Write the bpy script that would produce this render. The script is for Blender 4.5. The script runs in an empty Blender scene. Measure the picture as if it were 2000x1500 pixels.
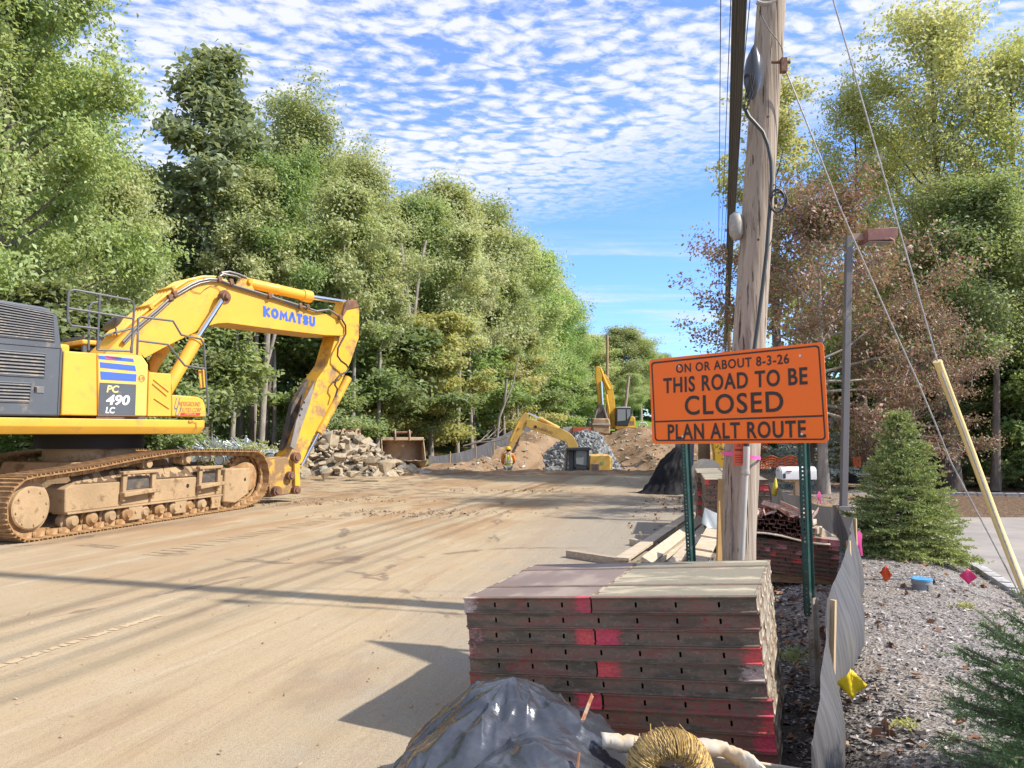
import bpy, bmesh, math, random
import numpy as np
from mathutils import Vector, Matrix

random.seed(7)
R = math.radians
SC = bpy.context.scene
COL = SC.collection
# ------------------------------------------------------------------ camera
CAM_H = 1.62
FPX = 1480.0
PITCH = math.atan(95.0 / FPX)
cam_d = bpy.data.cameras.new("camera")
cam_d.sensor_width = 36.0
cam_d.lens = FPX / 2000.0 * 36.0
cam_d.clip_start = 0.05
cam_d.clip_end = 3000
cam = bpy.data.objects.new("camera", cam_d)
cam.location = (0, 0, CAM_H)
cam.rotation_euler = (math.pi / 2 + PITCH, 0, 0)
COL.objects.link(cam)
SC.camera = cam
# ------------------------------------------------------------------ exposure
SC.view_settings.view_transform = 'Standard'
SC.view_settings.look = 'None'
SC.view_settings.exposure = 1.74
SC.view_settings.gamma = 1.0
SC.view_settings.use_curve_mapping = False
SC.cycles.max_bounces = 8
SC.cycles.diffuse_bounces = 6
SC.cycles.transparent_max_bounces = 8
SC.cycles.use_denoising = True
# ------------------------------------------------------------------ sun
SUN_EL = R(44)
SUN_AZ = math.atan2(0.97, -0.235)      # clockwise from +Y
to_sun = Vector((math.sin(SUN_AZ) * math.cos(SUN_EL), math.cos(SUN_AZ) * math.cos(SUN_EL), math.sin(SUN_EL)))
sun_d = bpy.data.lights.new("sun", 'SUN')
sun_d.energy = 2.1
sun_d.angle = R(1.1)
sun_d.color = (1.0, 0.93, 0.82)
sun = bpy.data.objects.new("sun", sun_d)
sun.rotation_euler = (-to_sun).to_track_quat('-Z', 'Y').to_euler()
sun.location = (20, -10, 40)
COL.objects.link(sun)
# ------------------------------------------------------------------ world: clear sky with a sheet of small puffy clouds
W = bpy.data.worlds.new("World")
SC.world = W
W.use_nodes = True
wn = W.node_tree
wn.nodes.clear()


class NT:
    """small helper to write node trees"""
    def __init__(s, tree):
        s.t = tree
    def n(s, typ, props=None, **ins):
        nd = s.t.nodes.new(typ)
        for k, v in (props or {}).items():
            setattr(nd, k, v)
        for k, v in ins.items():
            key = k.replace('__', ' ')
            if key.startswith('i_') and key[2:].isdigit():
                sock = nd.inputs[int(key[2:])]
            else:
                sock = nd.inputs[key]
            s.put(sock, v)
        return nd
    def put(s, sock, v):
        if isinstance(v, bpy.types.NodeSocket):
            s.t.links.new(v, sock)
        elif isinstance(v, bpy.types.Node):
            s.t.links.new(v.outputs[0], sock)
        else:
            if isinstance(v, (tuple, list)) and len(v) == 3 and sock.type == 'RGBA':
                v = (*v, 1.0)
            sock.default_value = v
    def math(s, op, a, b=0.0, c=None, clamp=False):
        nd = s.t.nodes.new('ShaderNodeMath')
        nd.operation = op
        nd.use_clamp = clamp
        s.put(nd.inputs[0], a)
        s.put(nd.inputs[1], b)
        if c is not None:
            s.put(nd.inputs[2], c)
        return nd.outputs[0]
    def ramp(s, fac, lo, hi, a=0.0, b=1.0, smooth=True):
        nd = s.t.nodes.new('ShaderNodeMapRange')
        nd.interpolation_type = 'SMOOTHSTEP' if smooth else 'LINEAR'
        nd.clamp = True
        s.put(nd.inputs['Value'], fac)
        s.put(nd.inputs['From Min'], lo)
        s.put(nd.inputs['From Max'], hi)
        s.put(nd.inputs['To Min'], a)
        s.put(nd.inputs['To Max'], b)
        return nd.outputs['Result']
    def mix(s, fac, a, b, blend='MIX'):
        nd = s.t.nodes.new('ShaderNodeMix')
        nd.data_type = 'RGBA'
        nd.blend_type = blend
        s.put(nd.inputs[0], fac)
        s.put(nd.inputs[6], a)
        s.put(nd.inputs[7], b)
        return nd.outputs[2]
    def noise(s, vec, scale, detail=4, rough=0.55, dist=0.0, out=0):
        nd = s.t.nodes.new('ShaderNodeTexNoise')
        if vec is not None:
            s.put(nd.inputs['Vector'], vec)
        s.put(nd.inputs['Scale'], scale)
        s.put(nd.inputs['Detail'], detail)
        s.put(nd.inputs['Roughness'], rough)
        s.put(nd.inputs['Distortion'], dist)
        return nd.outputs[out]
    def mapping(s, vec, loc=(0, 0, 0), rot=(0, 0, 0), scale=(1, 1, 1)):
        nd = s.t.nodes.new('ShaderNodeMapping')
        s.put(nd.inputs['Vector'], vec)
        nd.inputs['Location'].default_value = loc
        nd.inputs['Rotation'].default_value = rot
        nd.inputs['Scale'].default_value = scale
        return nd.outputs[0]


q = NT(wn)
sky = q.n('ShaderNodeTexSky', {'sky_type': 'NISHITA', 'sun_disc': False})
sky.sun_elevation = SUN_EL
sky.sun_rotation = SUN_AZ
sky.air_density = 1.0
sky.dust_density = 0.6
sky.ozone_density = 2.2
tc = q.n('ShaderNodeTexCoord')
sep = q.n('ShaderNodeSeparateXYZ', Vector=tc.outputs['Generated'])
zz = q.math('MAXIMUM', sep.outputs[2], 0.03)
cu = q.math('DIVIDE', sep.outputs[0], zz)
cv = q.math('DIVIDE', sep.outputs[1], zz)
cuv = q.n('ShaderNodeCombineXYZ', X=cu, Y=cv, Z=0.0).outputs[0]
# puffs: rounded cells roughened by noise, in slightly stretched rows across the sheet
rotd = q.mapping(cuv, rot=(0, 0, R(-35)), scale=(1.0, 1.3, 1))
wob = q.n('ShaderNodeTexNoise', Vector=rotd, Scale=5.0, Detail=3.0).outputs['Color']
wobv = q.n('ShaderNodeVectorMath', {'operation': 'SCALE'}, i_0=q.n('ShaderNodeVectorMath', {'operation': 'SUBTRACT'}, i_0=wob, i_1=(.5, .5, .5)).outputs[0], Scale=0.12).outputs[0]
pv = q.n('ShaderNodeVectorMath', {'operation': 'ADD'}, i_0=rotd, i_1=wobv).outputs[0]
vor = q.n('ShaderNodeTexVoronoi', {'feature': 'SMOOTH_F1'}, Vector=pv, Scale=15.0, Smoothness=.6, Randomness=.9)
p1 = q.math('SUBTRACT', 0.86, vor.outputs['Distance'])
p2 = q.noise(q.mapping(cuv, rot=(0, 0, R(-38)), scale=(1.3, 2.0, 1)), 1.0, 2.0, 0.5)
p3 = q.noise(q.mapping(pv, scale=(20, 22, 1)), 1.0, 6.0, 0.66)
puff = q.math('ADD', q.math('MULTIPLY', p1, 0.75), q.math('MULTIPLY', q.math('SUBTRACT', p2, 0.5), 0.55))
puff = q.math('ADD', puff, q.math('MULTIPLY', q.math('SUBTRACT', p3, 0.5), 1.05))
edge = q.math('ADD', cv, q.math('MULTIPLY', cu, 1.1))
edge = q.math('ADD', edge, q.math('MULTIPLY', q.math('SUBTRACT', p2, 0.5), 1.1))
edge = q.math('ADD', edge, q.math('MULTIPLY', q.math('SUBTRACT', p1, 0.5), 0.7))
sheet = q.ramp(edge, 4.0, 2.8)
puffm = q.math('MULTIPLY', q.ramp(puff, -0.06, 0.47), sheet)
veil = q.math('MULTIPLY', sheet, 0.10)
# thin streaks low over the horizon
wv = q.mapping(cuv, rot=(0, 0, R(14)), scale=(0.55, 1.5, 1))
w1 = q.noise(wv, 1.0, 5.0, 0.62, 0.6)
lowm = q.math('MULTIPLY', q.ramp(cv, 3.2, 4.6), q.ramp(w1, 0.45, 0.75))
lowm = q.math('MULTIPLY', lowm, 0.75)
cl = q.math('MAXIMUM', q.math('MAXIMUM', puffm, veil), lowm)
cl = q.math('MULTIPLY', cl, 0.93)
shade = q.ramp(puff, 0.12, 0.50, 0.45, 1.0)
skyc = q.mix(1.0, sky.outputs[0], (0.325, 0.435, 0.65), 'MULTIPLY')
bg1 = q.n('ShaderNodeBackground', Color=skyc, Strength=0.15)
ccol = q.mix(shade, (0.215, 0.24, 0.285), (0.30, 0.306, 0.316))
bg2 = q.n('ShaderNodeBackground', Color=ccol, Strength=1.0)
mixw = q.n('ShaderNodeMixShader', i_0=cl, i_1=bg1, i_2=bg2)
q.n('ShaderNodeOutputWorld', Surface=mixw)

# ------------------------------------------------------------------ pixel rays (photo pixels, 2000 x 1500) used to measure where things stand
CP, SP_ = math.cos(PITCH), math.sin(PITCH)


def ray(px, py):
    a = (px - 1000.0) / FPX
    b = (750.0 - py) / FPX
    return Vector((a, CP - b * SP_, SP_ + b * CP))


def at_y(px, py, Y):
    d = ray(px, py)
    t = Y / d.y
    return Vector((d.x * t, Y, CAM_H + d.z * t))


def at_z(px, py, z=0.0):
    d = ray(px, py)
    t = (z - CAM_H) / d.z
    return Vector((d.x * t, d.y * t, z))


def on_plane(px, py, p, n):
    d = ray(px, py)
    o = Vector((0, 0, CAM_H))
    t = (Vector(p) - o).dot(n) / d.dot(n)
    return o + d * t


# ------------------------------------------------------------------ object helpers
def tag(o, label=None, cat=None, group=None, kind=None):
    if label: o['label'] = label
    if cat: o['category'] = cat
    if group: o['group'] = group
    if kind: o['kind'] = kind
    return o


def thing(name, label, cat, loc=(0, 0, 0), rotz=0.0, group=None, rot=None):
    o = bpy.data.objects.new(name, None)
    o.empty_display_size = 0.2
    COL.objects.link(o)
    o.location = loc
    o.rotation_euler = rot if rot else (0, 0, rotz)
    return tag(o, label, cat, group)


def link(name, me, mat=None, parent=None, loc=None, rot=None, scale=None):
    o = bpy.data.objects.new(name, me)
    COL.objects.link(o)
    if mat is not None and not me.materials:
        me.materials.append(mat)
    if parent: o.parent = parent
    if loc is not None: o.location = loc
    if rot is not None: o.rotation_euler = rot
    if scale is not None: o.scale = scale if hasattr(scale, '__len__') else (scale,) * 3
    return o


def copy_tree(o, parent=None):
    c = o.copy()
    COL.objects.link(c)
    c.parent = parent
    if parent is not None:
        c.matrix_parent_inverse = o.matrix_parent_inverse
    for ch in [k for k in o.children]:
        copy_tree(ch, c)
    return c


def fast_mesh(name, V, F, smooth=False):
    """numpy arrays -> mesh; F is (n,3) or (n,4)"""
    me = bpy.data.meshes.new(name)
    V = np.asarray(V, dtype=np.float32)
    F = np.asarray(F, dtype=np.int32)
    k = F.shape[1]
    me.vertices.add(len(V))
    me.vertices.foreach_set('co', V.ravel())
    me.loops.add(F.size)
    me.loops.foreach_set('vertex_index', F.ravel())
    me.polygons.add(len(F))
    me.polygons.foreach_set('loop_start', np.arange(0, F.size, k, dtype=np.int32))
    me.polygons.foreach_set('loop_total', np.full(len(F), k, dtype=np.int32))
    if smooth:
        me.polygons.foreach_set('use_smooth', np.ones(len(F), dtype=bool))
    me.update(calc_edges=True)
    me.validate()
    return me


class MB:
    """collects shapes into one mesh"""
    def __init__(s):
        s.v = []
        s.f = []
        s.c = None
    def add(s, vs, fs):
        k = len(s.v)
        s.v += [Vector(p) for p in vs]
        s.f += [tuple(i + k for i in f) for f in fs]
        return s
    def box(s, c, size, rot=None, taper=1.0):
        hx, hy, hz = size[0] / 2, size[1] / 2, size[2] / 2
        vs = []
        for z, t in ((-hz, 1.0), (hz, taper)):
            for x, y in ((-hx, -hy), (hx, -hy), (hx, hy), (-hx, hy)):
                vs.append(Vector((x * t, y * t, z)))
        if rot is not None:
            M = rot if isinstance(rot, Matrix) else Matrix.Rotation(rot, 3, 'Z')
            vs = [M @ p for p in vs]
        vs = [p + Vector(c) for p in vs]
        return s.add(vs, [(0, 3, 2, 1), (4, 5, 6, 7), (0, 1, 5, 4), (1, 2, 6, 5), (2, 3, 7, 6), (3, 0, 4, 7)])
    def prism(s, pts, off):
        """closed polygon of 3D points pushed along vector off"""
        n = len(pts)
        pts = [Vector(p) for p in pts]
        off = Vector(off)
        vs = pts + [p + off for p in pts]
        fs = [tuple(range(n - 1, -1, -1)), tuple(range(n, 2 * n))]
        fs += [(i, (i + 1) % n, n + (i + 1) % n, n + i) for i in range(n)]
        return s.add(vs, fs)
    def ring(s, p, u, w, r, n, r2=None):
        r2 = r if r2 is None else r2
        return [p + u * (r * math.cos(2 * math.pi * k / n)) + w * (r2 * math.sin(2 * math.pi * k / n)) for k in range(n)]
    def tube(s, pts, r, n=8, cap=True, closed=False):
        pts = [Vector(p) for p in pts]
        m = len(pts)
        rs = r if hasattr(r, '__len__') else [r] * m
        k0 = len(s.v)
        prev = None
        for i, p in enumerate(pts):
            if closed:
                d = pts[(i + 1) % m] - pts[i - 1]
            else:
                d = pts[min(i + 1, m - 1)] - pts[max(i - 1, 0)]
            if d.length < 1e-9: d = Vector((0, 0, 1))
            d.normalize()
            if prev is None:
                a = Vector((0, 0, 1)) if abs(d.z) < 0.9 else Vector((1, 0, 0))
                u = d.cross(a).normalized()
            else:
                u = (prev - d * prev.dot(d))
                u = u.normalized() if u.length > 1e-6 else d.orthogonal().normalized()
            prev = u
            w = d.cross(u)
            s.v += s.ring(p, u, w, rs[i], n)
        for i in range(m if closed else m - 1):
            a = k0 + i * n
            b = k0 + ((i + 1) % m) * n
            for k in range(n):
                s.f.append((a + k, a + (k + 1) % n, b + (k + 1) % n, b + k))
        if cap and not closed:
            s.f.append(tuple(k0 + k for k in range(n - 1, -1, -1)))
            s.f.append(tuple(k0 + (m - 1) * n + k for k in range(n)))
        return s
    def cyl(s, a, b, r, n=16, r1=None):
        return s.tube([a, b], [r, r if r1 is None else r1], n)
    def lathe(s, prof, origin, axis, n=20):
        """prof: list of (dist along axis, radius)"""
        ax = Vector(axis).normalized()
        u = ax.orthogonal().normalized()
        w = ax.cross(u)
        k0 = len(s.v)
        o = Vector(origin)
        for d, r in prof:
            s.v += s.ring(o + ax * d, u, w, max(r, 1e-4), n)
        for i in range(len(prof) - 1):
            for k in range(n):
                s.f.append((k0 + i * n + k, k0 + i * n + (k + 1) % n, k0 + (i + 1) * n + (k + 1) % n, k0 + (i + 1) * n + k))
        s.f.append(tuple(k0 + k for k in range(n - 1, -1, -1)))
        s.f.append(tuple(k0 + (len(prof) - 1) * n + k for k in range(n)))
        return s
    def sheet(s, grid):
        """grid[i][j] of points"""
        k0 = len(s.v)
        m, n = len(grid), len(grid[0])
        for row in grid: s.v += [Vector(p) for p in row]
        for i in range(m - 1):
            for j in range(n - 1):
                a = k0 + i * n + j
                s.f.append((a, a + 1, a + n + 1, a + n))
        return s
    def mesh(s, name, smooth=None):
        me = bpy.data.meshes.new(name)
        me.from_pydata([tuple(p) for p in s.v], [], s.f)
        bm = bmesh.new()
        bm.from_mesh(me)
        bmesh.ops.recalc_face_normals(bm, faces=bm.faces)
        bm.to_mesh(me)
        bm.free()
        if smooth is not None:
            for p in me.polygons: p.use_smooth = True
            me.set_sharp_from_angle(angle=R(smooth))
        me.update()
        return me
    def build(s, name, mat, parent=None, bevel=0.0, smooth=35, seg=2, loc=None, rot=None):
        me = s.mesh(name, smooth)
        o = link(name, me, mat, parent, loc, rot)
        if bevel > 0:
            b = o.modifiers.new('bevel', 'BEVEL')
            b.width = bevel
            b.segments = seg
            b.limit_method = 'ANGLE'
            b.angle_limit = R(30)
            b.harden_normals = False
        return o


def text_pts(body, bold=0.0, shear=0.0, spacing=1.0):
    cu = bpy.data.curves.new('lettering', 'FONT')
    cu.body = body
    cu.size = 1.0
    cu.offset = bold
    cu.shear = shear
    cu.space_character = spacing
    cu.resolution_u = 4
    o = bpy.data.objects.new('lettering', cu)
    COL.objects.link(o)
    dg = bpy.context.evaluated_depsgraph_get()
    me = bpy.data.meshes.new_from_object(o.evaluated_get(dg))
    vs = [v.co.copy() for v in me.vertices]
    fs = [tuple(p.vertices) for p in me.polygons]
    bpy.data.objects.remove(o)
    bpy.data.curves.remove(cu)
    bpy.data.meshes.remove(me)
    return vs, fs


def lettering(body, bl, br, tl, mat, parent, bold=0.012, shear=0.0, name='lettering', inv=None, spacing=1.0, lift=0.0):
    """flat letters filling the parallelogram bl-br-tl (world points, or local when inv is None)"""
    vs, fs = text_pts(body, bold, shear, spacing)
    x0 = min(v.x for v in vs); x1 = max(v.x for v in vs)
    y0 = min(v.y for v in vs); y1 = max(v.y for v in vs)
    bl, br, tl = Vector(bl), Vector(br), Vector(tl)
    ex, ey = br - bl, tl - bl
    nrm = ex.cross(ey).normalized() * lift
    pts = [bl + ex * ((v.x - x0) / (x1 - x0)) + ey * ((v.y - y0) / (y1 - y0)) + nrm for v in vs]
    if inv is not None: pts = [inv @ p for p in pts]
    me = bpy.data.meshes.new(name)
    me.from_pydata([tuple(p) for p in pts], [], fs)
    me.update()
    return link(name, me, mat, parent)


# ------------------------------------------------------------------ materials
MATS = {}


def pmat(name, col, rough=0.6, metal=0.0, var=0.0, vscale=3.0, bump=0.0, bscale=40.0, dirt=None, dirt_amt=0.0, dscale=2.5,
         spec=0.5, coat=0.0, streak=None, detail=6):
    """painted/plain surface: base colour, slow colour variation, dirt patches, fine bump"""
    if name in MATS: return MATS[name]
    m = bpy.data.materials.new(name)
    m.use_nodes = True
    t = m.node_tree
    t.nodes.clear()
    n = NT(t)
    out = n.n('ShaderNodeOutputMaterial')
    b = n.n('ShaderNodeBsdfPrincipled')
    t.links.new(b.outputs[0], out.inputs[0])
    vec = n.n('ShaderNodeTexCoord').outputs['Object']
    if streak: vec = n.mapping(vec, scale=streak)
    c = n.mix(0.0, col, col)
    if var > 0:
        nz = n.noise(vec, vscale, detail, 0.6)
        lo = tuple(max(0, x * (1 - var)) for x in col)
        hi = tuple(min(1, x * (1 + var)) for x in col)
        c = n.mix(n.ramp(nz, 0.3, 0.7), lo, hi)
    rr = rough
    if dirt is not None:
        nz = n.noise(vec, dscale, 8, 0.68, 0.2)
        mk = n.ramp(nz, 0.62 - 0.4 * dirt_amt, 0.78 - 0.4 * dirt_amt)
        c = n.mix(mk, c, dirt)
        rr = n.math('ADD', n.math('MULTIPLY', mk, 0.9 - rough), rough)
    n.put(b.inputs['Base Color'], c)
    n.put(b.inputs['Roughness'], rr)
    b.inputs['Metallic'].default_value = metal
    b.inputs['Specular IOR Level'].default_value = spec
    b.inputs['Coat Weight'].default_value = coat
    if bump > 0:
        bn = n.n('ShaderNodeBump', Strength=bump, Distance=0.02, Height=n.noise(vec, bscale, 5, 0.6))
        t.links.new(bn.outputs[0], b.inputs['Normal'])
    MATS[name] = m
    return m


def leaf_mat(name, col, col2, trans=0.45, dead=None, dead_amt=0.0, rough=0.5):
    m = bpy.data.materials.new(name)
    m.use_nodes = True
    t = m.node_tree
    t.nodes.clear()
    n = NT(t)
    out = n.n('ShaderNodeOutputMaterial')
    geo = n.n('ShaderNodeNewGeometry')
    oi = n.n('ShaderNodeObjectInfo')
    rnd = geo.outputs['Random Per Island']
    pos = n.n('ShaderNodeTexCoord').outputs['Object']
    big = n.noise(pos, 0.55, 2, 0.5)
    f = n.math('ADD', n.math('MULTIPLY', rnd, 0.55), n.math('MULTIPLY', n.ramp(big, 0.35, 0.65), 0.45))
    c = n.mix(f, col, col2)
    if dead is not None:
        c = n.mix(n.ramp(n.math('ADD', n.math('FRACT', n.math('MULTIPLY', rnd, 17.31)), n.math('MULTIPLY', n.math('SUBTRACT', big, .5), .8)), 1 - dead_amt, 1.02 - dead_amt), c, dead)
    hsv = n.n('ShaderNodeHueSaturation', Hue=n.math('ADD', 0.485, n.math('MULTIPLY', oi.outputs['Random'], 0.028)),
              Saturation=n.math('ADD', 0.76, n.math('MULTIPLY', oi.outputs['Random'], 0.2)),
              Value=n.math('ADD', 0.85, n.math('MULTIPLY', n.math('FRACT', n.math('MULTIPLY', oi.outputs['Random'], 7.7)), 0.35)), Color=c)
    b = n.n('ShaderNodeBsdfPrincipled', Base__Color=hsv.outputs[0], Roughness=rough)
    b.inputs['Specular IOR Level'].default_value = 0.35
    tr = n.n('ShaderNodeBsdfTranslucent', Color=n.mix(1.0, hsv.outputs[0], (1.22, 1.15, 0.72), 'MULTIPLY'))
    mx = n.n('ShaderNodeMixShader', i_0=trans, i_1=b.outputs[0], i_2=tr.outputs[0])
    t.links.new(mx.outputs[0], out.inputs[0])
    MATS[name] = m
    return m
# ================================================================== SETTING
RD = Vector((0.272, 0.962, 0)).normalized()      # the way the road runs
RN = Vector((RD.y, -RD.x, 0))                     # to its right


from mathutils import noise as NZ


def sst(x, a, b):
    t = min(1.0, max(0.0, (x - a) / (b - a)))
    return t * t * (3 - 2 * t)


def hsh(x, y):
    return (math.sin(x * 1.7 + 2.1 * math.sin(y * 1.3)) + math.sin(y * 2.3 + 1.7 * math.sin(x * 0.9)) + math.sin(x * 4.1 + y * 3.3) * .5) / 2.5


def road_right(y):
    return 1.30 + 0.205 * (y - 4.0)


def lot_left(y):
    return 4.95 + 0.33 * (y - 7.4) if y < 11 else 6.14 + 0.33 * 3.6 * 0 + 0.32 * (y - 11) + 0.02 * (y - 11) ** 2


def terrain(x, y):
    p = x * RD.x + y * RD.y
    qq = (x * RN.x + y * RN.y)
    z = 0.0
    # forest bank to the left
    fl = -qq - 15.0 + 0.0
    z += 1.1 * sst(fl, 1.5, 8.0) * sst(y, -10, 10)
    if y < 7:
        z -= 0.09 * math.exp(-((x - 0.15) ** 2 + (y - 4.4) ** 2) / 0.42)
    # planted bed on the right of the road
    br = x - road_right(y)
    z += 0.17 * sst(br, 0.1, 0.9) * (1 - sst(x - lot_left(y), -0.9, -0.1)) * sst(40 - y, 0, 12)
    z += 0.14 * sst(y, 12, 17) * sst(br, 0.5, 2.0) * (1 - sst(y, 26, 34))
    # dug-out pit beyond the crest of the road
    xx = x - 0.27 * (y - 31)
    pit = sst(y, 30.8, 35.0) * (1 - sst(y, 41, 52)) * sst(xx, -3.6, -0.6)
    z -= 2.3 * pit
    # heaped ground and hill beyond
    z += 1.05 * sst(y, 46, 60) * (1 if True else 0)
    z += 0.55 * sst(y, 62, 85) + 2.6 * sst(y, 80, 130)
    z += 1.3 * sst(y, 40, 47) * (1 - sst(y, 50, 60)) * math.exp(-((x - 2.2) / 3.0) ** 2)   # dirt heap behind the pit
    z += 1.3 * sst(y, 32, 41) * (1 - sst(y, 52, 60)) * sst(x, 5.2, 8.6) * (1 - sst(x, 12, 18))  # bank right of the pit
    if y > 30.0:
        a = sst(y, 30.0, 35) * sst(fl, 3.0, -2.0)
        z += 0.42 * a * NZ.fractal((x * .45, y * .45, 3.0), 0.9, 2.1, 6) + 0.10 * a * hsh(x * 1.1, y * 0.8)
    return z


def grid_sheet(name, xs, ys, fz, mask, mat, smooth=True):
    """sheet over a grid of (x, y) with a mask deciding which cells are laid"""
    nx, ny = len(xs), len(ys)
    V = np.zeros((ny, nx, 3), dtype=np.float32)
    for j, y in enumerate(ys):
        for i, x in enumerate(xs):
            V[j, i] = (x, y, fz(x, y))
    F = []
    for j in range(ny - 1):
        yc = (ys[j] + ys[j + 1]) / 2
        for i in range(nx - 1):
            if mask is None or mask((xs[i] + xs[i + 1]) / 2, yc):
                a = j * nx + i
                F.append((a, a + 1, a + nx + 1, a + nx))
    me = fast_mesh(name, V.reshape(-1, 3), F, smooth)
    return link(name, me, mat)


def strip_sheet(name, left, right, ys, nx, fz, mat):
    """sheet between two edge curves x=left(y), x=right(y)"""
    V = []
    for y in ys:
        a, b = left(y), right(y)
        for i in range(nx):
            x = a + (b - a) * i / (nx - 1)
            V.append((x, y, fz(x, y)))
    F = []
    for j in range(len(ys) - 1):
        for i in range(nx - 1):
            a = j * nx + i
            F.append((a, a + 1, a + nx + 1, a + nx))
    return link(name, fast_mesh(name, V, F, True), mat)


def frange(a, b, s):
    n = max(1, int(round((b - a) / s)))
    return [a + (b - a) * i / n for i in range(n + 1)]


def ground_mat(name):
    m = bpy.data.materials.new(name)
    m.use_nodes = True
    t = m.node_tree
    t.nodes.clear()
    n = NT(t)
    out = n.n('ShaderNodeOutputMaterial')
    b = n.n('ShaderNodeBsdfPrincipled', Roughness=0.95)
    b.inputs['Specular IOR Level'].default_value = 0.15
    t.links.new(b.outputs[0], out.inputs[0])
    pos = n.n('ShaderNodeNewGeometry').outputs['Position']
    return m, t, n, b, pos


# bare earth, forest floor and hill grass
M_EARTH, t_, n, b, pos = ground_mat('bare_earth')
n1 = n.noise(pos, 0.35, 6, 0.6)
n2 = n.noise(pos, 2.2, 8, 0.65)
n3 = n.noise(pos, 14, 5, 0.7)
c = n.mix(n.ramp(n1, 0.35, 0.65), (0.20, 0.125, 0.07), (0.33, 0.215, 0.125))
c = n.mix(n.ramp(n2, 0.45, 0.7), c, (0.30, 0.24, 0.17))
c = n.mix(n.ramp(n3, 0.5, 0.75, 0, 0.5), c, (0.14, 0.085, 0.05))
sp = n.n('ShaderNodeSeparateXYZ', Vector=pos)
# leaf litter under the woods
qd = n.math('SUBTRACT', n.math('MULTIPLY', sp.outputs[0], -RN.x), n.math('MULTIPLY', sp.outputs[1], RN.y))
wood_l = n.ramp(n.math('ADD', qd, n.math('MULTIPLY', n1, 2.0)), 15.5, 18.0)
litter = n.mix(n.ramp(n3, 0.4, 0.65), (0.045, 0.035, 0.02), (0.16, 0.10, 0.05))
litter = n.mix(n.ramp(n.noise(pos, 1.1, 4), 0.52, 0.62), litter, (0.07, 0.12, 0.02))
c = n.mix(wood_l, c, litter)
rl = n.math('SUBTRACT', sp.outputs[0], n.math('MULTIPLY', sp.outputs[1], 0.33))
wood_r = n.math('MULTIPLY', n.ramp(rl, 2.5, 4.0), n.ramp(sp.outputs[1], 10, 12))
lit2 = n.mix(n.ramp(n3, 0.4, 0.62), (0.10, 0.07, 0.05), (0.25, 0.165, 0.105))
c = n.mix(wood_r, c, lit2)
grass = n.mix(n.ramp(n2, 0.35, 0.65), (0.13, 0.22, 0.035), (0.20, 0.30, 0.06))
c = n.mix(n.ramp(sp.outputs[1], 74, 80), c, grass)
n.put(b.inputs['Base Color'], c)
hh = n.math('ADD', n.math('MULTIPLY', n2, 1.0), n.math('MULTIPLY', n3, 0.4))
bn = n.n('ShaderNodeBump', Strength=0.9, Distance=0.12, Height=hh)
t_.links.new(bn.outputs[0], b.inputs['Normal'])

xs = [-400, -250, -150, -100, -70, -50] + frange(-40, -14, 1.3) + frange(-13.4, 16, 0.28) + frange(17, 40, 1.4) + [50, 70, 100, 150, 250, 400]
ys = [-200, -60, -20] + frange(-8, 28, 1.0) + frange(28.3, 62, 0.26) + frange(66, 140, 3) + [170, 250, 400, 700]


def gz(x, y):
    z = terrain(x, y)
    return z - 0.06 * (1 - sst(y, 30.6, 31.6)) - (0.0 if y < 31 else 0.0)


ground = grid_sheet('ground', xs, ys, gz, None, M_EARTH)
tag(ground, kind='structure')

# ---- the road: dusty, tracked-over asphalt
M_ROAD, t_, n, b, pos = ground_mat('dusty_asphalt')
sp = n.n('ShaderNodeSeparateXYZ', Vector=pos)
along = n.mapping(pos, rot=(0, 0, R(15.8)), scale=(1, 1, 1))
tracks = n.noise(n.mapping(along, scale=(1.6, 0.10, 1)), 1.0, 5, 0.6)
tracks2 = n.noise(n.mapping(along, scale=(7.0, 0.35, 1)), 1.0, 4, 0.6)
big = n.noise(pos, 0.28, 5, 0.6)
med = n.noise(pos, 1.7, 7, 0.65)
fine = n.noise(pos, 60, 4, 0.7)
grit = n.noise(pos, 190, 2, 0.6)
dust = n.mix(n.ramp(tracks, 0.35, 0.66), (0.37, 0.283, 0.172), (0.47, 0.366, 0.23))
dust = n.mix(n.ramp(med, 0.42, 0.72, 0, 0.6), dust, (0.46, 0.375, 0.255))
dust = n.mix(n.ramp(tracks2, 0.5, 0.72, 0, 0.45), dust, (0.33, 0.23, 0.135))
orange = n.mix(n.ramp(fine, 0.4, 0.65), (0.31, 0.19, 0.095), (0.39, 0.25, 0.13))
om = n.math('MULTIPLY', n.ramp(n.math('ADD', n.math('MULTIPLY', tracks, .5), n.math('MULTIPLY', big, .55)), 0.49, 0.60), n.ramp(sp.outputs[1], 6, 16, 0.25, 0.95))
dust = n.mix(om, dust, orange)
spk = n.noise(pos, 34, 3, 0.75)
asph = n.mix(n.ramp(grit, 0.34, 0.68), (0.175, 0.16, 0.138), (0.43, 0.385, 0.315))
asph = n.mix(n.ramp(spk, 0.56, 0.70, 0, .6), asph, (0.13, 0.12, 0.105))
asph = n.mix(n.ramp(fine, 0.58, 0.70, 0, .6), asph, (0.50, 0.45, 0.38))
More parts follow.
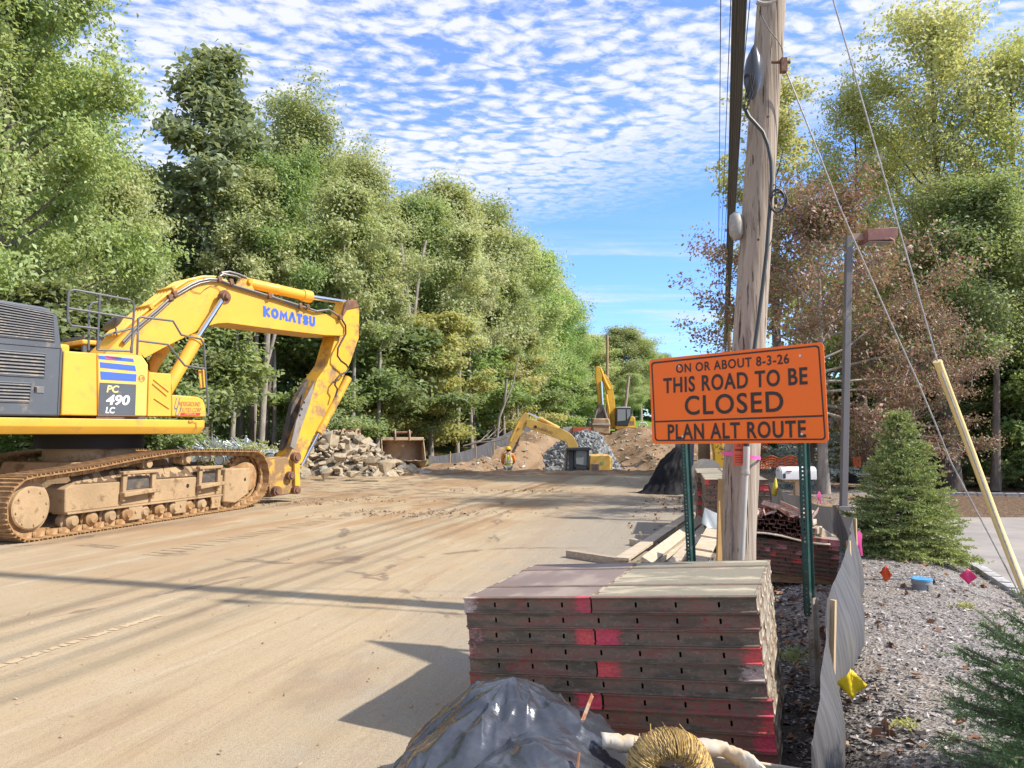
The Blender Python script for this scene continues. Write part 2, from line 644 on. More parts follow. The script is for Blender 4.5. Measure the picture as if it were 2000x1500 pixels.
# clean asphalt near the right-hand edge
edgex = n.math('SUBTRACT', sp.outputs[0], n.math('MULTIPLY', sp.outputs[1], 0.17))
am = n.math('ADD', n.math('ADD', edgex, n.math('MULTIPLY', n.math('SUBTRACT', med, 0.5), 1.8)), n.math('MULTIPLY', n.math('SUBTRACT', big, 0.5), 2.2))
am = n.math('MULTIPLY', n.ramp(am, -2.7, -0.5), n.ramp(sp.outputs[1], 26, 12, 0.30, 0.90))
scuff = n.noise(n.mapping(along, scale=(3.2, 0.22, 1)), 1.0, 7, 0.7, .5)
dust = n.mix(n.ramp(scuff, 0.52, 0.68, 0, .55), dust, (0.29, 0.20, 0.115))
dust = n.mix(n.ramp(scuff, 0.44, 0.34, 0, .5), dust, (0.52, 0.43, 0.31))
c = n.mix(am, dust, asph)
# old damp stains and cracks
stain = n.math('MULTIPLY', n.ramp(n.noise(n.mapping(along, scale=(0.9, 0.38, 1)), 1.0, 6, 0.62), 0.57, 0.68), 0.46)
c = n.mix(stain, c, (0.25, 0.175, 0.115))
vor = n.n('ShaderNodeTexVoronoi', {'feature': 'DISTANCE_TO_EDGE'}, Vector=n.mapping(pos, scale=(0.22, 0.16, 1)), Scale=1.0)
wob = n.math('ADD', vor.outputs[0], n.math('MULTIPLY', n.math('SUBTRACT', med, 0.5), 0.10))
crack = n.math('MULTIPLY', n.ramp(n.math('ABSOLUTE', wob), 0.012, 0.003), n.ramp(n.noise(pos, 0.9, 3), 0.44, 0.54, 0, 0.7))
c = n.mix(crack, c, (0.16, 0.12, 0.09))
mud = n.math('MULTIPLY', n.ramp(med, 0.50, 0.60), n.math('MULTIPLY', n.ramp(sp.outputs[1], 15, 20), n.ramp(sp.outputs[0], 0.5, -3.5)))
c = n.mix(mud, c, (0.20, 0.13, 0.08))
c = n.mix(n.ramp(fine, 0.48, 0.66, 0, 0.5), c, (0.25, 0.19, 0.125))
c = n.mix(n.ramp(n.noise(pos, 22, 4, 0.75), 0.60, 0.70, 0, 0.5), c, (0.23, 0.165, 0.105))
c = n.mix(n.ramp(grit, 0.58, 0.70, 0, 0.55), c, (0.50, 0.44, 0.35))
n.put(b.inputs['Base Color'], c)
hh = n.math('ADD', n.math('MULTIPLY', grit, 0.45), n.math('ADD', n.math('MULTIPLY', fine, 0.35), n.math('MULTIPLY', tracks2, 0.8)))
bn = n.n('ShaderNodeBump', Strength=0.5, Distance=0.03, Height=hh)
t_.links.new(bn.outputs[0], b.inputs['Normal'])
ysr = frange(-8, 31.2, 0.5)
road = strip_sheet('road', lambda y: -15.5 + 0.28 * (y), lambda y: road_right(y), ysr, 40,
                   lambda x, y: terrain(x, y) + 0.004 - 0.10 * sst(y, 30.4, 31.2), M_ROAD)
tag(road, kind='structure')

# worn white edge line
M_LINE = pmat('worn_road_paint', (0.50, 0.42, 0.30), 0.9, var=0.1, dirt=(0.47, 0.35, 0.21), dirt_amt=0.92, dscale=9.0)
a0 = at_z(-60, 1318, 0.008)
a1 = at_z(312, 1201, 0.008)
dd = (a1 - a0).normalized()
nn = Vector((dd.y, -dd.x, 0)) * 0.05
mk = MB()
mk.sheet([[a0 + (a1 - a0) * (i / 90) - nn * (1 - .8 * random.random() ** 2), a0 + (a1 - a0) * (i / 90) + nn * (1 - .8 * random.random() ** 2)] for i in range(91)])
mk.f = [f for f in mk.f if random.random() < .85]
o = mk.build('road_marking', M_LINE, smooth=None)
tag(o, kind='structure')

# ---- mulch and gravel bed
M_BED, t_, n, b, pos = ground_mat('grey_mulch')
ch = n.n('ShaderNodeTexVoronoi', {'feature': 'F1'}, Vector=n.mapping(pos, rot=(0, 0, .5), scale=(48, 80, 60)), Scale=1.0, Randomness=1.0)
big = n.noise(pos, 0.7, 5, 0.6)
med = n.noise(pos, 5, 6, 0.65)
c = n.mix(n.ramp(ch.outputs['Color'], 0.25, 0.8, smooth=False), (0.15, 0.135, 0.125), (0.40, 0.365, 0.335))
c = n.mix(n.ramp(big, 0.45, 0.66, 0, 0.55), c, (0.30, 0.24, 0.18))
c = n.mix(n.ramp(med, 0.55, 0.72, 0, 0.5), c, (0.11, 0.097, 0.088))
sp = n.n('ShaderNodeSeparateXYZ', Vector=pos)
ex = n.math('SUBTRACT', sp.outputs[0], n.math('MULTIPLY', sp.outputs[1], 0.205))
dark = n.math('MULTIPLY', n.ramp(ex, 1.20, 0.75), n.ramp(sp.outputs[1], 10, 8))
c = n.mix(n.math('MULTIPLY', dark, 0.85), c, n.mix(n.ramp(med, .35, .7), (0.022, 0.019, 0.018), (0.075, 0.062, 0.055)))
lit = n.math('MULTIPLY', n.ramp(sp.outputs[1], 9.5, 13), n.ramp(n.math('ADD', med, big), 0.9, 1.12))
c = n.mix(lit, c, n.mix(n.ramp(ch.outputs['Color'], .3, .7), (0.20, 0.12, 0.07), (0.42, 0.28, 0.17)))
n.put(b.inputs['Base Color'], c)
bn = n.n('ShaderNodeBump', Strength=0.8, Distance=0.02, Height=n.math('ADD', ch.outputs['Distance'], med))
t_.links.new(bn.outputs[0], b.inputs['Normal'])
ysb = frange(-8, 26, 0.3)


def bedz(x, y):
    return terrain(x, y) + 0.012 + 0.012 * hsh(x * 5, y * 5)


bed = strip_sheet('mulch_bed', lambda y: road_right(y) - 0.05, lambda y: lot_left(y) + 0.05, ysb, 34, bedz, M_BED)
tag(bed, kind='structure')

# ---- parking lot asphalt with a granite block kerb
M_LOT = pmat('lot_asphalt', (0.30, 0.275, 0.255), 0.92, var=0.12, vscale=1.2, bump=0.25, bscale=150, dirt=(0.36, 0.32, 0.28), dirt_amt=0.35, dscale=0.9, spec=0.2)


def lot_far(x):
    return 19.3 - 0.30 * (x - 9.6) - 0.035 * max(0, x - 13) ** 2


lot = strip_sheet('parking_lot', lambda y: lot_left(y), lambda y: 46.0, frange(-8, 21.0, 0.5), 30, lambda x, y: terrain(x, y) * 0.0 + 0.012 if y < lot_far(x) + 1.2 else terrain(x, y) - 0.08, M_LOT)
tag(lot, kind='structure')
M_GRAN = pmat('granite', (0.40, 0.385, 0.375), 0.85, var=0.25, vscale=9, bump=0.5, bscale=30)
kerb = thing('block_kerb', 'pale granite block kerb along the far edge of the parking lot', 'kerb', (10.0, 18.6, 0))
inv = Matrix.Translation((-10.0, -18.6, 0))
x = 8.4
blk = MB().box((0, 0, 0.03), (0.285, 0.20, 0.24), taper=0.93).mesh('block')
k = 0
while x < 19:
    y = lot_far(x); y2 = lot_far(x + 0.29)
    ang = math.atan2(y2 - y, 0.29)
    o = link('block', blk, M_GRAN, kerb, (x - 10.0, y - 18.6, random.uniform(-.012, .012)), (random.uniform(-.03, .03), random.uniform(-.03, .03), ang + random.uniform(-.03, .03)))
    x += 0.30 * math.cos(ang)
kerb2 = thing('block_kerb', 'flush granite edging between the mulch bed and the parking lot', 'kerb', (lot_left(8), 8, 0))
blk2 = MB().box((0, 0, 0.0), (0.12, 0.29, 0.12), taper=0.95).mesh('block')
y = 4.0
while y < 12.5:
    ang = -math.atan2(lot_left(y + .3) - lot_left(y), 0.3)
    link('block', blk2, M_GRAN, kerb2, (lot_left(y) - lot_left(8), y - 8, random.uniform(-.008, .008)), (random.uniform(-.03, .03), random.uniform(-.03, .03), ang))
    y += 0.30

# dirt pushed up along the broken end of the road
V = []
xs_b = frange(-7.5, 7.4, .09)
ys_b = frange(27.6, 32.2, .12)
for y in ys_b:
    for x in xs_b:
        f = sst(y, 28.0 + .8 * NZ.noise((x * .5, 0, 0)), 30.2) * (1 - sst(y, 30.6, 32.2))
        h = .09 * f * (1 + .9 * NZ.fractal((x * 1.3, y * 1.3, 0), .8, 2.2, 5)) + .03 * f
        V.append((x, y, (terrain(x, y) - .12 * sst(y, 30.6, 31.8) if y > 30.4 else terrain(x, y)) - .05 + 1.25 * max(0, h)))
nx_ = len(xs_b)
F = [(j * nx_ + i, j * nx_ + i + 1, (j + 1) * nx_ + i + 1, (j + 1) * nx_ + i) for j in range(len(ys_b) - 1) for i in range(nx_ - 1)]
tag(link('dirt_bank', fast_mesh('dirt_bank', V, F, True), M_EARTH), kind='structure')

# faint pad prints left by a tracked machine
M_PRINT = pmat('track_print', (0.30, 0.205, 0.115), 0.95, var=.25, vscale=9, bump=.3, bscale=60)
rdp = random.Random(6)
mk = MB()
for (px, py, L, off) in ((1030, 958, 9.5, 0.0), (1160, 948, 8, 0.0), (300, 1085, 7.0, .0)):
    s0 = at_z(px, py, 0)
    dr = (RD if px > 500 else Vector((.30, .954, 0))).normalized(); nr = Vector((dr.y, -dr.x, 0))
    for k in range(int(L / .19)):
        if rdp.random() < .22: continue
        c_ = s0 + dr * (.19 * k) + nr * rdp.uniform(-.02, .02); c_.z = .0075
        w_ = .24 * rdp.uniform(.6, 1); 
        mk.add([c_ - nr * w_ - dr * .022, c_ + nr * w_ - dr * .022, c_ + nr * w_ + dr * .022, c_ - nr * w_ + dr * .022], [(0, 1, 2, 3)])
o = mk.build('track_prints', M_PRINT, smooth=None)
tag(o, 'faint pad prints of tracked machines pressed into the road dust', 'track prints', kind='stuff')
# ================================================================== TREES
M_BARK = pmat('bark', (0.17, 0.14, 0.115), 0.95, var=0.35, vscale=5, bump=0.8, bscale=14, streak=(1, 1, 0.25), spec=0.2)
M_BARK_PALE = pmat('pale_bark', (0.30, 0.265, 0.225), 0.95, var=0.3, vscale=6, bump=0.6, bscale=14, streak=(1, 1, 0.3), spec=0.2)
leaf_mat('oak_leaves', (0.244, 0.340, 0.109), (0.460, 0.520, 0.206))
leaf_mat('dark_leaves', (0.150, 0.223, 0.098), (0.347, 0.410, 0.196), trans=0.35)
leaf_mat('birch_leaves', (0.309, 0.409, 0.146), (0.499, 0.520, 0.256))
leaf_mat('wood_leaves', (0.212, 0.322, 0.101), (0.425, 0.520, 0.196))
leaf_mat('yellow_leaves', (0.392, 0.418, 0.105), (0.500, 0.500, 0.165))
leaf_mat('lime_leaves', (0.382, 0.443, 0.129), (0.500, 0.500, 0.221))
leaf_mat('maple_leaves', (0.237, 0.121, 0.079), (0.380, 0.236, 0.158), trans=0.3, dead=(0.162, 0.231, 0.066), dead_amt=0.20)
leaf_mat('undergrowth_leaves', (0.147, 0.235, 0.073), (0.345, 0.422, 0.137))
leaf_mat('spruce_needles', (0.20, 0.30, 0.07), (0.43, 0.50, 0.135), trans=0.25, rough=0.45)
leaf_mat('dark_spruce_needles', (0.075, 0.14, 0.045), (0.22, 0.31, 0.09), trans=0.15, rough=0.42)
leaf_mat('blue_spruce_needles', (0.182, 0.260, 0.226), (0.429, 0.500, 0.490), trans=0.12)


def rng_unit(rg, n):
    v = rg.normal(size=(n, 3))
    return v / np.linalg.norm(v, axis=1, keepdims=True)


def leaves_mesh(name, cent, rad, per, size, rg, flat=0.6, up=0.7, wide=0.55, outward=None):
    """diamond leaves, folded a little, scattered round cluster centres"""
    cent = np.asarray(cent)
    N = len(cent) * per
    c = np.repeat(cent, per, axis=0)
    rr = np.repeat(np.asarray(rad), per)[:, None]
    off = rg.normal(size=(N, 3)) * np.array([1, 1, flat]) * rr * 0.62
    pos = c + off
    nrm = rg.normal(size=(N, 3)) * 0.75 + np.array([0, 0, up])
    if outward is not None:
        o = pos - outward
        o[:, 2] *= 0.3
        o /= (np.linalg.norm(o, axis=1, keepdims=True) + 1e-6)
        nrm += o * 0.55
    nrm /= np.linalg.norm(nrm, axis=1, keepdims=True)
    d = rng_unit(rg, N)
    d -= nrm * (d * nrm).sum(1, keepdims=True)
    d /= np.linalg.norm(d, axis=1, keepdims=True) + 1e-6
    s = np.cross(nrm, d)
    sz = (size * (0.65 + 0.7 * rg.random(N)))[:, None]
    a = pos - d * sz * 0.5
    b = pos + s * sz * wide * 0.5 + nrm * sz * 0.08
    e = pos + d * sz * 0.55 - nrm * sz * 0.10
    f = pos - s * sz * wide * 0.5 + nrm * sz * 0.08
    V = np.stack([a, b, e, f], axis=1).reshape(-1, 3)
    F = np.arange(N * 4).reshape(-1, 4)
    return fast_mesh(name, V, F)


def make_tree(seed, H, base, Rr, nl, per, lsize, prof, leafm, bark, r0=None, rc=0.62, flat=0.6, sub=5, lean=0.02, rise=(8, 62), fork=False, thin=0.0):
    rg = np.random.default_rng(seed)
    rd = random.Random(seed)
    r0 = r0 or 0.012 * H + 0.03
    mb = MB()
    tp = []
    x = y = 0.0
    NP = 9
    for i in range(NP):
        t = i / (NP - 1)
        tp.append(Vector((x, y, H * 0.97 * t)))
        x += rd.uniform(-1, 1) * lean * H * 0.12 + lean * H * 0.05
        y += rd.uniform(-1, 1) * lean * H * 0.12
    tr = [r0 * (1.25 if i == 0 else 1) * (1 - 0.9 * i / (NP - 1)) + 0.012 for i in range(NP)]
    mb.tube(tp, tr, 9)

    def tpos(t):
        f = min(max(t, 0), 0.999) * (NP - 1)
        i = int(f)
        return tp[i].lerp(tp[i + 1], f - i)
    cents, rads = [], []
    for i in range(nl):
        t = (i + rd.random()) / nl
        h = base + (1 - base) * t * 0.97
        az = i * 2.399 + rd.uniform(-.5, .5)
        L = Rr * prof(t) * rd.uniform(0.72, 1.18)
        el = R(rise[0] + (rise[1] - rise[0]) * t + rd.uniform(-10, 10))
        p = tpos(h)
        d = Vector((math.cos(az) * math.cos(el), math.sin(az) * math.cos(el), math.sin(el)))
        pts = [p.copy()]
        dd = d.copy()
        for k in range(4):
            dd = (dd + Vector((rd.uniform(-.22, .22), rd.uniform(-.22, .22), rd.uniform(-.10, .22)))).normalized()
            p = p + dd * (L / 4)
            pts.append(p.copy())
        rl = max(0.012, r0 * (1 - 0.88 * h) * 0.42)
        mb.tube(pts, [rl * (1 - .2 * k) for k in range(5)], 5, cap=False)

        def lp(f):
            f = min(f, 0.999) * 4
            k = int(f)
            return pts[k].lerp(pts[k + 1], f - k)
        for f in (0.5, 0.75, 1.0):
            if rd.random() > thin:
                cents.append(lp(f)); rads.append(rc * rd.uniform(.7, 1.15))
        for k in range(sub):
            f = rd.uniform(0.3, 0.98)
            q0 = lp(f)
            sd = (dd + Vector((rd.uniform(-1, 1), rd.uniform(-1, 1), rd.uniform(-.35, .6))) * 0.95).normalized()
            sl = L * rd.uniform(0.22, 0.46)
            q1 = q0 + sd * sl
            mb.tube([q0, q0.lerp(q1, .5) + Vector((0, 0, .04 * sl)), q1], [rl * .42, rl * .3, .006], 3, cap=False)
            for g in (0.55, 1.0):
                if rd.random() > thin:
                    cents.append(q0.lerp(q1, g)); rads.append(rc * rd.uniform(.6, 1.1))
    for k in range(4):
        cents.append(tp[-1] + Vector((rd.uniform(-.3, .3), rd.uniform(-.3, .3), rd.uniform(-.3, .35)))); rads.append(rc * .8)
    C = np.array([tuple(c) for c in cents])
    crown = leaves_mesh('crown', C, rads, per, lsize, rg, flat=flat, outward=np.array([0, 0, H * .55]))
    crown.materials.append(MATS[leafm])
    tm = mb.mesh('trunk', 40)
    tm.materials.append(bark)
    zz_ = np.empty(len(crown.vertices) * 3, dtype=np.float32)
    crown.vertices.foreach_get('co', zz_)
    return tm, crown, float(np.percentile(zz_[2::3], 99.6))


def oval(t): return math.sin(math.pi * min(1, 0.18 + 0.80 * t)) ** 0.6
def cone(t): return max(0.12, 1.05 - 0.9 * t)
def vase(t): return 0.55 + 0.55 * math.sin(math.pi * min(1, .1 + .85 * t))


TK = {}
TK['oak'] = make_tree(11, 17, .10, 4.6, 46, 150, .16, oval, 'oak_leaves', M_BARK, rc=.66)
TK['darkleaf'] = make_tree(12, 15, .42, 2.0, 24, 52, .25, oval, 'dark_leaves', M_BARK, rc=.50, flat=.75)
TK['birch'] = make_tree(13, 14, .15, 3.6, 36, 120, .14, vase, 'birch_leaves', M_BARK_PALE, rc=.80, rise=(25, 75))
TK['wood_a'] = make_tree(14, 14, .36, 3.4, 30, 105, .17, oval, 'wood_leaves', M_BARK_PALE, rc=.86)
TK['wood_b'] = make_tree(15, 14, .42, 3.0, 28, 100, .17, vase, 'wood_leaves', M_BARK, rc=.82, lean=.05)
TK['wood_c'] = make_tree(16, 13, .24, 3.2, 30, 110, .18, oval, 'birch_leaves', M_BARK_PALE, rc=.84)
TK['slim'] = make_tree(24, 14, .46, 2.3, 22, 60, .19, oval, 'birch_leaves', M_BARK_PALE, rc=.52, lean=.05, thin=.1, r0=.14)
TK['shrub'] = make_tree(17, 5, .08, 2.0, 18, 80, .17, oval, 'undergrowth_leaves', M_BARK, rc=.50, flat=.45, rise=(5, 60))
TK['yellow'] = make_tree(18, 6, .10, 2.0, 20, 70, .16, oval, 'yellow_leaves', M_BARK_PALE, rc=.46, flat=.35, rise=(0, 50))
TK['lime'] = make_tree(19, 15, .30, 3.3, 30, 66, .14, vase, 'lime_leaves', M_BARK, rc=.62, rise=(25, 72), lean=.06)
TK['lime_thin'] = make_tree(20, 14, .32, 2.6, 22, 56, .16, vase, 'lime_leaves', M_BARK, rc=.46, rise=(25, 75), lean=.07, thin=.25)
TK['maple'] = make_tree(21, 7, .30, 3.3, 42, 62, .105, oval, 'maple_leaves', M_BARK_PALE, rc=.44, flat=.6, rise=(-14, 60), r0=.15, thin=.18)
TK['dark'] = make_tree(22, 12, .12, 2.9, 30, 95, .20, oval, 'undergrowth_leaves', M_BARK, rc=.60)

NAMES = {'oak': 'oak_tree', 'darkleaf': 'hickory_tree', 'birch': 'birch_tree', 'wood_a': 'forest_tree', 'wood_b': 'forest_tree', 'wood_c': 'forest_tree', 'slim': 'forest_tree',
         'shrub': 'understory_shrub', 'yellow': 'young_tree', 'lime': 'locust_tree', 'lime_thin': 'locust_tree', 'maple': 'maple_tree', 'dark': 'shade_tree'}


GL = 'trees along the left edge of the wood'
GB = 'trees of the second row inside the left wood'
GS = 'undergrowth along the left wood edge'
GY = 'yellow-green saplings at the left wood edge'


def plant(kind, px, Y, top, label, group=None, rz=None, ws=1.0, off=(0, 0)):
    tm, cm, H = TK[kind]
    if group in (GL, GB, GS, GY) and px > 370 and px < 1110: Y *= 1.0 + .24 * min(1, (px - 370) / 60)
    g = at_y(px, 845, Y)
    zg = terrain(g.x, Y) - 0.05
    zt = at_y(px, top, Y).z
    s = (zt - zg) / (H * 1.0)
    t = thing(NAMES[kind], label, 'shrub' if kind == 'shrub' else 'tree', (g.x + off[0], Y + off[1], zg), random.uniform(0, 6.28) if rz is None else rz, group)
    t.scale = (s * ws, s * ws, s)
    link('trunk', tm, None, t)
    link('crown', cm, None, t)
    return t


GL = 'trees along the left edge of the wood'
plant('oak', -20, 21, -150, 'huge leafy oak filling the left edge above the big excavator', GL, ws=.92, rz=1.0)
plant('oak', -330, 19, -200, 'tall oak mostly outside the left edge of the picture', GL, ws=1.0, rz=2.2)
plant('wood_c', 205, 27, 320, 'bushy green tree between the huge oak and the dark-leaved tree', GL, ws=.9)
plant('darkleaf', 400, 30, 105, 'slim dark tree with large drooping leaves rising above its neighbours', GL, ws=1.1, rz=.5)
plant('birch', 575, 32, 190, 'feathery light green tree with upswept branches, second skyline peak', GL, ws=1.02)
plant('birch', 700, 36, 300, 'light green tree with a sloping top right of the feathery one', GL, ws=.95)
plant('wood_b', 516, 27.5, 300, 'slender tree with a pale bare trunk behind the excavator arm', GL, ws=.9)
plant('wood_a', 470, 29, 400, 'round green tree straight above the excavator boom', GL, ws=.9)
plant('wood_a', 805, 39, 385, 'tree with a tall pale forked trunk above the loose bucket', GL)
plant('wood_c', 868, 43, 362, 'mid green tree forming the third skyline hump', GL)
plant('wood_a', 945, 48, 400, 'tree with a flat rounded top left of the far power lines', GL, ws=1.05)
plant('wood_b', 900, 44, 470, 'darker tree in front of the third skyline hump', GL)
plant('wood_c', 1005, 56, 462, 'tree where the skyline starts to slope towards the road', GL, ws=1.05)
plant('wood_a', 1052, 62, 490, 'narrow tree half way down the sloping skyline', GL)
plant('wood_c', 1085, 72, 560, 'small-looking tree low on the sloping skyline', GL)
plant('wood_b', 1112, 82, 585, 'last tall tree of the left wood beside the gap of sky', GL)
plant('wood_a', 970, 50, 560, 'leafy tree at the wood edge above the silt fence', GL)
plant('wood_c', 1030, 58, 620, 'lower tree at the wood edge behind the pit excavator boom', GL)
for px, Y, top, k, lb in ((492, 26.5, 330, 'slim', 'thin dark trunked tree under the boom lettering, left one'), (535, 27.5, 380, 'slim', 'thin tree just right of the pale bare trunk'), (655, 28, 360, 'slim', 'thin grey trunked tree right beside the excavator arm'),
                          (692, 29, 400, 'slim', 'thin tree behind the top of the rock heap'), (735, 30, 420, 'slim', 'thin tree left of the loose bucket'), (893, 37, 450, 'slim', 'thin tree in the dark gap right of the loose bucket'), (922, 39, 480, 'slim', 'thin tree in the dark gap above the silt fence start'),
                          (452, 26, 360, 'slim', 'thin tree behind the boom cylinder'), (985, 45, 520, 'slim', 'thin tree left of the pit excavator arm'), (1010, 47, 560, 'slim', 'thin tree above the pit excavator arm')):
    plant(k, px, Y, top, lb, GL, ws=.9)
GB = 'trees of the second row inside the left wood'
for px, Y, top, k in ((100, 33, 130, 'wood_a'), (310, 37, 340, 'wood_b'), (460, 41, 300, 'wood_c'), (640, 44, 320, 'wood_a'), (760, 50, 390, 'wood_b'),
                      (850, 56, 420, 'wood_a'), (-80, 30, 60, 'wood_b'), (960, 66, 470, 'wood_b'), (1040, 80, 560, 'wood_a'), (250, 32, 460, 'wood_a')):
    plant(k, px, Y, top, 'inner wood tree behind ' + {100: 'the huge oak', 310: 'the slim dark tree', 460: 'the round tree over the boom', 640: 'the feathery light green tree', 760: 'the pale forked trunk', 850: 'the third skyline hump', -80: 'the outer left edge', 960: 'the flat-topped tree', 1040: 'the narrow skyline tree', 250: 'the excavator railing'}[px], GB)
GS = 'undergrowth along the left wood edge'
for px, Y, top in ((40, 20, 560), (170, 22, 600), (285, 25, 640), (352, 25.5, 600), (610, 30, 600), 
                   (775, 33, 640), (925, 42, 660), (1020, 52, 690), (1065, 60, 710), (1095, 70, 720), (640, 27, 740), (300, 23, 760), (-60, 18, 620)):
    w_ = {40: 'behind the grey engine cover', 170: 'behind the hand rail', 285: 'behind the hydraulic boom pipes', 352: 'just left of the boom cylinder', 425: 'under the middle of the boom', 470: 'below the boom lettering, left one', 560: 'below the boom lettering, right one', 610: 'left of the excavator arm',
          668: 'right of the excavator arm', 722: 'above the top of the rock heap', 775: 'left above the loose bucket', 880: 'right above the loose bucket', 925: 'above the start of the silt fence', 975: 'above the worker', 1020: 'above the pit excavator arm', 1065: 'above the rusty trench plate', 1095: 'left of the red barrier', 640: 'behind the rock heap', 300: 'behind the tool box', -60: 'at the outer left edge'}[px]
    plant('shrub', px, Y, top, 'leafy green shrub at the wood edge ' + w_, GS, ws=1.25)
GY = 'yellow-green saplings at the left wood edge'
for px, Y, top, lb in ((842, 35, 615, 'yellow-green sapling right behind the loose bucket'), (965, 45, 660, 'yellowing sapling left of the pit excavator arm'),
                       (1000, 48, 650, 'yellow-green sapling above the worker in the hard hat'), (745, 33, 690, 'yellow-green sapling left of the loose bucket')):
    plant('yellow', px, Y, top, lb, GY, ws=1.1)
GF = 'trees closing the far end of the road'
for px, Y, top, k, lb in ((1150, 100, 655, 'wood_c', 'far tree left of the thin brown pole'), (1182, 108, 662, 'wood_a', 'far tree behind the thin brown pole'),
                          (1218, 104, 640, 'wood_c', 'tallest far tree, above the hill excavator cab'), (1252, 108, 662, 'wood_a', 'far tree left of the orange sign top'),
                          (1292, 115, 690, 'wood_b', 'far tree half behind the left edge of the orange sign'), (1345, 112, 700, 'wood_c', 'far tree hidden behind the orange sign'),
                          (1120, 96, 700, 'wood_a', 'far tree above the red barrier'), (1235, 98, 730, 'wood_a', 'lower far tree behind the hill excavator cab'),
                          (1165, 96, 740, 'wood_c', 'lower far tree behind the upright boom')):
    plant(k, px, Y, top, lb, GF, ws=1.45)
GR = 'trees on the right of the road'
plant('lime_thin', 1520, 27, 105, 'thin yellow-green tree with open branches right behind the utility pole', GR, ws=1.05, rz=.6)
plant('lime', 1690, 25, 135, 'yellow-green tree with two rounded tops between the guy wires', GR, ws=.72, rz=2.0)
plant('lime', 1850, 24, -10, 'tallest yellow-green tree at the upper right', GR, ws=.95, rz=4.0)
plant('lime', 2010, 22, 60, 'yellow-green tree cut by the right edge of the picture', GR, ws=.9, rz=3.0)
plant('lime', 1765, 28, 240, 'yellow-green tree filling the middle between the two tallest right ones', GR, ws=.9, rz=5.0)
plant('dark', 1965, 24.5, 390, 'dark green shade tree at the right edge below the yellow-green crowns', GR, ws=1.0)
plant('dark', 1880, 29, 440, 'dark green tree behind the yellow guy guard', GR)
plant('dark', 2080, 22, 350, 'dark tree outside the right edge of the picture', GR)
mp = plant('maple', 1606, 16.4, 345, 'brown-red leaved maple with a grey trunk beside the lamp post', GR, rz=.3, ws=.92)
plant('maple', 1785, 17.6, 560, 'smaller brown-red maple right of the lamp post', GR, rz=2.3, ws=.85)
plant('lime', 1853, 21.5, 330, 'green tree standing over the thick dark trunk', GR, ws=1.0, rz=1.7)
plant('wood_b', 1940, 20.0, 330, 'green tree with a grey trunk right of the yellow guy guard', GR, rz=1.0)
for px, Y, top in ((1660, 21, 740), (1730, 22, 720), (1790, 23, 700), (1840, 22.5, 760), (1905, 23, 740), (1960, 22, 720), (2020, 21, 690), (1560, 25, 700), (1480, 27, 740), (2000, 20.2, 880), (1950, 20.3, 900), (1880, 21.2, 895)):
    w_ = {1660: 'behind the lamp post foot', 1730: 'right behind the small spruce', 1790: 'above the small spruce tip', 1840: 'left of the thick dark trunk', 1905: 'between the dark and grey trunks', 1960: 'right of the grey trunk', 2020: 'outside the right edge', 1560: 'behind the sign right half', 1480: 'behind the sign middle',
          2000: 'on the kerb at the right edge, low one', 1950: 'lowest, on the kerb by the guy guard', 1880: 'low, at the foot of the dark trunk'}[px]
    plant('shrub', px, Y, top, 'dark green bush under the right-hand trees ' + w_, 'bushes under the right-hand trees', ws=1.2)
M_DBARK = pmat('dark_bark', (0.085, 0.07, 0.06), 0.95, var=0.35, vscale=5, bump=0.8, bscale=14, streak=(1, 1, 0.25), spec=0.2)
for px, Y, r, top, dx, lb, mt in ((1853, 20.3, .27, 690, -.1, 'thick dark tree trunk left of the yellow guy guard', M_DBARK), 
                              (1978, 21.5, .12, 690, .1, 'thin trunk at the far right edge of the lot', M_DBARK), (1690, 18.6, .10, 740, .0, 'broken grey trunk left of the small spruce', M_BARK),
                              (1722, 19.5, .11, 700, .6, 'leaning trunk behind the small spruce', M_DBARK), (1905, 22, .05, 700, .5, 'thin dark sapling stem between the two thick trunks', M_DBARK)):
    g = at_y(px, 845, Y)
    zt = at_y(px, top, Y).z
    t = thing('bare_trunk', lb, 'tree', (g.x, Y, terrain(g.x, Y) - .05), 0, 'tree trunks beyond the parking lot')
    mb = MB()
    mb.tube([(0, 0, 0), (dx * .05, 0, .3), (dx * .4, 0, zt * .45), (dx, .1, zt)], [r * 1.4, r * 1.05, r * .95, r * .7], 12)
    mb.tube([(dx * .4, 0, zt * .45), (dx * .4 + .5, .2, zt * .75), (dx * .4 + .9, .3, zt)], [r * .4, r * .3, r * .2], 6)
    mb.build('trunk', mt, t)


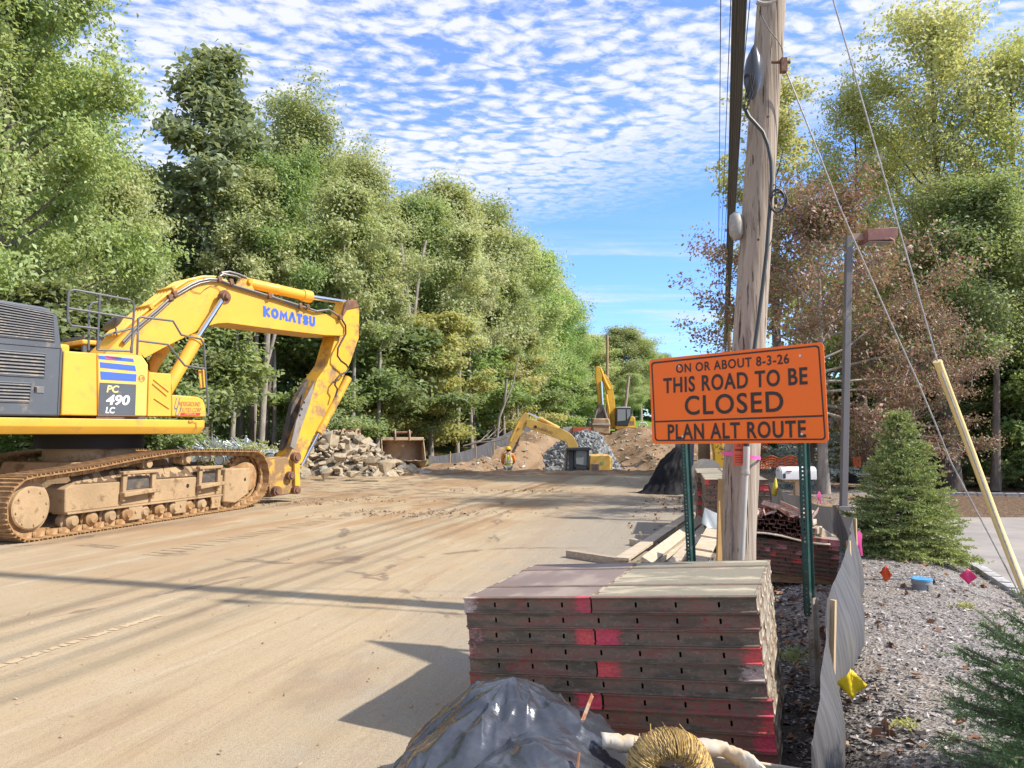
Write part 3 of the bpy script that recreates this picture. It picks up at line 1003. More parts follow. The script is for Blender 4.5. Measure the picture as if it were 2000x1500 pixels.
for lb, Y, r, limbs in (('tall pale forked tree trunk standing above the loose bucket', 43.5, .20, [[(806, 862), (805, 800), (806, 720), (803, 655)], [(803, 655), (797, 590), (786, 500), (778, 430)], [(803, 655), (812, 590), (820, 520), (832, 470)], [(797, 590), (783, 560), (770, 530)]]),
                   ('pale straight tree trunk framed between the boom and the excavator arm', 29.5, .13, [[(508, 872), (514, 790), (519, 720), (523, 640), (530, 570)], [(519, 720), (535, 660), (548, 610)]]),
                   ('dark slim tree trunk left of the pale one under the boom lettering', 29.8, .13, [[(494, 872), (493, 780), (490, 700), (485, 610)], [(491, 730), (476, 670)]]),
                   ('two pale crossing sapling stems above the worker', 47.0, .09, [[(968, 858), (975, 815), (985, 790), (990, 740)], [(985, 790), (1002, 750), (1012, 700)]])):
    t = thing('bare_trunk', lb, 'tree', at_y(limbs[0][0][0], limbs[0][0][1] + 12, Y), 0, 'pale trunks at the left wood edge')
    m = MB()
    for i, L_ in enumerate(limbs):
        n_ = len(L_)
        m.tube([at_y(a, b_, Y + .25 * i * k / n_) - t.location + (Vector((0, 0, -.8)) if (i == 0 and k == 0) else Vector((0, 0, 0))) for k, (a, b_) in enumerate(L_)], [r * (1 if i == 0 else .55) * (1.1 - .45 * k / n_) for k in range(n_)], 8)
    m.build('trunk', M_BARK if 'dark' in lb else M_BARK_PALE, t, smooth=60)


# ---- dense wood far behind: one mass nobody could count
def wood_mass(name, pts, per, size, mat, label, seed):
    rg = np.random.default_rng(seed)
    me = leaves_mesh(name, np.array(pts), [1.3] * len(pts), per, size, rg, flat=.8)
    o = link(name, me, MATS[mat])
    return tag(o, label, 'woodland', kind='stuff')


rd = random.Random(5)
pts = []
for k in range(160):
    px = rd.uniform(1060, 1440); Y = rd.uniform(112, 128)
    pts.append(((px - 1000) / FPX * Y, Y, terrain(0, Y) + 6.5 * rd.random()))
wood_mass('woodland', pts, 70, .9, 'wood_leaves', 'low bushy wood behind the trees at the far end of the road', 6)
pts = []
for k in range(800):
    s = rd.uniform(-12, 92)
    o = rd.uniform(6, 15)
    P = Vector((-9.5, 28, 0)) + RD * s - RN * o
    h = (1 - .3 * rd.random()) * (8.6 if s > 0 else 9)
    pts.append((P.x, P.y, 1.0 + h * rd.random() ** .8))
wood_mass('woodland', pts, 90, .34, 'undergrowth_leaves', 'dense dark foliage filling the depth of the left wood', 3)
pts = []
for k in range(330):
    x = rd.uniform(12, 32)
    pts.append((x, rd.uniform(28, 36) - .2 * max(0, x - 12), .3 + 7.5 * rd.random()))
wood_mass('woodland', pts, 70, .40, 'undergrowth_leaves', 'dense foliage filling the depth behind the right-hand trees', 4)


# ---- spruces
def spruce(seed, H, Rb, levels, nbr, needle, nw, per, mat, twig=.09, gap=.05, ragged=.2, rise0=-10):
    rg = np.random.default_rng(seed)
    rd = random.Random(seed)
    mb = MB()
    mb.tube([(0, 0, 0), (0, 0, H * .5), (0, 0, H * .97)], [H * .018 + .01, H * .012 + .005, .004], 7)
    A, B = [], []
    A.append(Vector((0, 0, H * .9))); B.append(Vector((0, 0, H)))

    def twigs(pts, d, L0):
        """short needle-covered twigs on both sides of a shoot"""
        L = sum((pts[i + 1] - pts[i]).length for i in range(len(pts) - 1))
        n_ = max(1, int(L / gap))
        side = d.cross(Vector((0, 0, 1)))
        side = side.normalized() if side.length > .05 else Vector((1, 0, 0))
        for i in range(len(pts) - 1):
            A.append(pts[i]); B.append(pts[i + 1])
        for k in range(n_):
            f = min(.999, (k + .3 + .6 * rd.random()) / n_) * (len(pts) - 1)
            p = pts[int(f)].lerp(pts[int(f) + 1], f - int(f))
            for sg in (-1, 1):
                td = (d * .85 + side * sg * .85 + Vector((0, 0, rd.uniform(-.5, .35)))).normalized()
                A.append(p); B.append(p + td * twig * rd.uniform(.6, 1.2) * (1 - .35 * k / n_))
    for i in range(levels):
        t = (i + .5) / levels
        z = H * (0.04 + .92 * t)
        for k in range(max(4, int(nbr * (1 - .62 * t)))):
            az = rd.uniform(0, 6.283)
            L = Rb * (1 - t) ** .85 * rd.uniform(1 - ragged, 1 + ragged * .7) + .05 * Rb
            e0 = R(rise0 + 58 * t + rd.uniform(-12, 12))
            p = Vector((0, 0, z + rd.uniform(-.5, .5) * H / levels))
            d = Vector((math.cos(az) * math.cos(e0), math.sin(az) * math.cos(e0), math.sin(e0)))
            ns = 5
            pts = [p.copy()]
            for s_ in range(ns):
                d = (d + Vector((rd.uniform(-.05, .05), rd.uniform(-.05, .05), .12 if s_ > 2 else -.05))).normalized()
                p = p + d * (L / ns)
                pts.append(p.copy())
            mb.tube(pts, [.004 + .006 * Rb * (1 - s_ / ns) for s_ in range(ns + 1)], 4, cap=False)
            twigs(pts[2:], d, L)
            side = Vector((-math.sin(az), math.cos(az), 0))
            nt = max(2, int(L / (gap * 2.4)))
            for s_ in range(nt):
                f = 0.25 + .7 * (s_ + rd.random()) / nt
                ff = min(f, .999) * ns
                q = pts[int(ff)].lerp(pts[int(ff) + 1], ff - int(ff))
                for sg in (-1, 1):
                    sl = L * (.10 + .42 * (1 - f)) * rd.uniform(.7, 1.2)
                    sd = (d * .75 + side * sg * .9 + Vector((0, 0, rd.uniform(-.35, .15)))).normalized()
                    twigs([q, q + sd * sl * .5 + Vector((0, 0, -.01)), q + sd * sl], sd, sl)
    A = np.array([tuple(v) for v in A]); B = np.array([tuple(v) for v in B])
    Ls = np.linalg.norm(B - A, axis=1)
    cnt = np.maximum(6, (Ls / needle * per).astype(int))
    a = np.repeat(A, cnt, axis=0)
    ax = np.repeat((B - A) / Ls[:, None], cnt, axis=0)
    ll = np.repeat(Ls, cnt)[:, None]
    N = len(a)
    f = rg.random((N, 1))
    base = a + ax * ll * f
    r = rng_unit(rg, N)
    r -= ax * (r * ax).sum(1, keepdims=True)
    r /= np.linalg.norm(r, axis=1, keepdims=True) + 1e-6
    r[:, 2] += .25
    dirn = ax * .75 + r * .8
    dirn /= np.linalg.norm(dirn, axis=1, keepdims=True)
    nl = needle * (.7 + .5 * rg.random((N, 1)))
    w = np.cross(dirn, rng_unit(rg, N))
    w /= np.linalg.norm(w, axis=1, keepdims=True) + 1e-6
    V = np.stack([base - w * nw, base + w * nw, base + dirn * nl], axis=1).reshape(-1, 3)
    me = fast_mesh('needles', V, np.arange(N * 3).reshape(-1, 3))
    me.materials.append(MATS[mat])
    tm = mb.mesh('trunk', 40)
    tm.materials.append(M_BARK)
    return tm, me, N


def plant_spruce(sp, label, loc, rz=0):
    t = thing('spruce_tree', label, 'tree', loc, rz)
    link('trunk', sp[0], None, t)
    link('needles', sp[1], None, t)
    return t


s1 = spruce(31, 1.76, .72, 22, 18, .030, .0080, 2.5, 'spruce_needles', twig=.095, gap=.062, ragged=.14)
g = at_z(1765, 1083, 0.17)
plant_spruce(s1, 'bright green cone-shaped young spruce on the mulch bed beside the parking lot', (g.x, g.y, .15))
s2 = spruce(33, 1.05, .70, 15, 15, .0165, .0022, 4.6, 'dark_spruce_needles', twig=.085, gap=.042, ragged=.18, rise0=-4)
plant_spruce(s2, 'dark green spruce with sharp twigs cut by the lower right corner', (2.30, 3.0, .13), 1.2)
s3 = spruce(35, 3.2, 1.45, 14, 12, .065, .010, 1.1, 'blue_spruce_needles', twig=.2, gap=.15, ragged=.25)
g = at_y(1585, 845, 18.5)
plant_spruce(s3, 'pale blue-green spruce behind the mailbox and under the maple', (g.x, 18.5, .1))
# ================================================================== BIG EXCAVATOR
YEL = (0.76, 0.415, 0.055)
M_YEL = pmat('yellow_paint', YEL, 0.42, var=0.05, vscale=1.5, dirt=(0.50, 0.30, 0.085), dirt_amt=0.22, dscale=1.6, spec=0.4)
M_YEL_DIRTY = pmat('dirty_yellow_paint', (0.74, 0.41, 0.04), 0.5, var=0.08, vscale=2.0, dirt=(0.33, 0.20, 0.10), dirt_amt=0.38, dscale=2.6, spec=0.35)
M_YEL_PALE = pmat('pale_yellow_paint', (0.80, 0.50, 0.11), 0.45, var=0.03, dirt=(0.5, 0.33, 0.14), dirt_amt=0.06)
M_GREY_P = pmat('grey_paint', (0.085, 0.095, 0.11), 0.5, var=0.08, vscale=2, dirt=(0.22, 0.19, 0.16), dirt_amt=0.14, dscale=3, bump=0.03, bscale=60)
M_RAIL = pmat('rail_grey', (0.10, 0.105, 0.115), 0.5, var=0.1, dirt=(0.25, 0.2, 0.15), dirt_amt=0.15)
M_BLACK = pmat('black_void', (0.012, 0.012, 0.013), 0.7)  # flat black, also painted for the shade inside vents, holes and the latch slot
M_SLAT = pmat('slat_grey', (0.15, 0.15, 0.155), 0.55, dirt=(0.3, 0.25, 0.19), dirt_amt=0.3, dscale=6)
M_DUSTY = pmat('dusty_steel', (0.38, 0.265, 0.15), 0.9, var=0.16, vscale=1.6, bump=0.35, bscale=22, dirt=(0.21, 0.135, 0.075), dirt_amt=0.25, dscale=3.2, spec=0.2)
M_TRACK = pmat('rusty_track', (0.33, 0.19, 0.085), 0.85, var=0.22, vscale=7, bump=0.4, bscale=30, dirt=(0.43, 0.30, 0.17), dirt_amt=0.32, dscale=5, spec=0.25)
M_MUD = pmat('caked_mud', (0.15, 0.10, 0.062), 1.0, var=0.3, vscale=6, bump=1.0, bscale=18, spec=0.1)
M_CHROME = pmat('chrome_rod', (0.75, 0.75, 0.76), 0.16, metal=1.0)
M_RUST = pmat('rusty_steel', (0.19, 0.095, 0.055), 0.8, var=0.3, vscale=8, bump=0.3, bscale=30, dirt=(0.12, 0.07, 0.05), dirt_amt=0.3)
M_WEAR = pmat('worn_dark_steel', (0.075, 0.068, 0.062), 0.6, var=0.3, vscale=4, dirt=(0.22, 0.15, 0.09), dirt_amt=0.34, dscale=3.5)
M_WEARG = pmat('worn_grey_steel', (0.24, 0.225, 0.205), 0.6, var=0.15, dirt=(0.22, 0.14, 0.09), dirt_amt=0.3, dscale=4)
M_HOSE = pmat('hose_black', (0.03, 0.028, 0.027), 0.6)
M_PIPE = pmat('pipe_grey', (0.16, 0.15, 0.145), 0.45, metal=0.4, dirt=(0.3, 0.2, 0.1), dirt_amt=0.25)
M_BLUE = pmat('decal_blue', (0.055, 0.13, 0.52), 0.5)
M_WHITE = pmat('decal_white', (0.82, 0.81, 0.78), 0.5)
M_CREAM = pmat('decal_cream', (0.82, 0.60, 0.24), 0.5)
M_RED = pmat('decal_red', (0.62, 0.035, 0.03), 0.5)
M_PINKD = pmat('decal_pink', (0.75, 0.10, 0.17), 0.5)
M_NAVY = pmat('decal_navy', (0.10, 0.13, 0.24), 0.5)
M_BROWN = pmat('decal_brown', (0.30, 0.15, 0.06), 0.5)

HEAD = R(36.5)
EXC = Vector((-8.01, 14.44, 0))
ex = thing('excavator', 'large yellow tracked excavator with grey engine cover, its arm folded down beside the road', 'excavator', EXC, math.pi / 2 - HEAD)
MW = Matrix.Translation(EXC) @ Matrix.Rotation(math.pi / 2 - HEAD, 4, 'Z')
MI = MW.inverted()
NY = (MW.to_3x3() @ Vector((0, 1, 0)))


def S(px, py, ly):
    return MI @ on_plane(px, py, MW @ Vector((0, ly, 0)), NY)


def plate(pts, ly, thick):
    """outline in photo pixels on the plane y=ly, pushed to y=ly+thick"""
    P3 = [S(a, b, ly) for a, b in pts]
    m = MB()
    m.prism(P3, (0, thick, 0))
    return m


# ---- undercarriage
TA = R(20.5)
TR = Matrix.Rotation(TA, 4, 'Z')


def tpath():
    pts = []
    ic, ir = (-2.70, .50), .465
    sc_, sr = (2.70, .66), .555
    for k in range(9):
        pts.append((ic[0] + (2.32 - ic[0]) * k / 8, .035))
    for k in range(13):
        a = R(-78 + (168) * k / 12)
        pts.append((sc_[0] + sr * math.cos(a), sc_[1] + sr * math.sin(a)))
    for p in ((1.6, 1.25), (.75, 1.27), (.2, 1.245), (-.6, 1.17), (-1.7, 1.04)):
        pts.append(p)
    for k in range(13):
        a = R(92 + 176 * k / 12)
        pts.append((ic[0] + ir * math.cos(a), ic[1] + ir * math.sin(a)))
    return pts


tp_ = tpath()
seg_ = [math.dist(tp_[i], tp_[(i + 1) % len(tp_)]) for i in range(len(tp_))]
tot_ = sum(seg_)
NSH = int(round(tot_ / .228))


def at_len(s):
    s %= tot_
    for i, l in enumerate(seg_):
        if s <= l:
            a, b_ = tp_[i], tp_[(i + 1) % len(tp_)]
            f = s / l
            return (a[0] + (b_[0] - a[0]) * f, a[1] + (b_[1] - a[1]) * f)
        s -= l
    return tp_[0]


shm = MB()
shm.box((0, 0, .006), (.218, .60, .018))
for gx in (-.088, 0.0, .082):
    shm.box((gx, 0, -.018), (.020, .60, .034), taper=1.0)
shm.box((.112, 0, .012), (.03, .60, .014))
for sy in (-.12, .12):
    shm.box((0, sy, .055), (.17, .05, .09))
    shm.cyl((-.09, sy - .03, .055), (-.09, sy + .03, .055), .042, 8)
shm.cyl((-.09, -.16, .055), (-.09, .16, .055), .025, 8)
shoe_me = shm.mesh('track_shoe', 30)


def track_side(sy):
    """sy=-1 right (towards the camera), +1 left"""
    yc = 1.44 * sy
    def W(x, y, z): return TR @ Vector((x, yc + y * (-sy), z))   # y>0 is outwards... towards -sy*... see below
    out = sy    # outward lateral sign

    def T(x, o, z): return TR @ Vector((x, yc + o * out, z))      # o: outward offset
    fr = MB()
    # main beam with sloping top
    fr.prism([T(-2.08, .19, .36), T(1.95, .19, .36), T(1.95, .19, .74), T(-1.96, .19, .80), T(-2.08, .19, .74)], TR.to_3x3() @ Vector((0, -.42 * out, 0)))
    fr.prism([T(-1.96, .17, .80), T(1.4, .17, .75), T(1.4, -.02, .98), T(-1.3, -.02, .98)], TR.to_3x3() @ Vector((0, -.15 * out, 0)))
    fr.prism([T(-1.0, -.1, .45), T(1.0, -.1, .45), T(1.0, -.1, .80), T(-1.0, -.1, .80)], TR.to_3x3() @ Vector((0, -.75 * out, 0)))
    frame = fr.build('track_frame', M_DUSTY, ex, bevel=.02)
    # lower flange
    fl = MB()
    fl.prism([T(-2.06, .225, .335), T(1.95, .225, .335), T(1.95, .225, .365), T(-2.06, .225, .365)], TR.to_3x3() @ Vector((0, -.3 * out, 0)))
    fl.build('flange', M_DUSTY, frame)
    # final drive guard at the front
    gd = MB()
    gd.prism([T(1.72, .26, .20), T(2.12, .26, .14), T(2.54, .26, .30), T(2.62, .26, .60), T(2.62, .26, .86), T(1.78, .26, .88)], TR.to_3x3() @ Vector((0, -.34 * out, 0)))
    gd.build('drive_guard', M_DUSTY, frame, bevel=.03)
    hl = MB()
    hl.cyl(T(2.42, .264, .62), T(2.42, .255, .62), .035, 12)
    hl.build('hole', M_BLACK, frame)  # black disc on the guard stands in for the shade inside a hole
    hl = MB()
    hl.cyl(T(.72, .196, .60), T(.72, .185, .60), .04, 12)
    hl.build('hole', M_BLACK, frame)  # another black disc for a hole's shaded inside
    # idler disc with hub
    idl = MB()
    idl.lathe([(0, .40), (.05, .42), (.30, .42), (.34, .325), (.40, .32), (.415, .30), (.42, .0)], T(-2.70, -.20, .50), TR.to_3x3() @ Vector((0, out, 0)), 36)
    for k in range(8):
        a = k * math.pi / 4 + .2
        p = T(-2.70 + .26 * math.cos(a), .215, .50 + .26 * math.sin(a))
        idl.cyl(p, p + TR.to_3x3() @ Vector((0, .018 * out, 0)), .016, 8)
    idl.build('idler', M_DUSTY, frame)
    # sprocket
    spk = MB()
    spk.lathe([(0, .30), (.02, .44), (.10, .44), (.12, .34), (.28, .30), (.30, .0)], T(2.70, -.14, .66), TR.to_3x3() @ Vector((0, out, 0)), 30)
    for k in range(20):
        a = k * 2 * math.pi / 20
        spk.box(T(2.70 + .46 * math.cos(a), -.08, .66 + .46 * math.sin(a)), (.07, .07, .07), TR.to_3x3() @ Matrix.Rotation(-a, 3, 'Y'))
    spk.build('sprocket', M_TRACK, frame)
    # bottom rollers and carrier rollers
    for k in range(11):
        x = -1.90 + k * .385
        ro = MB()
        ro.lathe([(0, .10), (.06, .12), (.10, .12), (.12, .155), (.16, .155), (.18, .12), (.24, .12), (.27, .085), (.30, .07)], T(x, -.08, .215), TR.to_3x3() @ Vector((0, out, 0)), 18)
        ro.build('roller', M_TRACK if k % 2 else M_DUSTY, frame)
    for x in (-.30, .72):
        ro = MB()
        ro.lathe([(0, .10), (.10, .10), (.12, .085), (.22, .085), (.24, .105), (.30, .105), (.31, .075), (.37, .07)], T(x, -.17, 1.06 if x < 0 else 1.105), TR.to_3x3() @ Vector((0, out, 0)), 18)
        ro.prism([T(x - .1, -.16, .80), T(x + .1, -.16, .80), T(x + .05, -.16, 1.1), T(x - .05, -.16, 1.1)], TR.to_3x3() @ Vector((0, -.05 * out, 0)))
        ro.build('carrier_roller', M_DUSTY, frame)
    # guards between rollers
    for x in (-.62, .52, 1.55):
        g_ = MB()
        g_.prism([T(x - .16, .215, .335), T(x - .12, .215, .20), T(x - .15, .215, .10), T(x + .15, .215, .10), T(x + .13, .215, .20), T(x + .17, .215, .335)], TR.to_3x3() @ Vector((0, -.04 * out, 0)))
        g_.cyl(T(x, .22, .24), T(x, .235, .24), .03, 8)
        g_.build('roller_guard', M_DUSTY, frame, bevel=.01)
    # steps
    for x0, x1 in ((-1.02, -.20), (.92, 1.62)):
        st_ = MB()
        st_.prism([T(x0, .20, .90), T(x1, .20, .90), T(x1, .20, .96), T(x0, .20, .96)], TR.to_3x3() @ Vector((0, .11 * out, 0)))
        for xx in (x0 + .04, x1 - .10):
            st_.prism([T(xx, .195, .44), T(xx + .06, .195, .44), T(xx + .10, .20, .90), T(xx, .20, .90)], TR.to_3x3() @ Vector((0, .07 * out, 0)))
        st_.prism([T(x0 + .02, .21, .52), T(x1 + .04, .21, .56), T(x1 + .04, .21, .63), T(x0 + .02, .21, .60)], TR.to_3x3() @ Vector((0, .12 * out, 0)))
        st_.build('step', M_DUSTY, frame, bevel=.014)
        dk = MB()
        dk.prism([T(x0 + .12, .192, .64), T(x1 - .1, .192, .64), T(x1 - .12, .192, .86), T(x0 + .12, .192, .84)], TR.to_3x3() @ Vector((0, .012 * out, 0)))
        dk.build('pocket', M_WEAR, frame)
    # mud lying on the beam
    md = MB()
    rows = []
    rdm = random.Random(3)
    for i in range(60):
        x = -1.9 + 3.4 * i / 59
        z0 = .80 - .02 * i / 59
        rows.append([T(x, .19, z0 - .005), T(x, .13, z0 + rdm.uniform(.0, .05)), T(x, .05, z0 + .08 + rdm.uniform(0, .07)), T(x, -.03, z0 + .16 + rdm.uniform(0, .06)), T(x, -.2, z0 + .17 + rdm.uniform(0, .05))])
    md.sheet(rows)
    md.build('mud', M_MUD, frame, smooth=60)
    # chain
    chain = MB()
    pts = [at_len(tot_ * k / 120) for k in range(120)]
    inn = []
    for k in range(120):
        a, b_ = pts[k - 1], pts[(k + 1) % 120]
        tx, tz = b_[0] - a[0], b_[1] - a[1]
        l = math.hypot(tx, tz)
        inn.append((pts[k][0] - tz / l * .06, pts[k][1] + tx / l * .06))
    chain.tube([T(x, 0.0, z) for x, z in inn], .03, 6, closed=True)
    cpart = chain.build('track_chain', M_TRACK, ex)
    for k in range(NSH):
        s = tot_ * k / NSH
        p = at_len(s)
        a = at_len(s - .06); b_ = at_len(s + .06)
        ang = math.atan2(b_[1] - a[1], b_[0] - a[0])
        o = link('track_shoe', shoe_me, M_TRACK, cpart)
        o.matrix_local = Matrix.Translation(T(p[0], 0, p[1])) @ TR @ Matrix.Rotation(-ang, 4, 'Y') 
    return frame


track_side(-1)
track_side(1)
# carbody and swing bearing
cb = MB()
cb.prism([TR @ Vector(p) for p in ((-1.25, -.95, .60), (1.25, -.95, .60), (1.0, -.9, 1.10), (-1.0, -.9, 1.10))], TR.to_3x3() @ Vector((0, 1.85, 0)))
cb.cyl((0, 0, 1.08), (0, 0, 1.34), .78, 36)
cb.build('carbody', M_DUSTY, ex, bevel=.02)
sb = MB()
sb.cyl((0, 0, 1.33), (0, 0, 1.60), .92, 36)
sb.build('swing_bearing', M_BLACK, ex)

# ---- upper structure, right side face at y = -1.5
YS = -1.5
zb = S(200, 848, YS).z
zt = S(200, 818, YS).z
zm = S(200, 833, YS).z
xf = S(405, 840, YS).x
prof = [(YS, zm), (YS, zt), (1.5, zt), (1.5, zm), (1.42, zb), (YS + .10, zb)]
dk = MB()
plan = [(-3.3, YS), (xf - .10, YS), (xf, YS + .10), (xf + .15, YS + .8), (xf + .15, 1.4), (xf, 1.5), (-3.3, 1.5)]
n = len(plan)
plan2 = [(x * (1.0 if x < 0 else .975), y * .94) for x, y in plan]
dk.v = [Vector((x, y, zb)) for x, y in plan2] + [Vector((x, y, zm)) for x, y in plan] + [Vector((x, y, zt)) for x, y in plan]
dk.f = [tuple(range(n))[::-1], tuple(range(2 * n, 3 * n))]
for l in (0, 1):
    for i in range(n):
        j = (i + 1) % n
        dk.f.append((l * n + i, l * n + j, (l + 1) * n + j, (l + 1) * n + i))
dk.build('deck', M_YEL, ex, bevel=.012)

DEEP = 0.86
hood_p = [(-70, 811), (-70, 573), (0, 585), (90, 600), (113, 617), (121, 678), (124, 684), (118, 813)]
hood = plate(hood_p, YS, DEEP).build('engine_hood', M_GREY_P, ex, bevel=.03)
# left-hand housing and cab behind the boom
lb = MB()
zh = S(50, 640, YS).z
lb.box((-1.55, .95, (zt + zh) / 2), (2.6, 1.1, zh - zt))
lb.box((-1.55, 0, (zt + zh - .35) / 2), (2.6, 1.6, zh - zt - .35))
lb.build('engine_housing', M_YEL, ex, bevel=.05)
cw = MB()
pl = [(-2.7, -1.5)] + [(-2.75 - .95 * math.cos(R(a)) ** .6, 1.5 * math.sin(R(a))) for a in range(-85, 86, 17)] + [(-2.7, 1.5)]
cw.prism([Vector((x, y, zb - .05)) for x, y in pl], (0, 0, 1.45))
cw.build('counterweight', M_GREY_P, ex, bevel=.05)
cab = MB()
c0, c1 = .05, 1.35
cab.box(((c0 + c1) / 2, 1.02, zt + .32), (c1 - c0, .92, .62))
for x in (c0 + .04, c1 - .05):
    for y in (.60, 1.44):
        cab.box((x, y, zt + 1.05), (.08, .08, .9))
cabo = cab.build('cab', M_GREY_P, ex, bevel=.02)
rf = MB()
rf.box(((c0 + c1) / 2, 1.02, zt + 1.54), (c1 - c0 + .06, .98, .10))
rf.build('cab_roof', M_YEL, cabo, bevel=.03)
M_GLASS = pmat('cab_glass', (0.03, 0.04, 0.045), 0.06, spec=0.6)
gl = MB()
gl.box(((c0 + c1) / 2, .60, zt + 1.05), (c1 - c0 - .16, .02, .86))
gl.box((c1 - .05, 1.02, zt + 1.05), (.02, .76, .86))
gl.box(((c0 + c1) / 2, 1.45, zt + 1.05), (c1 - c0 - .16, .02, .86))
gl.build('window', M_GLASS, cabo)
gr_ = MB()
for k in range(14):
    x = c0 + .02 + (c1 - c0) * k / 13
    gr_.box((x, 1.02, zt + 1.64), (.03, .95, .05))
gr_.build('roof_guard', M_RAIL, cabo)

panel = plate([(125, 685), (189, 690), (190, 812), (119, 811)], YS - .004, DEEP).build('side_panel', M_YEL, ex, bevel=.02)
npan = plate([(191, 690), (262, 694), (280, 697), (290, 712), (287, 813), (192, 812)], YS - .006, DEEP).build('number_panel', M_YEL_PALE, ex, bevel=.025)
fbox = plate([(281, 699), (294, 727), (334, 730), (335, 813), (288, 813), (291, 712)], YS + .01, .8).build('front_box', M_YEL, ex, bevel=.012)
rib = MB()
for a, b_ in (((300, 741), (330, 765)), ((298, 749), (326, 773)), ((301, 778), (331, 798))):
    p, q_ = S(*a, YS), S(*b_, YS)
    rib.tube([p, q_], .012, 6)
rib.build('rib', M_YEL, fbox)
tb = plate([(336, 771), (386, 775), (396, 780), (402, 795), (403, 814), (335, 813)], YS - .01, .82).build('tool_box', M_YEL, ex, bevel=.02)
# lettering of the owner on the tool box
YL = YS - .016
lettering("U", S(340, 800, YL), S(349, 800, YL), S(343, 777, YL), M_NAVY, tb, bold=.0, shear=.3)
lettering("U", S(342, 813, YL), S(352, 813, YL), S(345, 793, YL), M_NAVY, tb, bold=.0, shear=.3)
lettering("NDERGROUND", S(350, 793, YL), S(391, 794, YL), S(350, 784, YL), M_BROWN, tb, bold=.0, shear=.2)
lettering("TILITIES CORP", S(352, 804.5, YL), S(393, 805, YL), S(352, 796, YL), M_BROWN, tb, bold=.0, shear=.2)
rb_ = MB()
rb_.prism([S(352, 811, YL + .004), S(390, 811.5, YL + .004), S(392, 806.5, YL + .004), S(353, 806, YL + .004)], (0, -.003, 0))
rb_.build('red_bar', M_RED, tb)
lettering("LINDEN, NJ", S(361, 810.2, YL), S(382, 810.4, YL), S(361, 807.2, YL), M_CREAM, tb, bold=.0)
# number panel decals
YD = YS - .012


def decal(pts, mat, parent, name='stripe'):
    m = MB()
    m.prism([S(a, b_, YD) for a, b_ in pts], (0, .004, 0))
    return m.build(name, mat, parent)


decal([(191.5, 694), (260, 700.5), (262, 707), (194, 701)], M_BLUE, npan)
decal([(195, 707), (264, 714), (266, 725), (196, 718)], M_BLUE, npan)
decal([(196, 725), (267, 731), (266, 745), (197, 741)], M_BLUE, npan)
decal([(205, 694.5), (237, 697.5), (238, 703), (206, 700)], M_PINKD, npan, 'sticker')
decal([(195, 747), (266, 751), (264, 811), (192, 810)], M_GREY_P, npan, 'plate')
YE = YD - .004
lettering("PC", S(208, 766.5, YE), S(233, 767.5, YE), S(208, 752, YE), M_CREAM, npan, bold=.03, shear=.2)
lettering("490", S(207, 791, YE), S(254, 792, YE), S(207, 770.5, YE), M_WHITE, npan, bold=.03, shear=.2)
lettering("LC", S(206, 807, YE), S(225, 807.5, YE), S(206, 794.5, YE), M_WHITE, npan, bold=.03, shear=.2)
lettering("E-35", S(272, 742, YE), S(282, 742.5, YE), S(272, 735.5, YE), M_RED, npan, bold=.0)
cc = S(277, 739, YE)
rg_ = MB()
rg_.tube([cc + Vector((.052 * math.cos(a * .3927), 0, .06 * math.sin(a * .3927))) for a in range(16)], .0035, 4, closed=True)
rg_.build('ring', M_RED, npan)


# vents with slats
def vent(corners, nsl):
    bl, br, tr, tl = corners
    m = MB()
    m.prism([S(*p, YS - .003) for p in corners], (0, .03, 0))
    m.build('vent', M_BLACK, hood)  # black panel on the hood stands in for the shaded recess
    for k in range(nsl):
        f = (k + .5) / nsl
        a = S(bl[0] + (tl[0] - bl[0]) * f, bl[1] + (tl[1] - bl[1]) * f, YS)
        b_ = S(br[0] + (tr[0] - br[0]) * f, br[1] + (tr[1] - br[1]) * f, YS)
        h = abs(S(*tl, YS).z - S(*bl, YS).z) / nsl
        sm = MB()
        v0 = [a + Vector((0, -.012, -h * .30)), b_ + Vector((0, -.012, -h * .30)), b_ + Vector((0, .012, h * .22)), a + Vector((0, .012, h * .22))]
        sm.prism(v0, (0, -.012, .004))
        sm.build('slat', M_SLAT, hood)
    fr_ = MB()
    pts = [S(*p, YS - .004) for p in corners]
    fr_.tube(pts, .014, 6, closed=True)
    fr_.build('vent_frame', M_GREY_P, hood)


vent([(-70, 650), (106, 667), (103, 612), (-70, 578)], 12)
vent([(-70, 728), (86, 737), (88, 691), (-70, 678)], 7)
vent([(-70, 782), (57, 786), (60, 749), (-70, 742)], 6)
lk = MB()
lk.prism([S(67, 754, YS), S(86, 755, YS), S(85.5, 768, YS), S(67, 767, YS)], (0, -.012, 0))
lk.build('latch', M_SLAT, hood, bevel=.004)
lk = MB()
lk.prism([S(67.5, 755.5, YS - .012), S(72, 756, YS - .012), S(72, 766, YS - .012), S(67.5, 765.5, YS - .012)], (0, -.004, 0))
lk.build('latch_slot', M_BLACK, hood)
sm = MB()
sm.tube([S(-70, 664, YS), S(0, 671, YS - .002), S(119, 681, YS - .002)], .006, 4)
sm.tube([S(118, 683, YS - .003), S(112, 812, YS - .003)], .004, 4)
sm.build('seam', M_BLACK, hood)


# hand rails
def rail(paths, name='hand_rail', ly=-1.38, r=.021):
    m = MB()
    for p in paths:
        m.tube([S(a, b_, ly) for a, b_ in p], r, 8)
    return m.build(name, M_RAIL, ex)


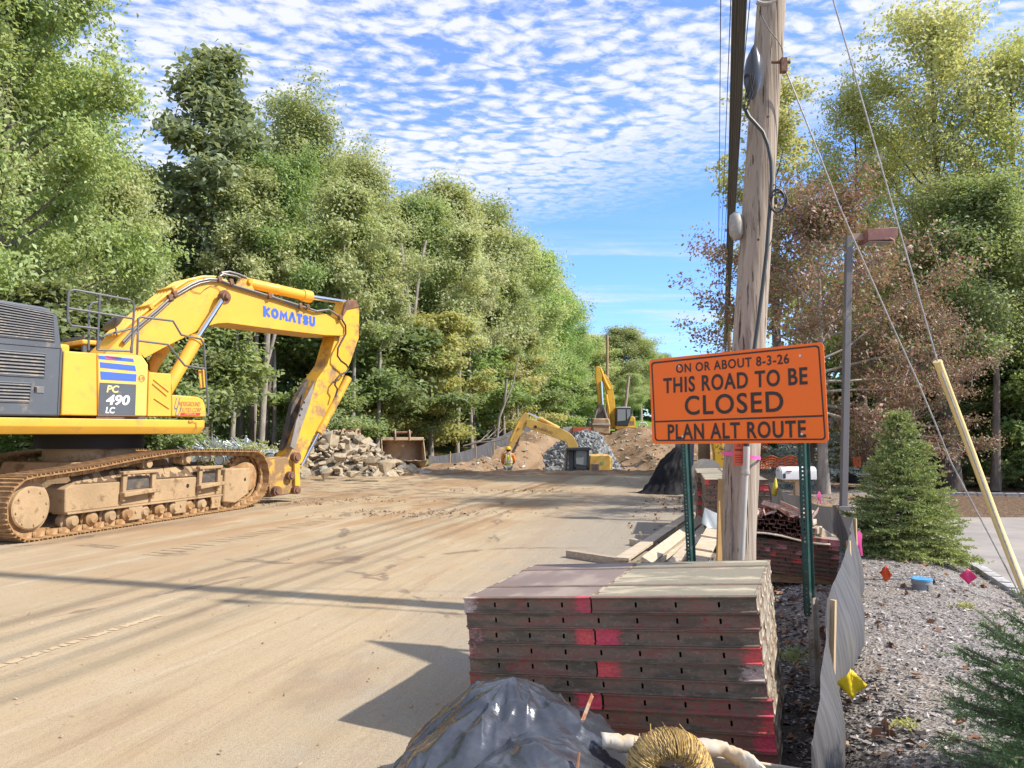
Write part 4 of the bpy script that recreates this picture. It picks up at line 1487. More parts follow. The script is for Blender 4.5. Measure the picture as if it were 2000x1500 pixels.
rail([[(191, 684), (193, 578), (134, 630), (132, 622), (134, 574), (137, 568), (145, 566), (254, 586), (260, 591), (262, 600), (257, 690)][2:],
      [(134, 630), (140, 636), (190, 642)], [(195, 576), (190, 684)], [(134, 602), (259, 622)], [(190, 683), (253, 686)]])
rail([[(173, 684), (174, 600), (180, 592), (191, 590)], [(191, 684), (196, 662), (205, 655), (262, 640)]], ly=-1.0)
rail([[(268, 693), (270, 622), (275, 619), (338, 627), (354, 654), (392, 662), (398, 672), (402, 737), (406, 790), (407, 808), (403, 812)],
      [(268, 665), (328, 673), (361, 714), (400, 720)], [(257, 690), (256, 680), (262, 652), (268, 650)]])
mr = MB()
mr.box((0, 0, 0), (.13, .03, .36))
gm = mr.build('grab_handle', M_YEL, ex, bevel=.02, loc=S(395, 740, -1.30), rot=(0, R(-8), 0))
mi_ = MB()
mi_.lathe([(0, .0), (0, .19), (.03, .20), (.07, .12), (.08, .0)], S(219, 630, -.9), Vector((.45, -.5, -.75)), 20)
mi_.tube([S(219, 630, -.9), S(226, 640, -.9), S(228, 655, -.9)], .015, 6)
mi_.build('mirror', M_RAIL, ex)

# ---- boom
YB = -.38
boom_p = [(205, 690), (262, 634), (344, 569), (370, 551), (388, 545), (404, 543), (424, 544), (450, 553), (525, 576), (585, 596), (640, 614), (667, 625), (675, 640), (671, 656),
          (636, 655), (550, 645), (475, 635), (445, 631), (425, 632), (405, 637), (375, 652), (317, 681), (282, 700), (240, 735)]
boom = plate(boom_p, YB, .76).build('boom', M_YEL, ex, bevel=.012)
YK = YB - .006
KM = [S(514, 618, YK), S(616, 638.5, YK), S(514, 597, YK)]


def stroke_letter(strokes, o, ex_, ey_, w, h, sw, mat, parent):
    """heavy block letter from thick strokes; x,y in 0..1 boxes"""
    m = MB()
    lift = 0
    for st_, closed in strokes:
        P_ = [Vector((a * (w - sw) + sw / 2, b * (h - sw) + sw / 2, 0)) for a, b in st_]
        n_ = len(P_); L_, R_ = [], []
        for i in range(n_):
            a = P_[i - 1] if (i > 0 or closed) else None
            b = P_[(i + 1) % n_] if (i < n_ - 1 or closed) else None
            d1 = (P_[i] - a).normalized() if a is not None else None
            d2 = (b - P_[i]).normalized() if b is not None else None
            d1 = d1 if d1 is not None else d2; d2 = d2 if d2 is not None else d1
            n1 = Vector((-d1.y, d1.x, 0)); n2 = Vector((-d2.y, d2.x, 0))
            mt = (n1 + n2)
            mt = mt.normalized() if mt.length > 1e-5 else n1
            k_ = min(1.9, 1 / max(.3, mt.dot(n1)))
            e0 = Vector((0, 0, 0))
            if a is None: e0 = -d2 * sw / 2
            if b is None: e0 = d1 * sw / 2
            L_.append(P_[i] + mt * sw / 2 * k_ + e0); R_.append(P_[i] - mt * sw / 2 * k_ + e0)
        k0 = len(m.v)
        for a, b in zip(L_, R_):
            for v in (a, b):
                m.v.append(o + ex_ * v.x + ey_ * min(max(v.y, 0), h) + Vector((0, -.0006 * lift, 0)))
        for i in range(n_ if closed else n_ - 1):
            j = (i + 1) % n_
            m.f.append((k0 + 2 * i, k0 + 2 * i + 1, k0 + 2 * j + 1, k0 + 2 * j))
        lift += 1
    return m.build('lettering', mat, parent, smooth=None)


ell = [(.5 + .5 * math.cos(k * math.pi / 8), .5 + .5 * math.sin(k * math.pi / 8)) for k in range(16)]
GLY = {'K': [([(0, 0), (0, 1)], False), ([(.9, 1), (.18, .5), (.95, 0)], False)], 'O': [(ell, True)], 'M': [([(0, 0), (.08, 1), (.5, .25), (.92, 1), (1, 0)], False)], 'A': [([(0, 0), (.46, 1), (.54, 1), (1, 0)], False)],
       'T': [([(0, 1), (1, 1)], False), ([(.5, .9), (.5, 0)], False)], 'S': [([(.92, .82), (.75, .97), (.4, 1), (.1, .9), (.03, .72), (.2, .56), (.75, .45), (.97, .28), (.85, .06), (.5, 0), (.2, .02), (.02, .16)], False)],
       'U': [([(0, 1), (0, .3), (.12, .08), (.35, 0), (.65, 0), (.88, .08), (1, .3), (1, 1)], False)]}
ext_, eyt_ = (KM[1] - KM[0]), (KM[2] - KM[0])
hh = eyt_.length; ux = ext_.normalized(); uy = eyt_.normalized()
xpos = 0.0
wid = {'K': .145, 'O': .155, 'M': .175, 'A': .155, 'T': .125, 'S': .125, 'U': .135}
tot_w = sum(wid[c_] for c_ in 'KOMATSU') + 6 * .012
for c_ in 'KOMATSU':
    w_ = wid[c_] / tot_w * ext_.length
    stroke_letter(GLY[c_], KM[0] + ux * xpos, ux, uy, w_, hh, hh * .30, M_BLUE, boom)
    xpos += w_ + .012 / tot_w * ext_.length
# boom foot brackets and cylinders
for sy in (-1, 1):
    a, b_, c_ = S(322, 768, -.58), S(386, 660, -.58), S(438, 580, -.58)
    for p in (a, b_, c_): p.y = .58 * sy
    m = MB()
    d = (b_ - a).normalized()
    m.lathe([(0, .10), (.02, .125), ((b_ - a).length - .12, .125), ((b_ - a).length - .11, .145), ((b_ - a).length, .145), ((b_ - a).length + .01, .07)], a, d, 20)
    cy = m.build('boom_cylinder', M_YEL, ex)
    m = MB()
    m.cyl(b_, c_, .055, 16)
    m.build('rod', M_CHROME, cy)
    m = MB()
    m.cyl(c_ + Vector((0, -.10, 0)), c_ + Vector((0, .10, 0)), .10, 18)
    m.cyl(c_ + Vector((0, -.16 * 1, 0)), c_ + Vector((0, .16, 0)), .06, 14)
    m.build('pin', M_RUST, cy)
m = MB()
cpt = S(438, 580, -.38)
m.cyl(Vector((cpt.x, -.40, cpt.z)), Vector((cpt.x, .40, cpt.z)), .15, 20)
m.build('pin_boss', M_RUST, ex)
# arm cylinder on top
a, b_, c_ = S(478, 551, 0), S(606, 580, 0), S(684, 592, 0)
m = MB()
L = (b_ - a).length
m.lathe([(0, .06), (.01, .115), (L * .45, .12), (L * .46, .13), (L * .48, .13), (L * .49, .12), (L - .25, .12), (L - .24, .15), (L, .15), (L + .01, .07)], a, b_ - a, 22)
ac = m.build('arm_cylinder', M_YEL, ex)
m = MB(); m.cyl(b_, c_, .06, 16); m.build('rod', M_CHROME, ac)
m = MB()
m.prism([S(452, 566, -.18), S(500, 574, -.18), S(488, 548, -.18), S(474, 543, -.18)], (0, .06, 0))
m.prism([S(452, 566, .12), S(500, 574, .12), S(488, 548, .12), S(474, 543, .12)], (0, .06, 0))
m.cyl(a + Vector((0, -.24, 0)), a + Vector((0, .24, 0)), .06, 12)
m.build('bracket', M_YEL_DIRTY, ac)
# arm
YA = -.25
arm_p = [(681, 587), (697, 587), (702, 607), (701, 660), (685, 707), (650, 782), (610, 857), (590, 905), (575, 912), (556, 905), (575, 870), (600, 800), (620, 740), (640, 712), (652, 670), (659, 645), (672, 610)]
arm = plate(arm_p, YA, .50).build('arm', M_YEL_DIRTY, ex, bevel=.012)
m = plate([(676, 592), (682, 586), (697, 586), (701, 600), (680, 604), (668, 622)], YA - .03, .10)
m.build('arm_boss', M_RUST, arm, bevel=.01)
m = plate([(612, 737), (615, 752), (600, 782), (577, 850), (551, 880), (562, 835), (572, 790), (597, 747)], YA + .30, .16)
m.build('wear_plate', M_WEAR, arm, bevel=.01)
m = plate([(615, 745), (612, 762), (605, 790), (590, 832), (575, 878), (567, 872), (579, 822), (593, 785)], YA - .012, .05)
m.build('wear_plate', M_WEARG, arm, bevel=.006)
for p in ((594, 786), (589.5, 799), (585.5, 811)):
    m = MB()
    q_ = S(*p, YA - .012)
    m.cyl(q_, q_ + Vector((0, -.006, 0)), .028, 12)
    m.build('bolt_hole', M_BLACK, arm)  # black disc paints the shade down the bolt hole
# bucket cylinder along the outer edge
a, b_, c_ = S(680, 738, 0), S(622, 846, 0), S(588, 910, 0)
m = MB(); m.cyl(a, b_, .10, 18); bc = m.build('bucket_cylinder', M_YEL_DIRTY, ex)
m = MB(); m.cyl(b_, c_, .05, 14); m.build('rod', M_CHROME, bc)
# linkage and coupler
m = plate([(520, 900), (560, 892), (572, 905), (580, 925), (586, 948), (585, 962), (560, 966), (545, 968), (527, 972), (524, 930)], -.26, .52)
M_YEL_MUD = pmat('muddy_yellow_paint', (0.66, 0.37, 0.05), 0.6, var=0.1, vscale=2.0, dirt=(0.27, 0.17, 0.09), dirt_amt=0.62, dscale=3.2, spec=0.3, bump=.2, bscale=14)
cp = m.build('coupler', M_YEL_MUD, ex, bevel=.02)
for ly in (-.34, .26):
    m = plate([(575, 890), (585, 890), (587, 958), (577, 958)], ly, .08)
    m.build('link', M_YEL_DIRTY, cp, bevel=.01)
for p, r_ in (((581, 893), .11), ((570, 929), .10), ((543, 959), .11), ((581, 957), .10)):
    q_ = S(*p, -.38)
    m = MB()
    m.cyl(q_, q_ + Vector((0, .76, 0)), r_, 20)
    m.cyl(q_ + Vector((0, -.03, 0)), q_ + Vector((0, .8, 0)), r_ * .6, 16)
    m.build('pin', M_RUST, cp)
# pipes over the boom
m = MB()
top = [(236, 660), (262, 637), (344, 572), (372, 554), (402, 547), (424, 547), (450, 556)]
for k in range(5):
    ly = -.28 + .12 * k
    pts = []
    for (a0_, b0_) in top:
        q_ = S(a0_, b0_, YB)
        q_.y = ly
        q_ += Vector((-.02, 0, .075))
        pts.append(q_)
    m.tube(pts, .032, 8)
m.build('boom_pipe', M_YEL, ex)
for px, py in ((300, 607), (344, 572)):
    m = MB()
    q_ = S(px, py, YB)
    m.box((q_.x - .02, -.04, q_.z + .09), (.07, .62, .09), Matrix.Rotation(R(-35), 3, 'Y'))
    m.build('pipe_clamp', M_YEL_DIRTY, ex)
m = MB()
ed = [(240, 668), (266, 640), (310, 603), (340, 575), (372, 556), (388, 549), (408, 545), (428, 546), (452, 556), (525, 578), (585, 597), (618, 608), (642, 605), (658, 615), (668, 622)]
m.tube([S(a0_, b0_, YB - .06) for a0_, b0_ in ed], .03, 8)
m.tube([S(a0_ + 3, b0_ + 4, YB - .05) for a0_, b0_ in ed[:11]], .02, 8)
m.tube([S(432, 533, 0), S(448, 531, 0), S(466, 536, 0), S(482, 543, 0)], .03, 8)
m.tube([S(424, 544, -.1), S(436, 535, -.1), S(462, 540, -.1), S(474, 547, -.1)], .025, 8)
m.build('hydraulic_pipe', M_PIPE, ex)
for px, py in ((332, 581), (341, 574), (428, 545), (451, 551), (526, 578), (586, 597), (600, 599), (664, 620)):
    m = MB()
    m.box(S(px, py, YB - .06), (.09, .10, .12), Matrix.Rotation(R(-20), 3, 'Y'))
    m.build('pipe_clamp', M_RUST, ex, bevel=.01)
m = MB()
m.tube([S(*p, YB - .05) for p in ((667, 623), (675, 636), (675, 652), (668, 665), (660, 680), (659, 695), (666, 705), (676, 712), (681, 720), (676, 727), (664, 732), (656, 742), (654, 752), (659, 760), (655, 775))], .024, 7)
m.tube([S(*p, YB - .02) for p in ((364, 557), (378, 570), (392, 573), (400, 565), (412, 558), (424, 562), (432, 570))], .006, 5)
m.build('hose', M_HOSE, ex)
# lamp bracket on the deck end
m = MB()
m.tube([S(372, 823, YS - .01), S(376, 822, YS - .03), S(384, 825, YS - .02), S(384, 843, YS - .01)], .008, 5)
m.box(S(372, 823, YS - .01), (.07, .03, .04))
m.build('bracket', M_YEL_DIRTY, ex)
# ================================================================== ROAD SIGN
M_ORANGE = pmat('sign_orange', (1.0, 0.165, 0.006), 0.38, var=0.03, vscale=1.2, spec=0.4)
M_SIGNBLK = pmat('sign_black', (0.028, 0.016, 0.010), 0.45)
M_ALU = pmat('aluminium', (0.6, 0.6, 0.6), 0.4, metal=0.8)
M_GREENPOST = pmat('green_post', (0.012, 0.055, 0.042), 0.5, var=0.2, vscale=12, dirt=(0.14, 0.15, 0.13), dirt_amt=0.14, dscale=9)
M_GALV = pmat('galvanised', (0.34, 0.32, 0.28), 0.6, var=0.2, vscale=12, dirt=(0.24, 0.18, 0.12), dirt_amt=0.2, dscale=9)
sgL = at_y(1271.7, 785, 5.50)
sgR = at_y(1612.7, 767, 4.606)
sg_e = (sgR - sgL); sg_e.z = 0; sg_e.normalize()
sg_n = Vector((sg_e.y, -sg_e.x, 0))            # faces the camera
if sg_n.y > 0: sg_n = -sg_n
sg_c = (sgL + sgR) / 2


def Z6(x, y, lift=0.0):
    return on_plane(1220 + x / 4.762, 640 + y / 4.762, sg_c + sg_n * lift, sg_n)


sgn = thing('road_sign', 'orange rectangular road closing notice on two green posts', 'road sign', (sg_c.x, sg_c.y, terrain(sg_c.x, sg_c.y)))
SGI = Matrix.Translation(-sgn.location)


def rrect(tl, tr, br, bl, r, lift, k=6):
    """rounded quad in sign pixels -> points"""
    P4 = [Z6(*p, lift) for p in (tl, tr, br, bl)]
    out = []
    for i in range(4):
        p = P4[i]; a = (P4[i - 1] - p).normalized(); b_ = (P4[(i + 1) % 4] - p).normalized()
        c_ = p + (a + b_) * r
        for j in range(k + 1):
            t = (math.pi / 2) * j / k
            out.append(c_ - b_ * r * math.cos(t) - a * r * math.sin(t))
    return [SGI @ p for p in out]


m = MB()
m.prism(rrect((229, 298), (1848, 132), (1899, 1071), (258, 1082), .028, 0.0), tuple(-sg_n * .004))
panel_o = m.build('sign_panel', M_ORANGE, sgn, smooth=None)
o1 = rrect((245, 322), (1810, 160), (1872, 1045), (281, 1055), .024, .002)
i1 = rrect((257, 336), (1797, 176), (1858, 1031), (292, 1042), .020, .002)
nn_ = len(o1)
m = MB()
m.v = o1 + i1
m.f = [(k, (k + 1) % nn_, nn_ + (k + 1) % nn_, nn_ + k) for k in range(nn_)]
m.build('border', M_SIGNBLK, panel_o, smooth=None)
m = MB()
m.v = [SGI @ Z6(*p, .0025) for p in ((276, 868), (1846, 811), (1847, 828), (277, 882))]
m.f = [(0, 1, 2, 3)]
m.build('border', M_SIGNBLK, panel_o, smooth=None)
for body, bl, br, tl, bd in (("ON OR ABOUT 8-3-26", (478, 424), (1530, 333), (476, 340), .018), ("THIS ROAD TO BE", (360, 613), (1702, 528), (358, 470), .022),
                             ("CLOSED", (560, 815), (1478, 783), (556, 635), .014), ("PLAN ALT ROUTE", (402, 1042), (1688, 1023), (399, 898), .022)):
    lettering(body, Z6(*bl, .0028), Z6(*br, .0028), Z6(*tl, .0028), M_SIGNBLK, panel_o, bold=bd, inv=SGI, spacing=1.12)
for p in ((1634, 262), (508, 360), (540, 1012), (1650, 990)):
    q_ = SGI @ Z6(*p, .0)
    m = MB()
    m.lathe([(0, .009), (.004, .008), (.006, .0)], q_, sg_n, 12)
    m.build('rivet', M_ALU, panel_o)


def upost(P0, P1, name, mat, parent, w=.034, dpt=.030):
    """perforated U-channel between two world points: open web towards the back"""
    P0, P1 = SGI @ P0, SGI @ P1
    ax = (P1 - P0); L = ax.length; ax.normalize()
    e = (sg_e - ax * sg_e.dot(ax)).normalized()
    b_ = -sg_n
    m = MB()
    n_ = int(L / .0254)
    # web with holes
    for k in range(n_):
        c_ = P0 + ax * (L * (k + .5) / n_)
        h = L / n_ / 2
        sq = [c_ - e * w / 2 - ax * h, c_ - ax * h, c_ + e * w / 2 - ax * h, c_ + e * w / 2, c_ + e * w / 2 + ax * h, c_ + ax * h, c_ - e * w / 2 + ax * h, c_ - e * w / 2]
        r_ = .0056
        ri = [c_ + e * (r_ * math.cos(R(225 + 45 * j))) + ax * (r_ * math.sin(R(225 + 45 * j))) for j in range(8)]
        k0 = len(m.v)
        m.v += sq + ri
        m.f += [(k0 + j, k0 + (j + 1) % 8, k0 + 8 + (j + 1) % 8, k0 + 8 + j) for j in range(8)]
    for s in (-1, 1):
        a = P0 + e * s * w / 2
        m.prism([a, a + b_ * dpt + e * s * .006, a + b_ * dpt + e * s * .020, a + b_ * (dpt + .003) + e * s * .020, a + b_ * (dpt + .003) + e * s * .004, a - e * s * .003], ax * L)
    return m.build(name, mat, parent, smooth=None)


back = .036
lp_t = on_plane(1329, 760, sg_c - sg_n * back, sg_n); lp_b = on_plane(1345, 1085, sg_c - sg_n * back, sg_n)
rp_t = on_plane(1560, 700, sg_c - sg_n * back, sg_n); rp_b = on_plane(1580.5, 1302, sg_c - sg_n * back, sg_n)
d_ = (lp_b - lp_t).normalized()
lp_b = lp_t + d_ * ((lp_t.z + .05) / -d_.z)
upost(lp_b, lp_t, 'post', M_GREENPOST, sgn)
rmid = rp_b + (rp_t - rp_b) * .20
upost(rmid - (rp_t - rp_b) * .04, rp_t, 'post', M_GREENPOST, sgn)
st_b = rp_b - (rp_t - rp_b) * .06
upost(st_b + sg_e * .022 - sg_n * .002, rmid + sg_e * .022 + (rp_t - rp_b) * .02 - sg_n * .002, 'post_stub', M_GALV, sgn, w=.030)

# ================================================================== UTILITY POLE
M_POLE, t_, n, b, pos = ground_mat('weathered_pole_wood')
ov = n.n('ShaderNodeTexCoord').outputs['Object']
gr1 = n.noise(n.mapping(ov, scale=(26, 26, .55)), 1.0, 6, 0.65, .2)
gr2 = n.noise(n.mapping(ov, scale=(75, 75, 1.6)), 1.0, 4, 0.6)
bl_ = n.noise(n.mapping(ov, scale=(5, 5, .35)), 1.0, 4, 0.6)
c = n.mix(n.ramp(bl_, .35, .65), (0.36, 0.29, 0.22), (0.43, 0.355, 0.28))
c = n.mix(n.ramp(gr1, .52, .36, 0, .6), c, (0.16, 0.12, 0.09))
c = n.mix(n.ramp(gr2, .55, .72, 0, .5), c, (0.52, 0.45, 0.38))
crk = n.ramp(n.noise(n.mapping(ov, scale=(44, 44, .28)), 1.0, 3, .5), .385, .345)
c = n.mix(n.math('MULTIPLY', crk, .9), c, (0.06, 0.045, 0.035))
n.put(b.inputs['Base Color'], c)
b.inputs['Roughness'].default_value = .85
bn = n.n('ShaderNodeBump', Strength=.8, Distance=.012, Height=n.math('SUBTRACT', n.math('ADD', gr1, n.math('MULTIPLY', gr2, .4)), n.math('MULTIPLY', crk, .6)))
t_.links.new(bn.outputs[0], b.inputs['Normal'])

PY0 = 6.45
pole_px = [(1434, 1222), (1439, 1050), (1461, 700), (1482, 375), (1507, 0), (1530, -380), (1552, -760)]
pole_pts = [at_y(a, b_, PY0 + .05 * i) for i, (a, b_) in enumerate(pole_px)]
pole_r = [.172, .158, .140, .132, .126, .12, .115]
base = pole_pts[0].copy(); base.z = 0
pole = thing('utility_pole', 'weathered wooden utility pole standing close behind the orange sign', 'utility pole', base)
PI_ = Matrix.Translation(-base)
m = MB()
pp = [PI_ @ p for p in pole_pts]
pp[0].z = -.1
m.tube(pp, pole_r, 28)
m.build('shaft', M_POLE, pole, smooth=60)


def onp(px, py, out=.0):
    """point on the camera side of the pole"""
    return PI_ @ at_y(px, py, PY0 - .155 - out)


M_CABLE = pmat('black_cable', (0.035, 0.031, 0.030), 0.5, var=.2, vscale=5)
M_CABLEG = pmat('grey_cable', (0.045, 0.052, 0.05), 0.5)
m = MB()
m.tube([onp(*p, .02) for p in ((1452, 205), (1463, 228), (1476, 242), (1490, 258), (1500, 284), (1506, 315), (1507, 350), (1505, 390), (1501, 440), (1498, 485), (1493, 530), (1487, 580), (1479, 640), (1472, 690), (1464, 760), (1460, 860))], .0165, 8)
m.build('down_cable', M_CABLEG, pole)
m = MB()
rdm = random.Random(2)
for k in range(7):
    cx, cy = 1518 + rdm.uniform(-2, 2), 393 + rdm.uniform(-2, 2)
    rx, ry = 15 + rdm.uniform(-2, 3), 21 + rdm.uniform(-2, 3)
    m.tube([onp(cx + rx * math.cos(a * .3491), cy + ry * math.sin(a * .3491), .03 + .02 * rdm.random()) for a in range(18)], .006, 5, closed=True)
m.tube([onp(*p, .02) for p in ((1505, 372), (1512, 360), (1520, 366), (1530, 385), (1544, 405))], .005, 5)
m.tube([onp(*p, .02) for p in ((1524, 415), (1520, 440), (1510, 462), (1503, 480))], .004, 5)
m.tube([onp(*p, .01) for p in ((1483, 22), (1492, 40), (1503, 60), (1518, 78), (1528, 95), (1530, 125))], .004, 5)
m.build('cable_coil', M_CABLE, pole)
m = MB()
m.tube([onp(1457, 905, .025), onp(1453, 990, .025), onp(1448, 1090, .025), onp(1441, 1210, .025)], .024, 12)
m.tube([onp(1458, 872, .025), onp(1457, 925, .025)], .0275, 12)
m.tube([onp(1456.6, 919, .025), onp(1456.4, 925, .025)], .034, 12)
M_PVC = pmat('grey_pvc', (0.50, 0.47, 0.41), 0.5, var=.1, dirt=(.3, .24, .18), dirt_amt=.2, dscale=6)
m.build('conduit', M_PVC, pole)
m = MB()
m.tube([onp(1459, 855, .025), onp(1458, 872, .025)], .022, 10)
m.build('conduit_cap', M_CABLE, pole)
# bracket and hardware
m = MB()
m.tube([onp(1478, 4, .05), onp(1490, 8, .05), onp(1504, 7, .05), onp(1512, 0, .05), onp(1514, -14, .05)], .02, 8)
m.build('bracket', M_GALV, pole)
m = MB()
q_ = onp(1530, 128, -.10)
m.box(q_, (.05, .06, .12))
m.cyl(q_ + Vector((-.1, 0, .03)), q_ + Vector((.06, 0, .03)), .014, 8)
m.build('guy_bolt', M_RUST, pole)
m = MB()
for p in ((1481, 468), (1500, 228)):
    m.cyl(onp(*p, -.02), onp(*p, .018), .012, 8)
m.build('bolt', M_RUST, pole)
# warning tag and ribbon
M_TAG = pmat('orange_tag', (0.72, 0.12, 0.045), 0.5)
wt = MB()
wt.prism([onp(1433.5, 866, .004), onp(1453.5, 866, .004), onp(1452.5, 909, .004), onp(1433, 908.5, .004)], (0, .002, 0))
tagp = wt.build('warning_tag', M_TAG, pole, smooth=None)
lettering("WARNING", onp(1435.5, 881, .006), onp(1451.5, 881, .006), onp(1435.5, 876.5, .006), M_SIGNBLK, tagp, bold=.03)
m = MB()
m.tube([onp(1439, 871.5, .006), onp(1447, 871.5, .006), onp(1443, 866.5, .006)], .0022, 4, closed=True)
m.build('triangle', M_SIGNBLK, tagp)
for k in range(4):
    m = MB(); m.prism([onp(1436, 888.5 + k * 4.6, .006), onp(1450, 888.5 + k * 4.6, .006), onp(1450, 889.4 + k * 4.6, .006), onp(1436, 889.4 + k * 4.6, .006)], (0, .001, 0)); m.build('line', M_SIGNBLK, tagp)
M_PINK = pmat('pink_ribbon', (0.85, 0.10, 0.36), 0.5)
m = MB()
cc = PI_ @ at_y(1447.5, 890, PY0)
rows = []
for k in range(29):
    a = 2 * math.pi * k / 28
    r_ = .158
    dz = -.022 * math.cos(a)
    u_ = Vector((math.cos(a) * r_, math.sin(a) * r_ - (.03 if math.sin(a) < -.3 and math.cos(a) > -.1 and math.cos(a) < .5 else 0), 0))
    rows.append([cc + u_ + Vector((0, 0, dz - .014)), cc + u_ + Vector((0, 0, dz + .014))])
m.sheet(rows)
m.build('pink_ribbon', M_PINK, pole, smooth=60)
# splice closures hung on the cables beside the pole
clo = thing('splice_closure', 'black cable splice closure with a torn shiny cover at the pole top', 'cable closure', at_y(1470, 140, PY0 - .20))
CI = Matrix.Translation(-clo.location)
m = MB()
c0_ = CI @ at_y(1474, 88, PY0 - .2); c1_ = CI @ at_y(1468, 195, PY0 - .2)
m.lathe([(0, .012), (.04, .03), (.12, .062), (.22, .078), (.34, .072), (.42, .045), (.47, .02)], c0_, c1_ - c0_, 18)
M_CLOS = pmat('closure_black', (0.045, 0.048, 0.052), 0.25, spec=.6)
m.build('cover', M_CLOS, clo, smooth=70)
m = MB()
for k in range(12):
    a = CI @ at_y(1466 + rdm.uniform(-4, 8), 150 + rdm.uniform(-8, 8), PY0 - .28)
    b_ = CI @ at_y(1459 + rdm.uniform(-4, 4), 200 + rdm.uniform(-20, 15), PY0 - .26)
    m.tube([a, (a + b_) / 2 + Vector((rdm.uniform(-.03, .04), -.02, 0)), b_], .004, 4)
m.build('loose_wire', M_CABLE, clo)
clo2 = thing('splice_closure', 'small grey dome closure left of the pole half way down', 'cable closure', at_y(1437, 440, PY0 + .1))
m = MB()
m.lathe([(0, .01), (.03, .05), (.10, .062), (.20, .06), (.25, .03)], (0, 0, .12), (0.02, 0, -1), 14)
m.build('cover', M_GALV, clo2, smooth=70)

# ---- overhead cables and wires
side = RN


def span(name, label, a, b_, r, sag, mat, group=None, cat='cable', n_=40, ext=None):
    pts = []
    for k in range(n_ + 1):
        t = k / n_
        p = a.lerp(b_, t)
        p.z -= sag * 4 * t * (1 - t)
        pts.append(p)
    o = thing(name, label, cat, a, 0, group)
    m = MB()
    m.tube([p - a for p in pts], r, 7)
    m.build('strand', mat, o, smooth=60)
    return o


pc = Vector((1.86, 6.3, 0))
far_pole = Vector((12.75, 45.0, 0))
cab_lab = ['lowest thin overhead cable, closest to the pole face', 'thickest black overhead cable hugging the left side of the pole', 'black overhead cable just right of the thickest one', 'thin black overhead cable nearest the pole', 'dark overhead cable along the outer left edge of the bundle']
for k, (lat, z, r, sag) in enumerate(((.138, 5.9, .027, .55), (.147, 5.5, .023, .50), (.149, 5.05, .019, .45), (.145, 4.65, .016, .38), (.139, 4.3, .013, .30))):
    near = pc + RN * (lat - .06); near.z = z
    fa = far_pole + RN * (lat - .25); fa.z = z + 1.0
    bk = near - RD * 34; bk.z = z + .3
    mid = span('overhead_cable', cab_lab[k], near, fa, r, sag, M_CABLE, 'overhead cables along the road')
    m = MB()
    pts = []
    for j in range(25):
        t = j / 24
        p = bk.lerp(near, t); p.z -= sag * 4 * t * (1 - t) * .8
        pts.append(p - near)
    m.tube(pts, r, 7)
    m.build('strand', M_CABLE, mid, smooth=60)
wl = ['leftmost thin wire running to the far pole', 'second thin wire from the left running to the far pole', 'third thin wire from the left running to the far pole', 'rightmost thin wire running to the far pole']
for k in range(4):
    off = -.22 + .15 * k
    fa = at_y(1405 + 3.5 * (k - 1.5) * .5, 576, 45.0)
    nr = pc + RN * (.35 + off * 1.4); nr.z = 9.6 + .12 * k
    d2 = (nr - fa)
    bk = nr + Vector((d2.x, d2.y, 0)).normalized() * 30
    o = span('power_wire', wl[k], nr, fa, .009, .35, M_CABLE, 'thin overhead wires along the road', 'wire')
    m = MB()
    m.tube([Vector((0, 0, 0)), (bk - nr) * .5 + Vector((0, 0, -.3)), bk - nr], .009, 6)
    m.build('strand', M_CABLE, o, smooth=60)
    fa2 = fa + RD * 40 + Vector((0, 0, -1.0))
    m = MB()
    m.tube([fa - nr, fa.lerp(fa2, .5) - nr + Vector((0, 0, -.9)), fa2 - nr], .009, 6)
    m.build('strand', M_CABLE, o, smooth=60)
sp_ = thing('wire_spacer', 'small black spacer clamped on the thin wires left of the pole', 'wire clamp', at_y(1414, 490, 29.5))
m = MB()
m.box((0, 0, .15), (.12, .1, .25)); m.box((.12, 0, -.1), (.14, .1, .22)); m.box((-.1, 0, -.02), (.2, .06, .06))
m.build('clamp', M_CABLE, sp_)

# ---- guy wires with a yellow guard
anch = at_z(2006, 1172, .12)
g1t = at_y(1515, -390, PY0 + .05)
gtop = at_y(1831, 706, 7.05)
M_GUY = pmat('guy_strand', (0.42, 0.41, 0.39), 0.5, metal=.5, var=.2, vscale=30)
guy = thing('guy_wire', 'outer guy wire running down into the yellow plastic guard', 'guy wire', anch)
m = MB(); m.tube([Vector((0, 0, 0)), gtop - anch, g1t - anch], .0075, 7); m.build('strand', M_GUY, guy)
M_GUARD = pmat('yellow_guard', (0.74, 0.56, 0.22), 0.45, var=.08, vscale=2, dirt=(0.70, 0.60, 0.38), dirt_amt=.3, dscale=1.5)
gg = thing('guy_guard', 'long faded yellow plastic guard round the outer guy wire', 'guy guard', anch)
m = MB()
gp = [Vector((0, 0, .02)), at_y(1950, 1027, 7.45) - anch, at_y(1893, 872, 7.25) - anch, gtop - anch]
m.tube(gp, .036, 16)
m.build('tube', M_GUARD, gg, smooth=60)
m = MB(); m.tube([gp[-1] - (gp[-1] - gp[-2]).normalized() * .012, gp[-1] + (gp[-1] - gp[-2]).normalized() * .004], .040, 16); m.build('rim', M_GUARD, gg)
anch2 = at_z(1990, 1158, .12)
guy2 = thing('guy_wire', 'inner slack guy wire without a guard', 'guy wire', anch2)
m = MB()
pl2 = [(1990, 1158), (1940, 1060), (1900, 984), (1856, 900), (1828, 830), (1792, 744), (1740, 630), (1700, 540), (1662, 455), (1635, 392), (1619, 350), (1575, 238), (1531, 128)]
m.tube([at_y(a, b_, anch2.y + (PY0 - .02 - anch2.y) * k / 12) - anch2 for k, (a, b_) in enumerate(pl2)], .0075, 7)
m.build('strand', M_GUY, guy2)

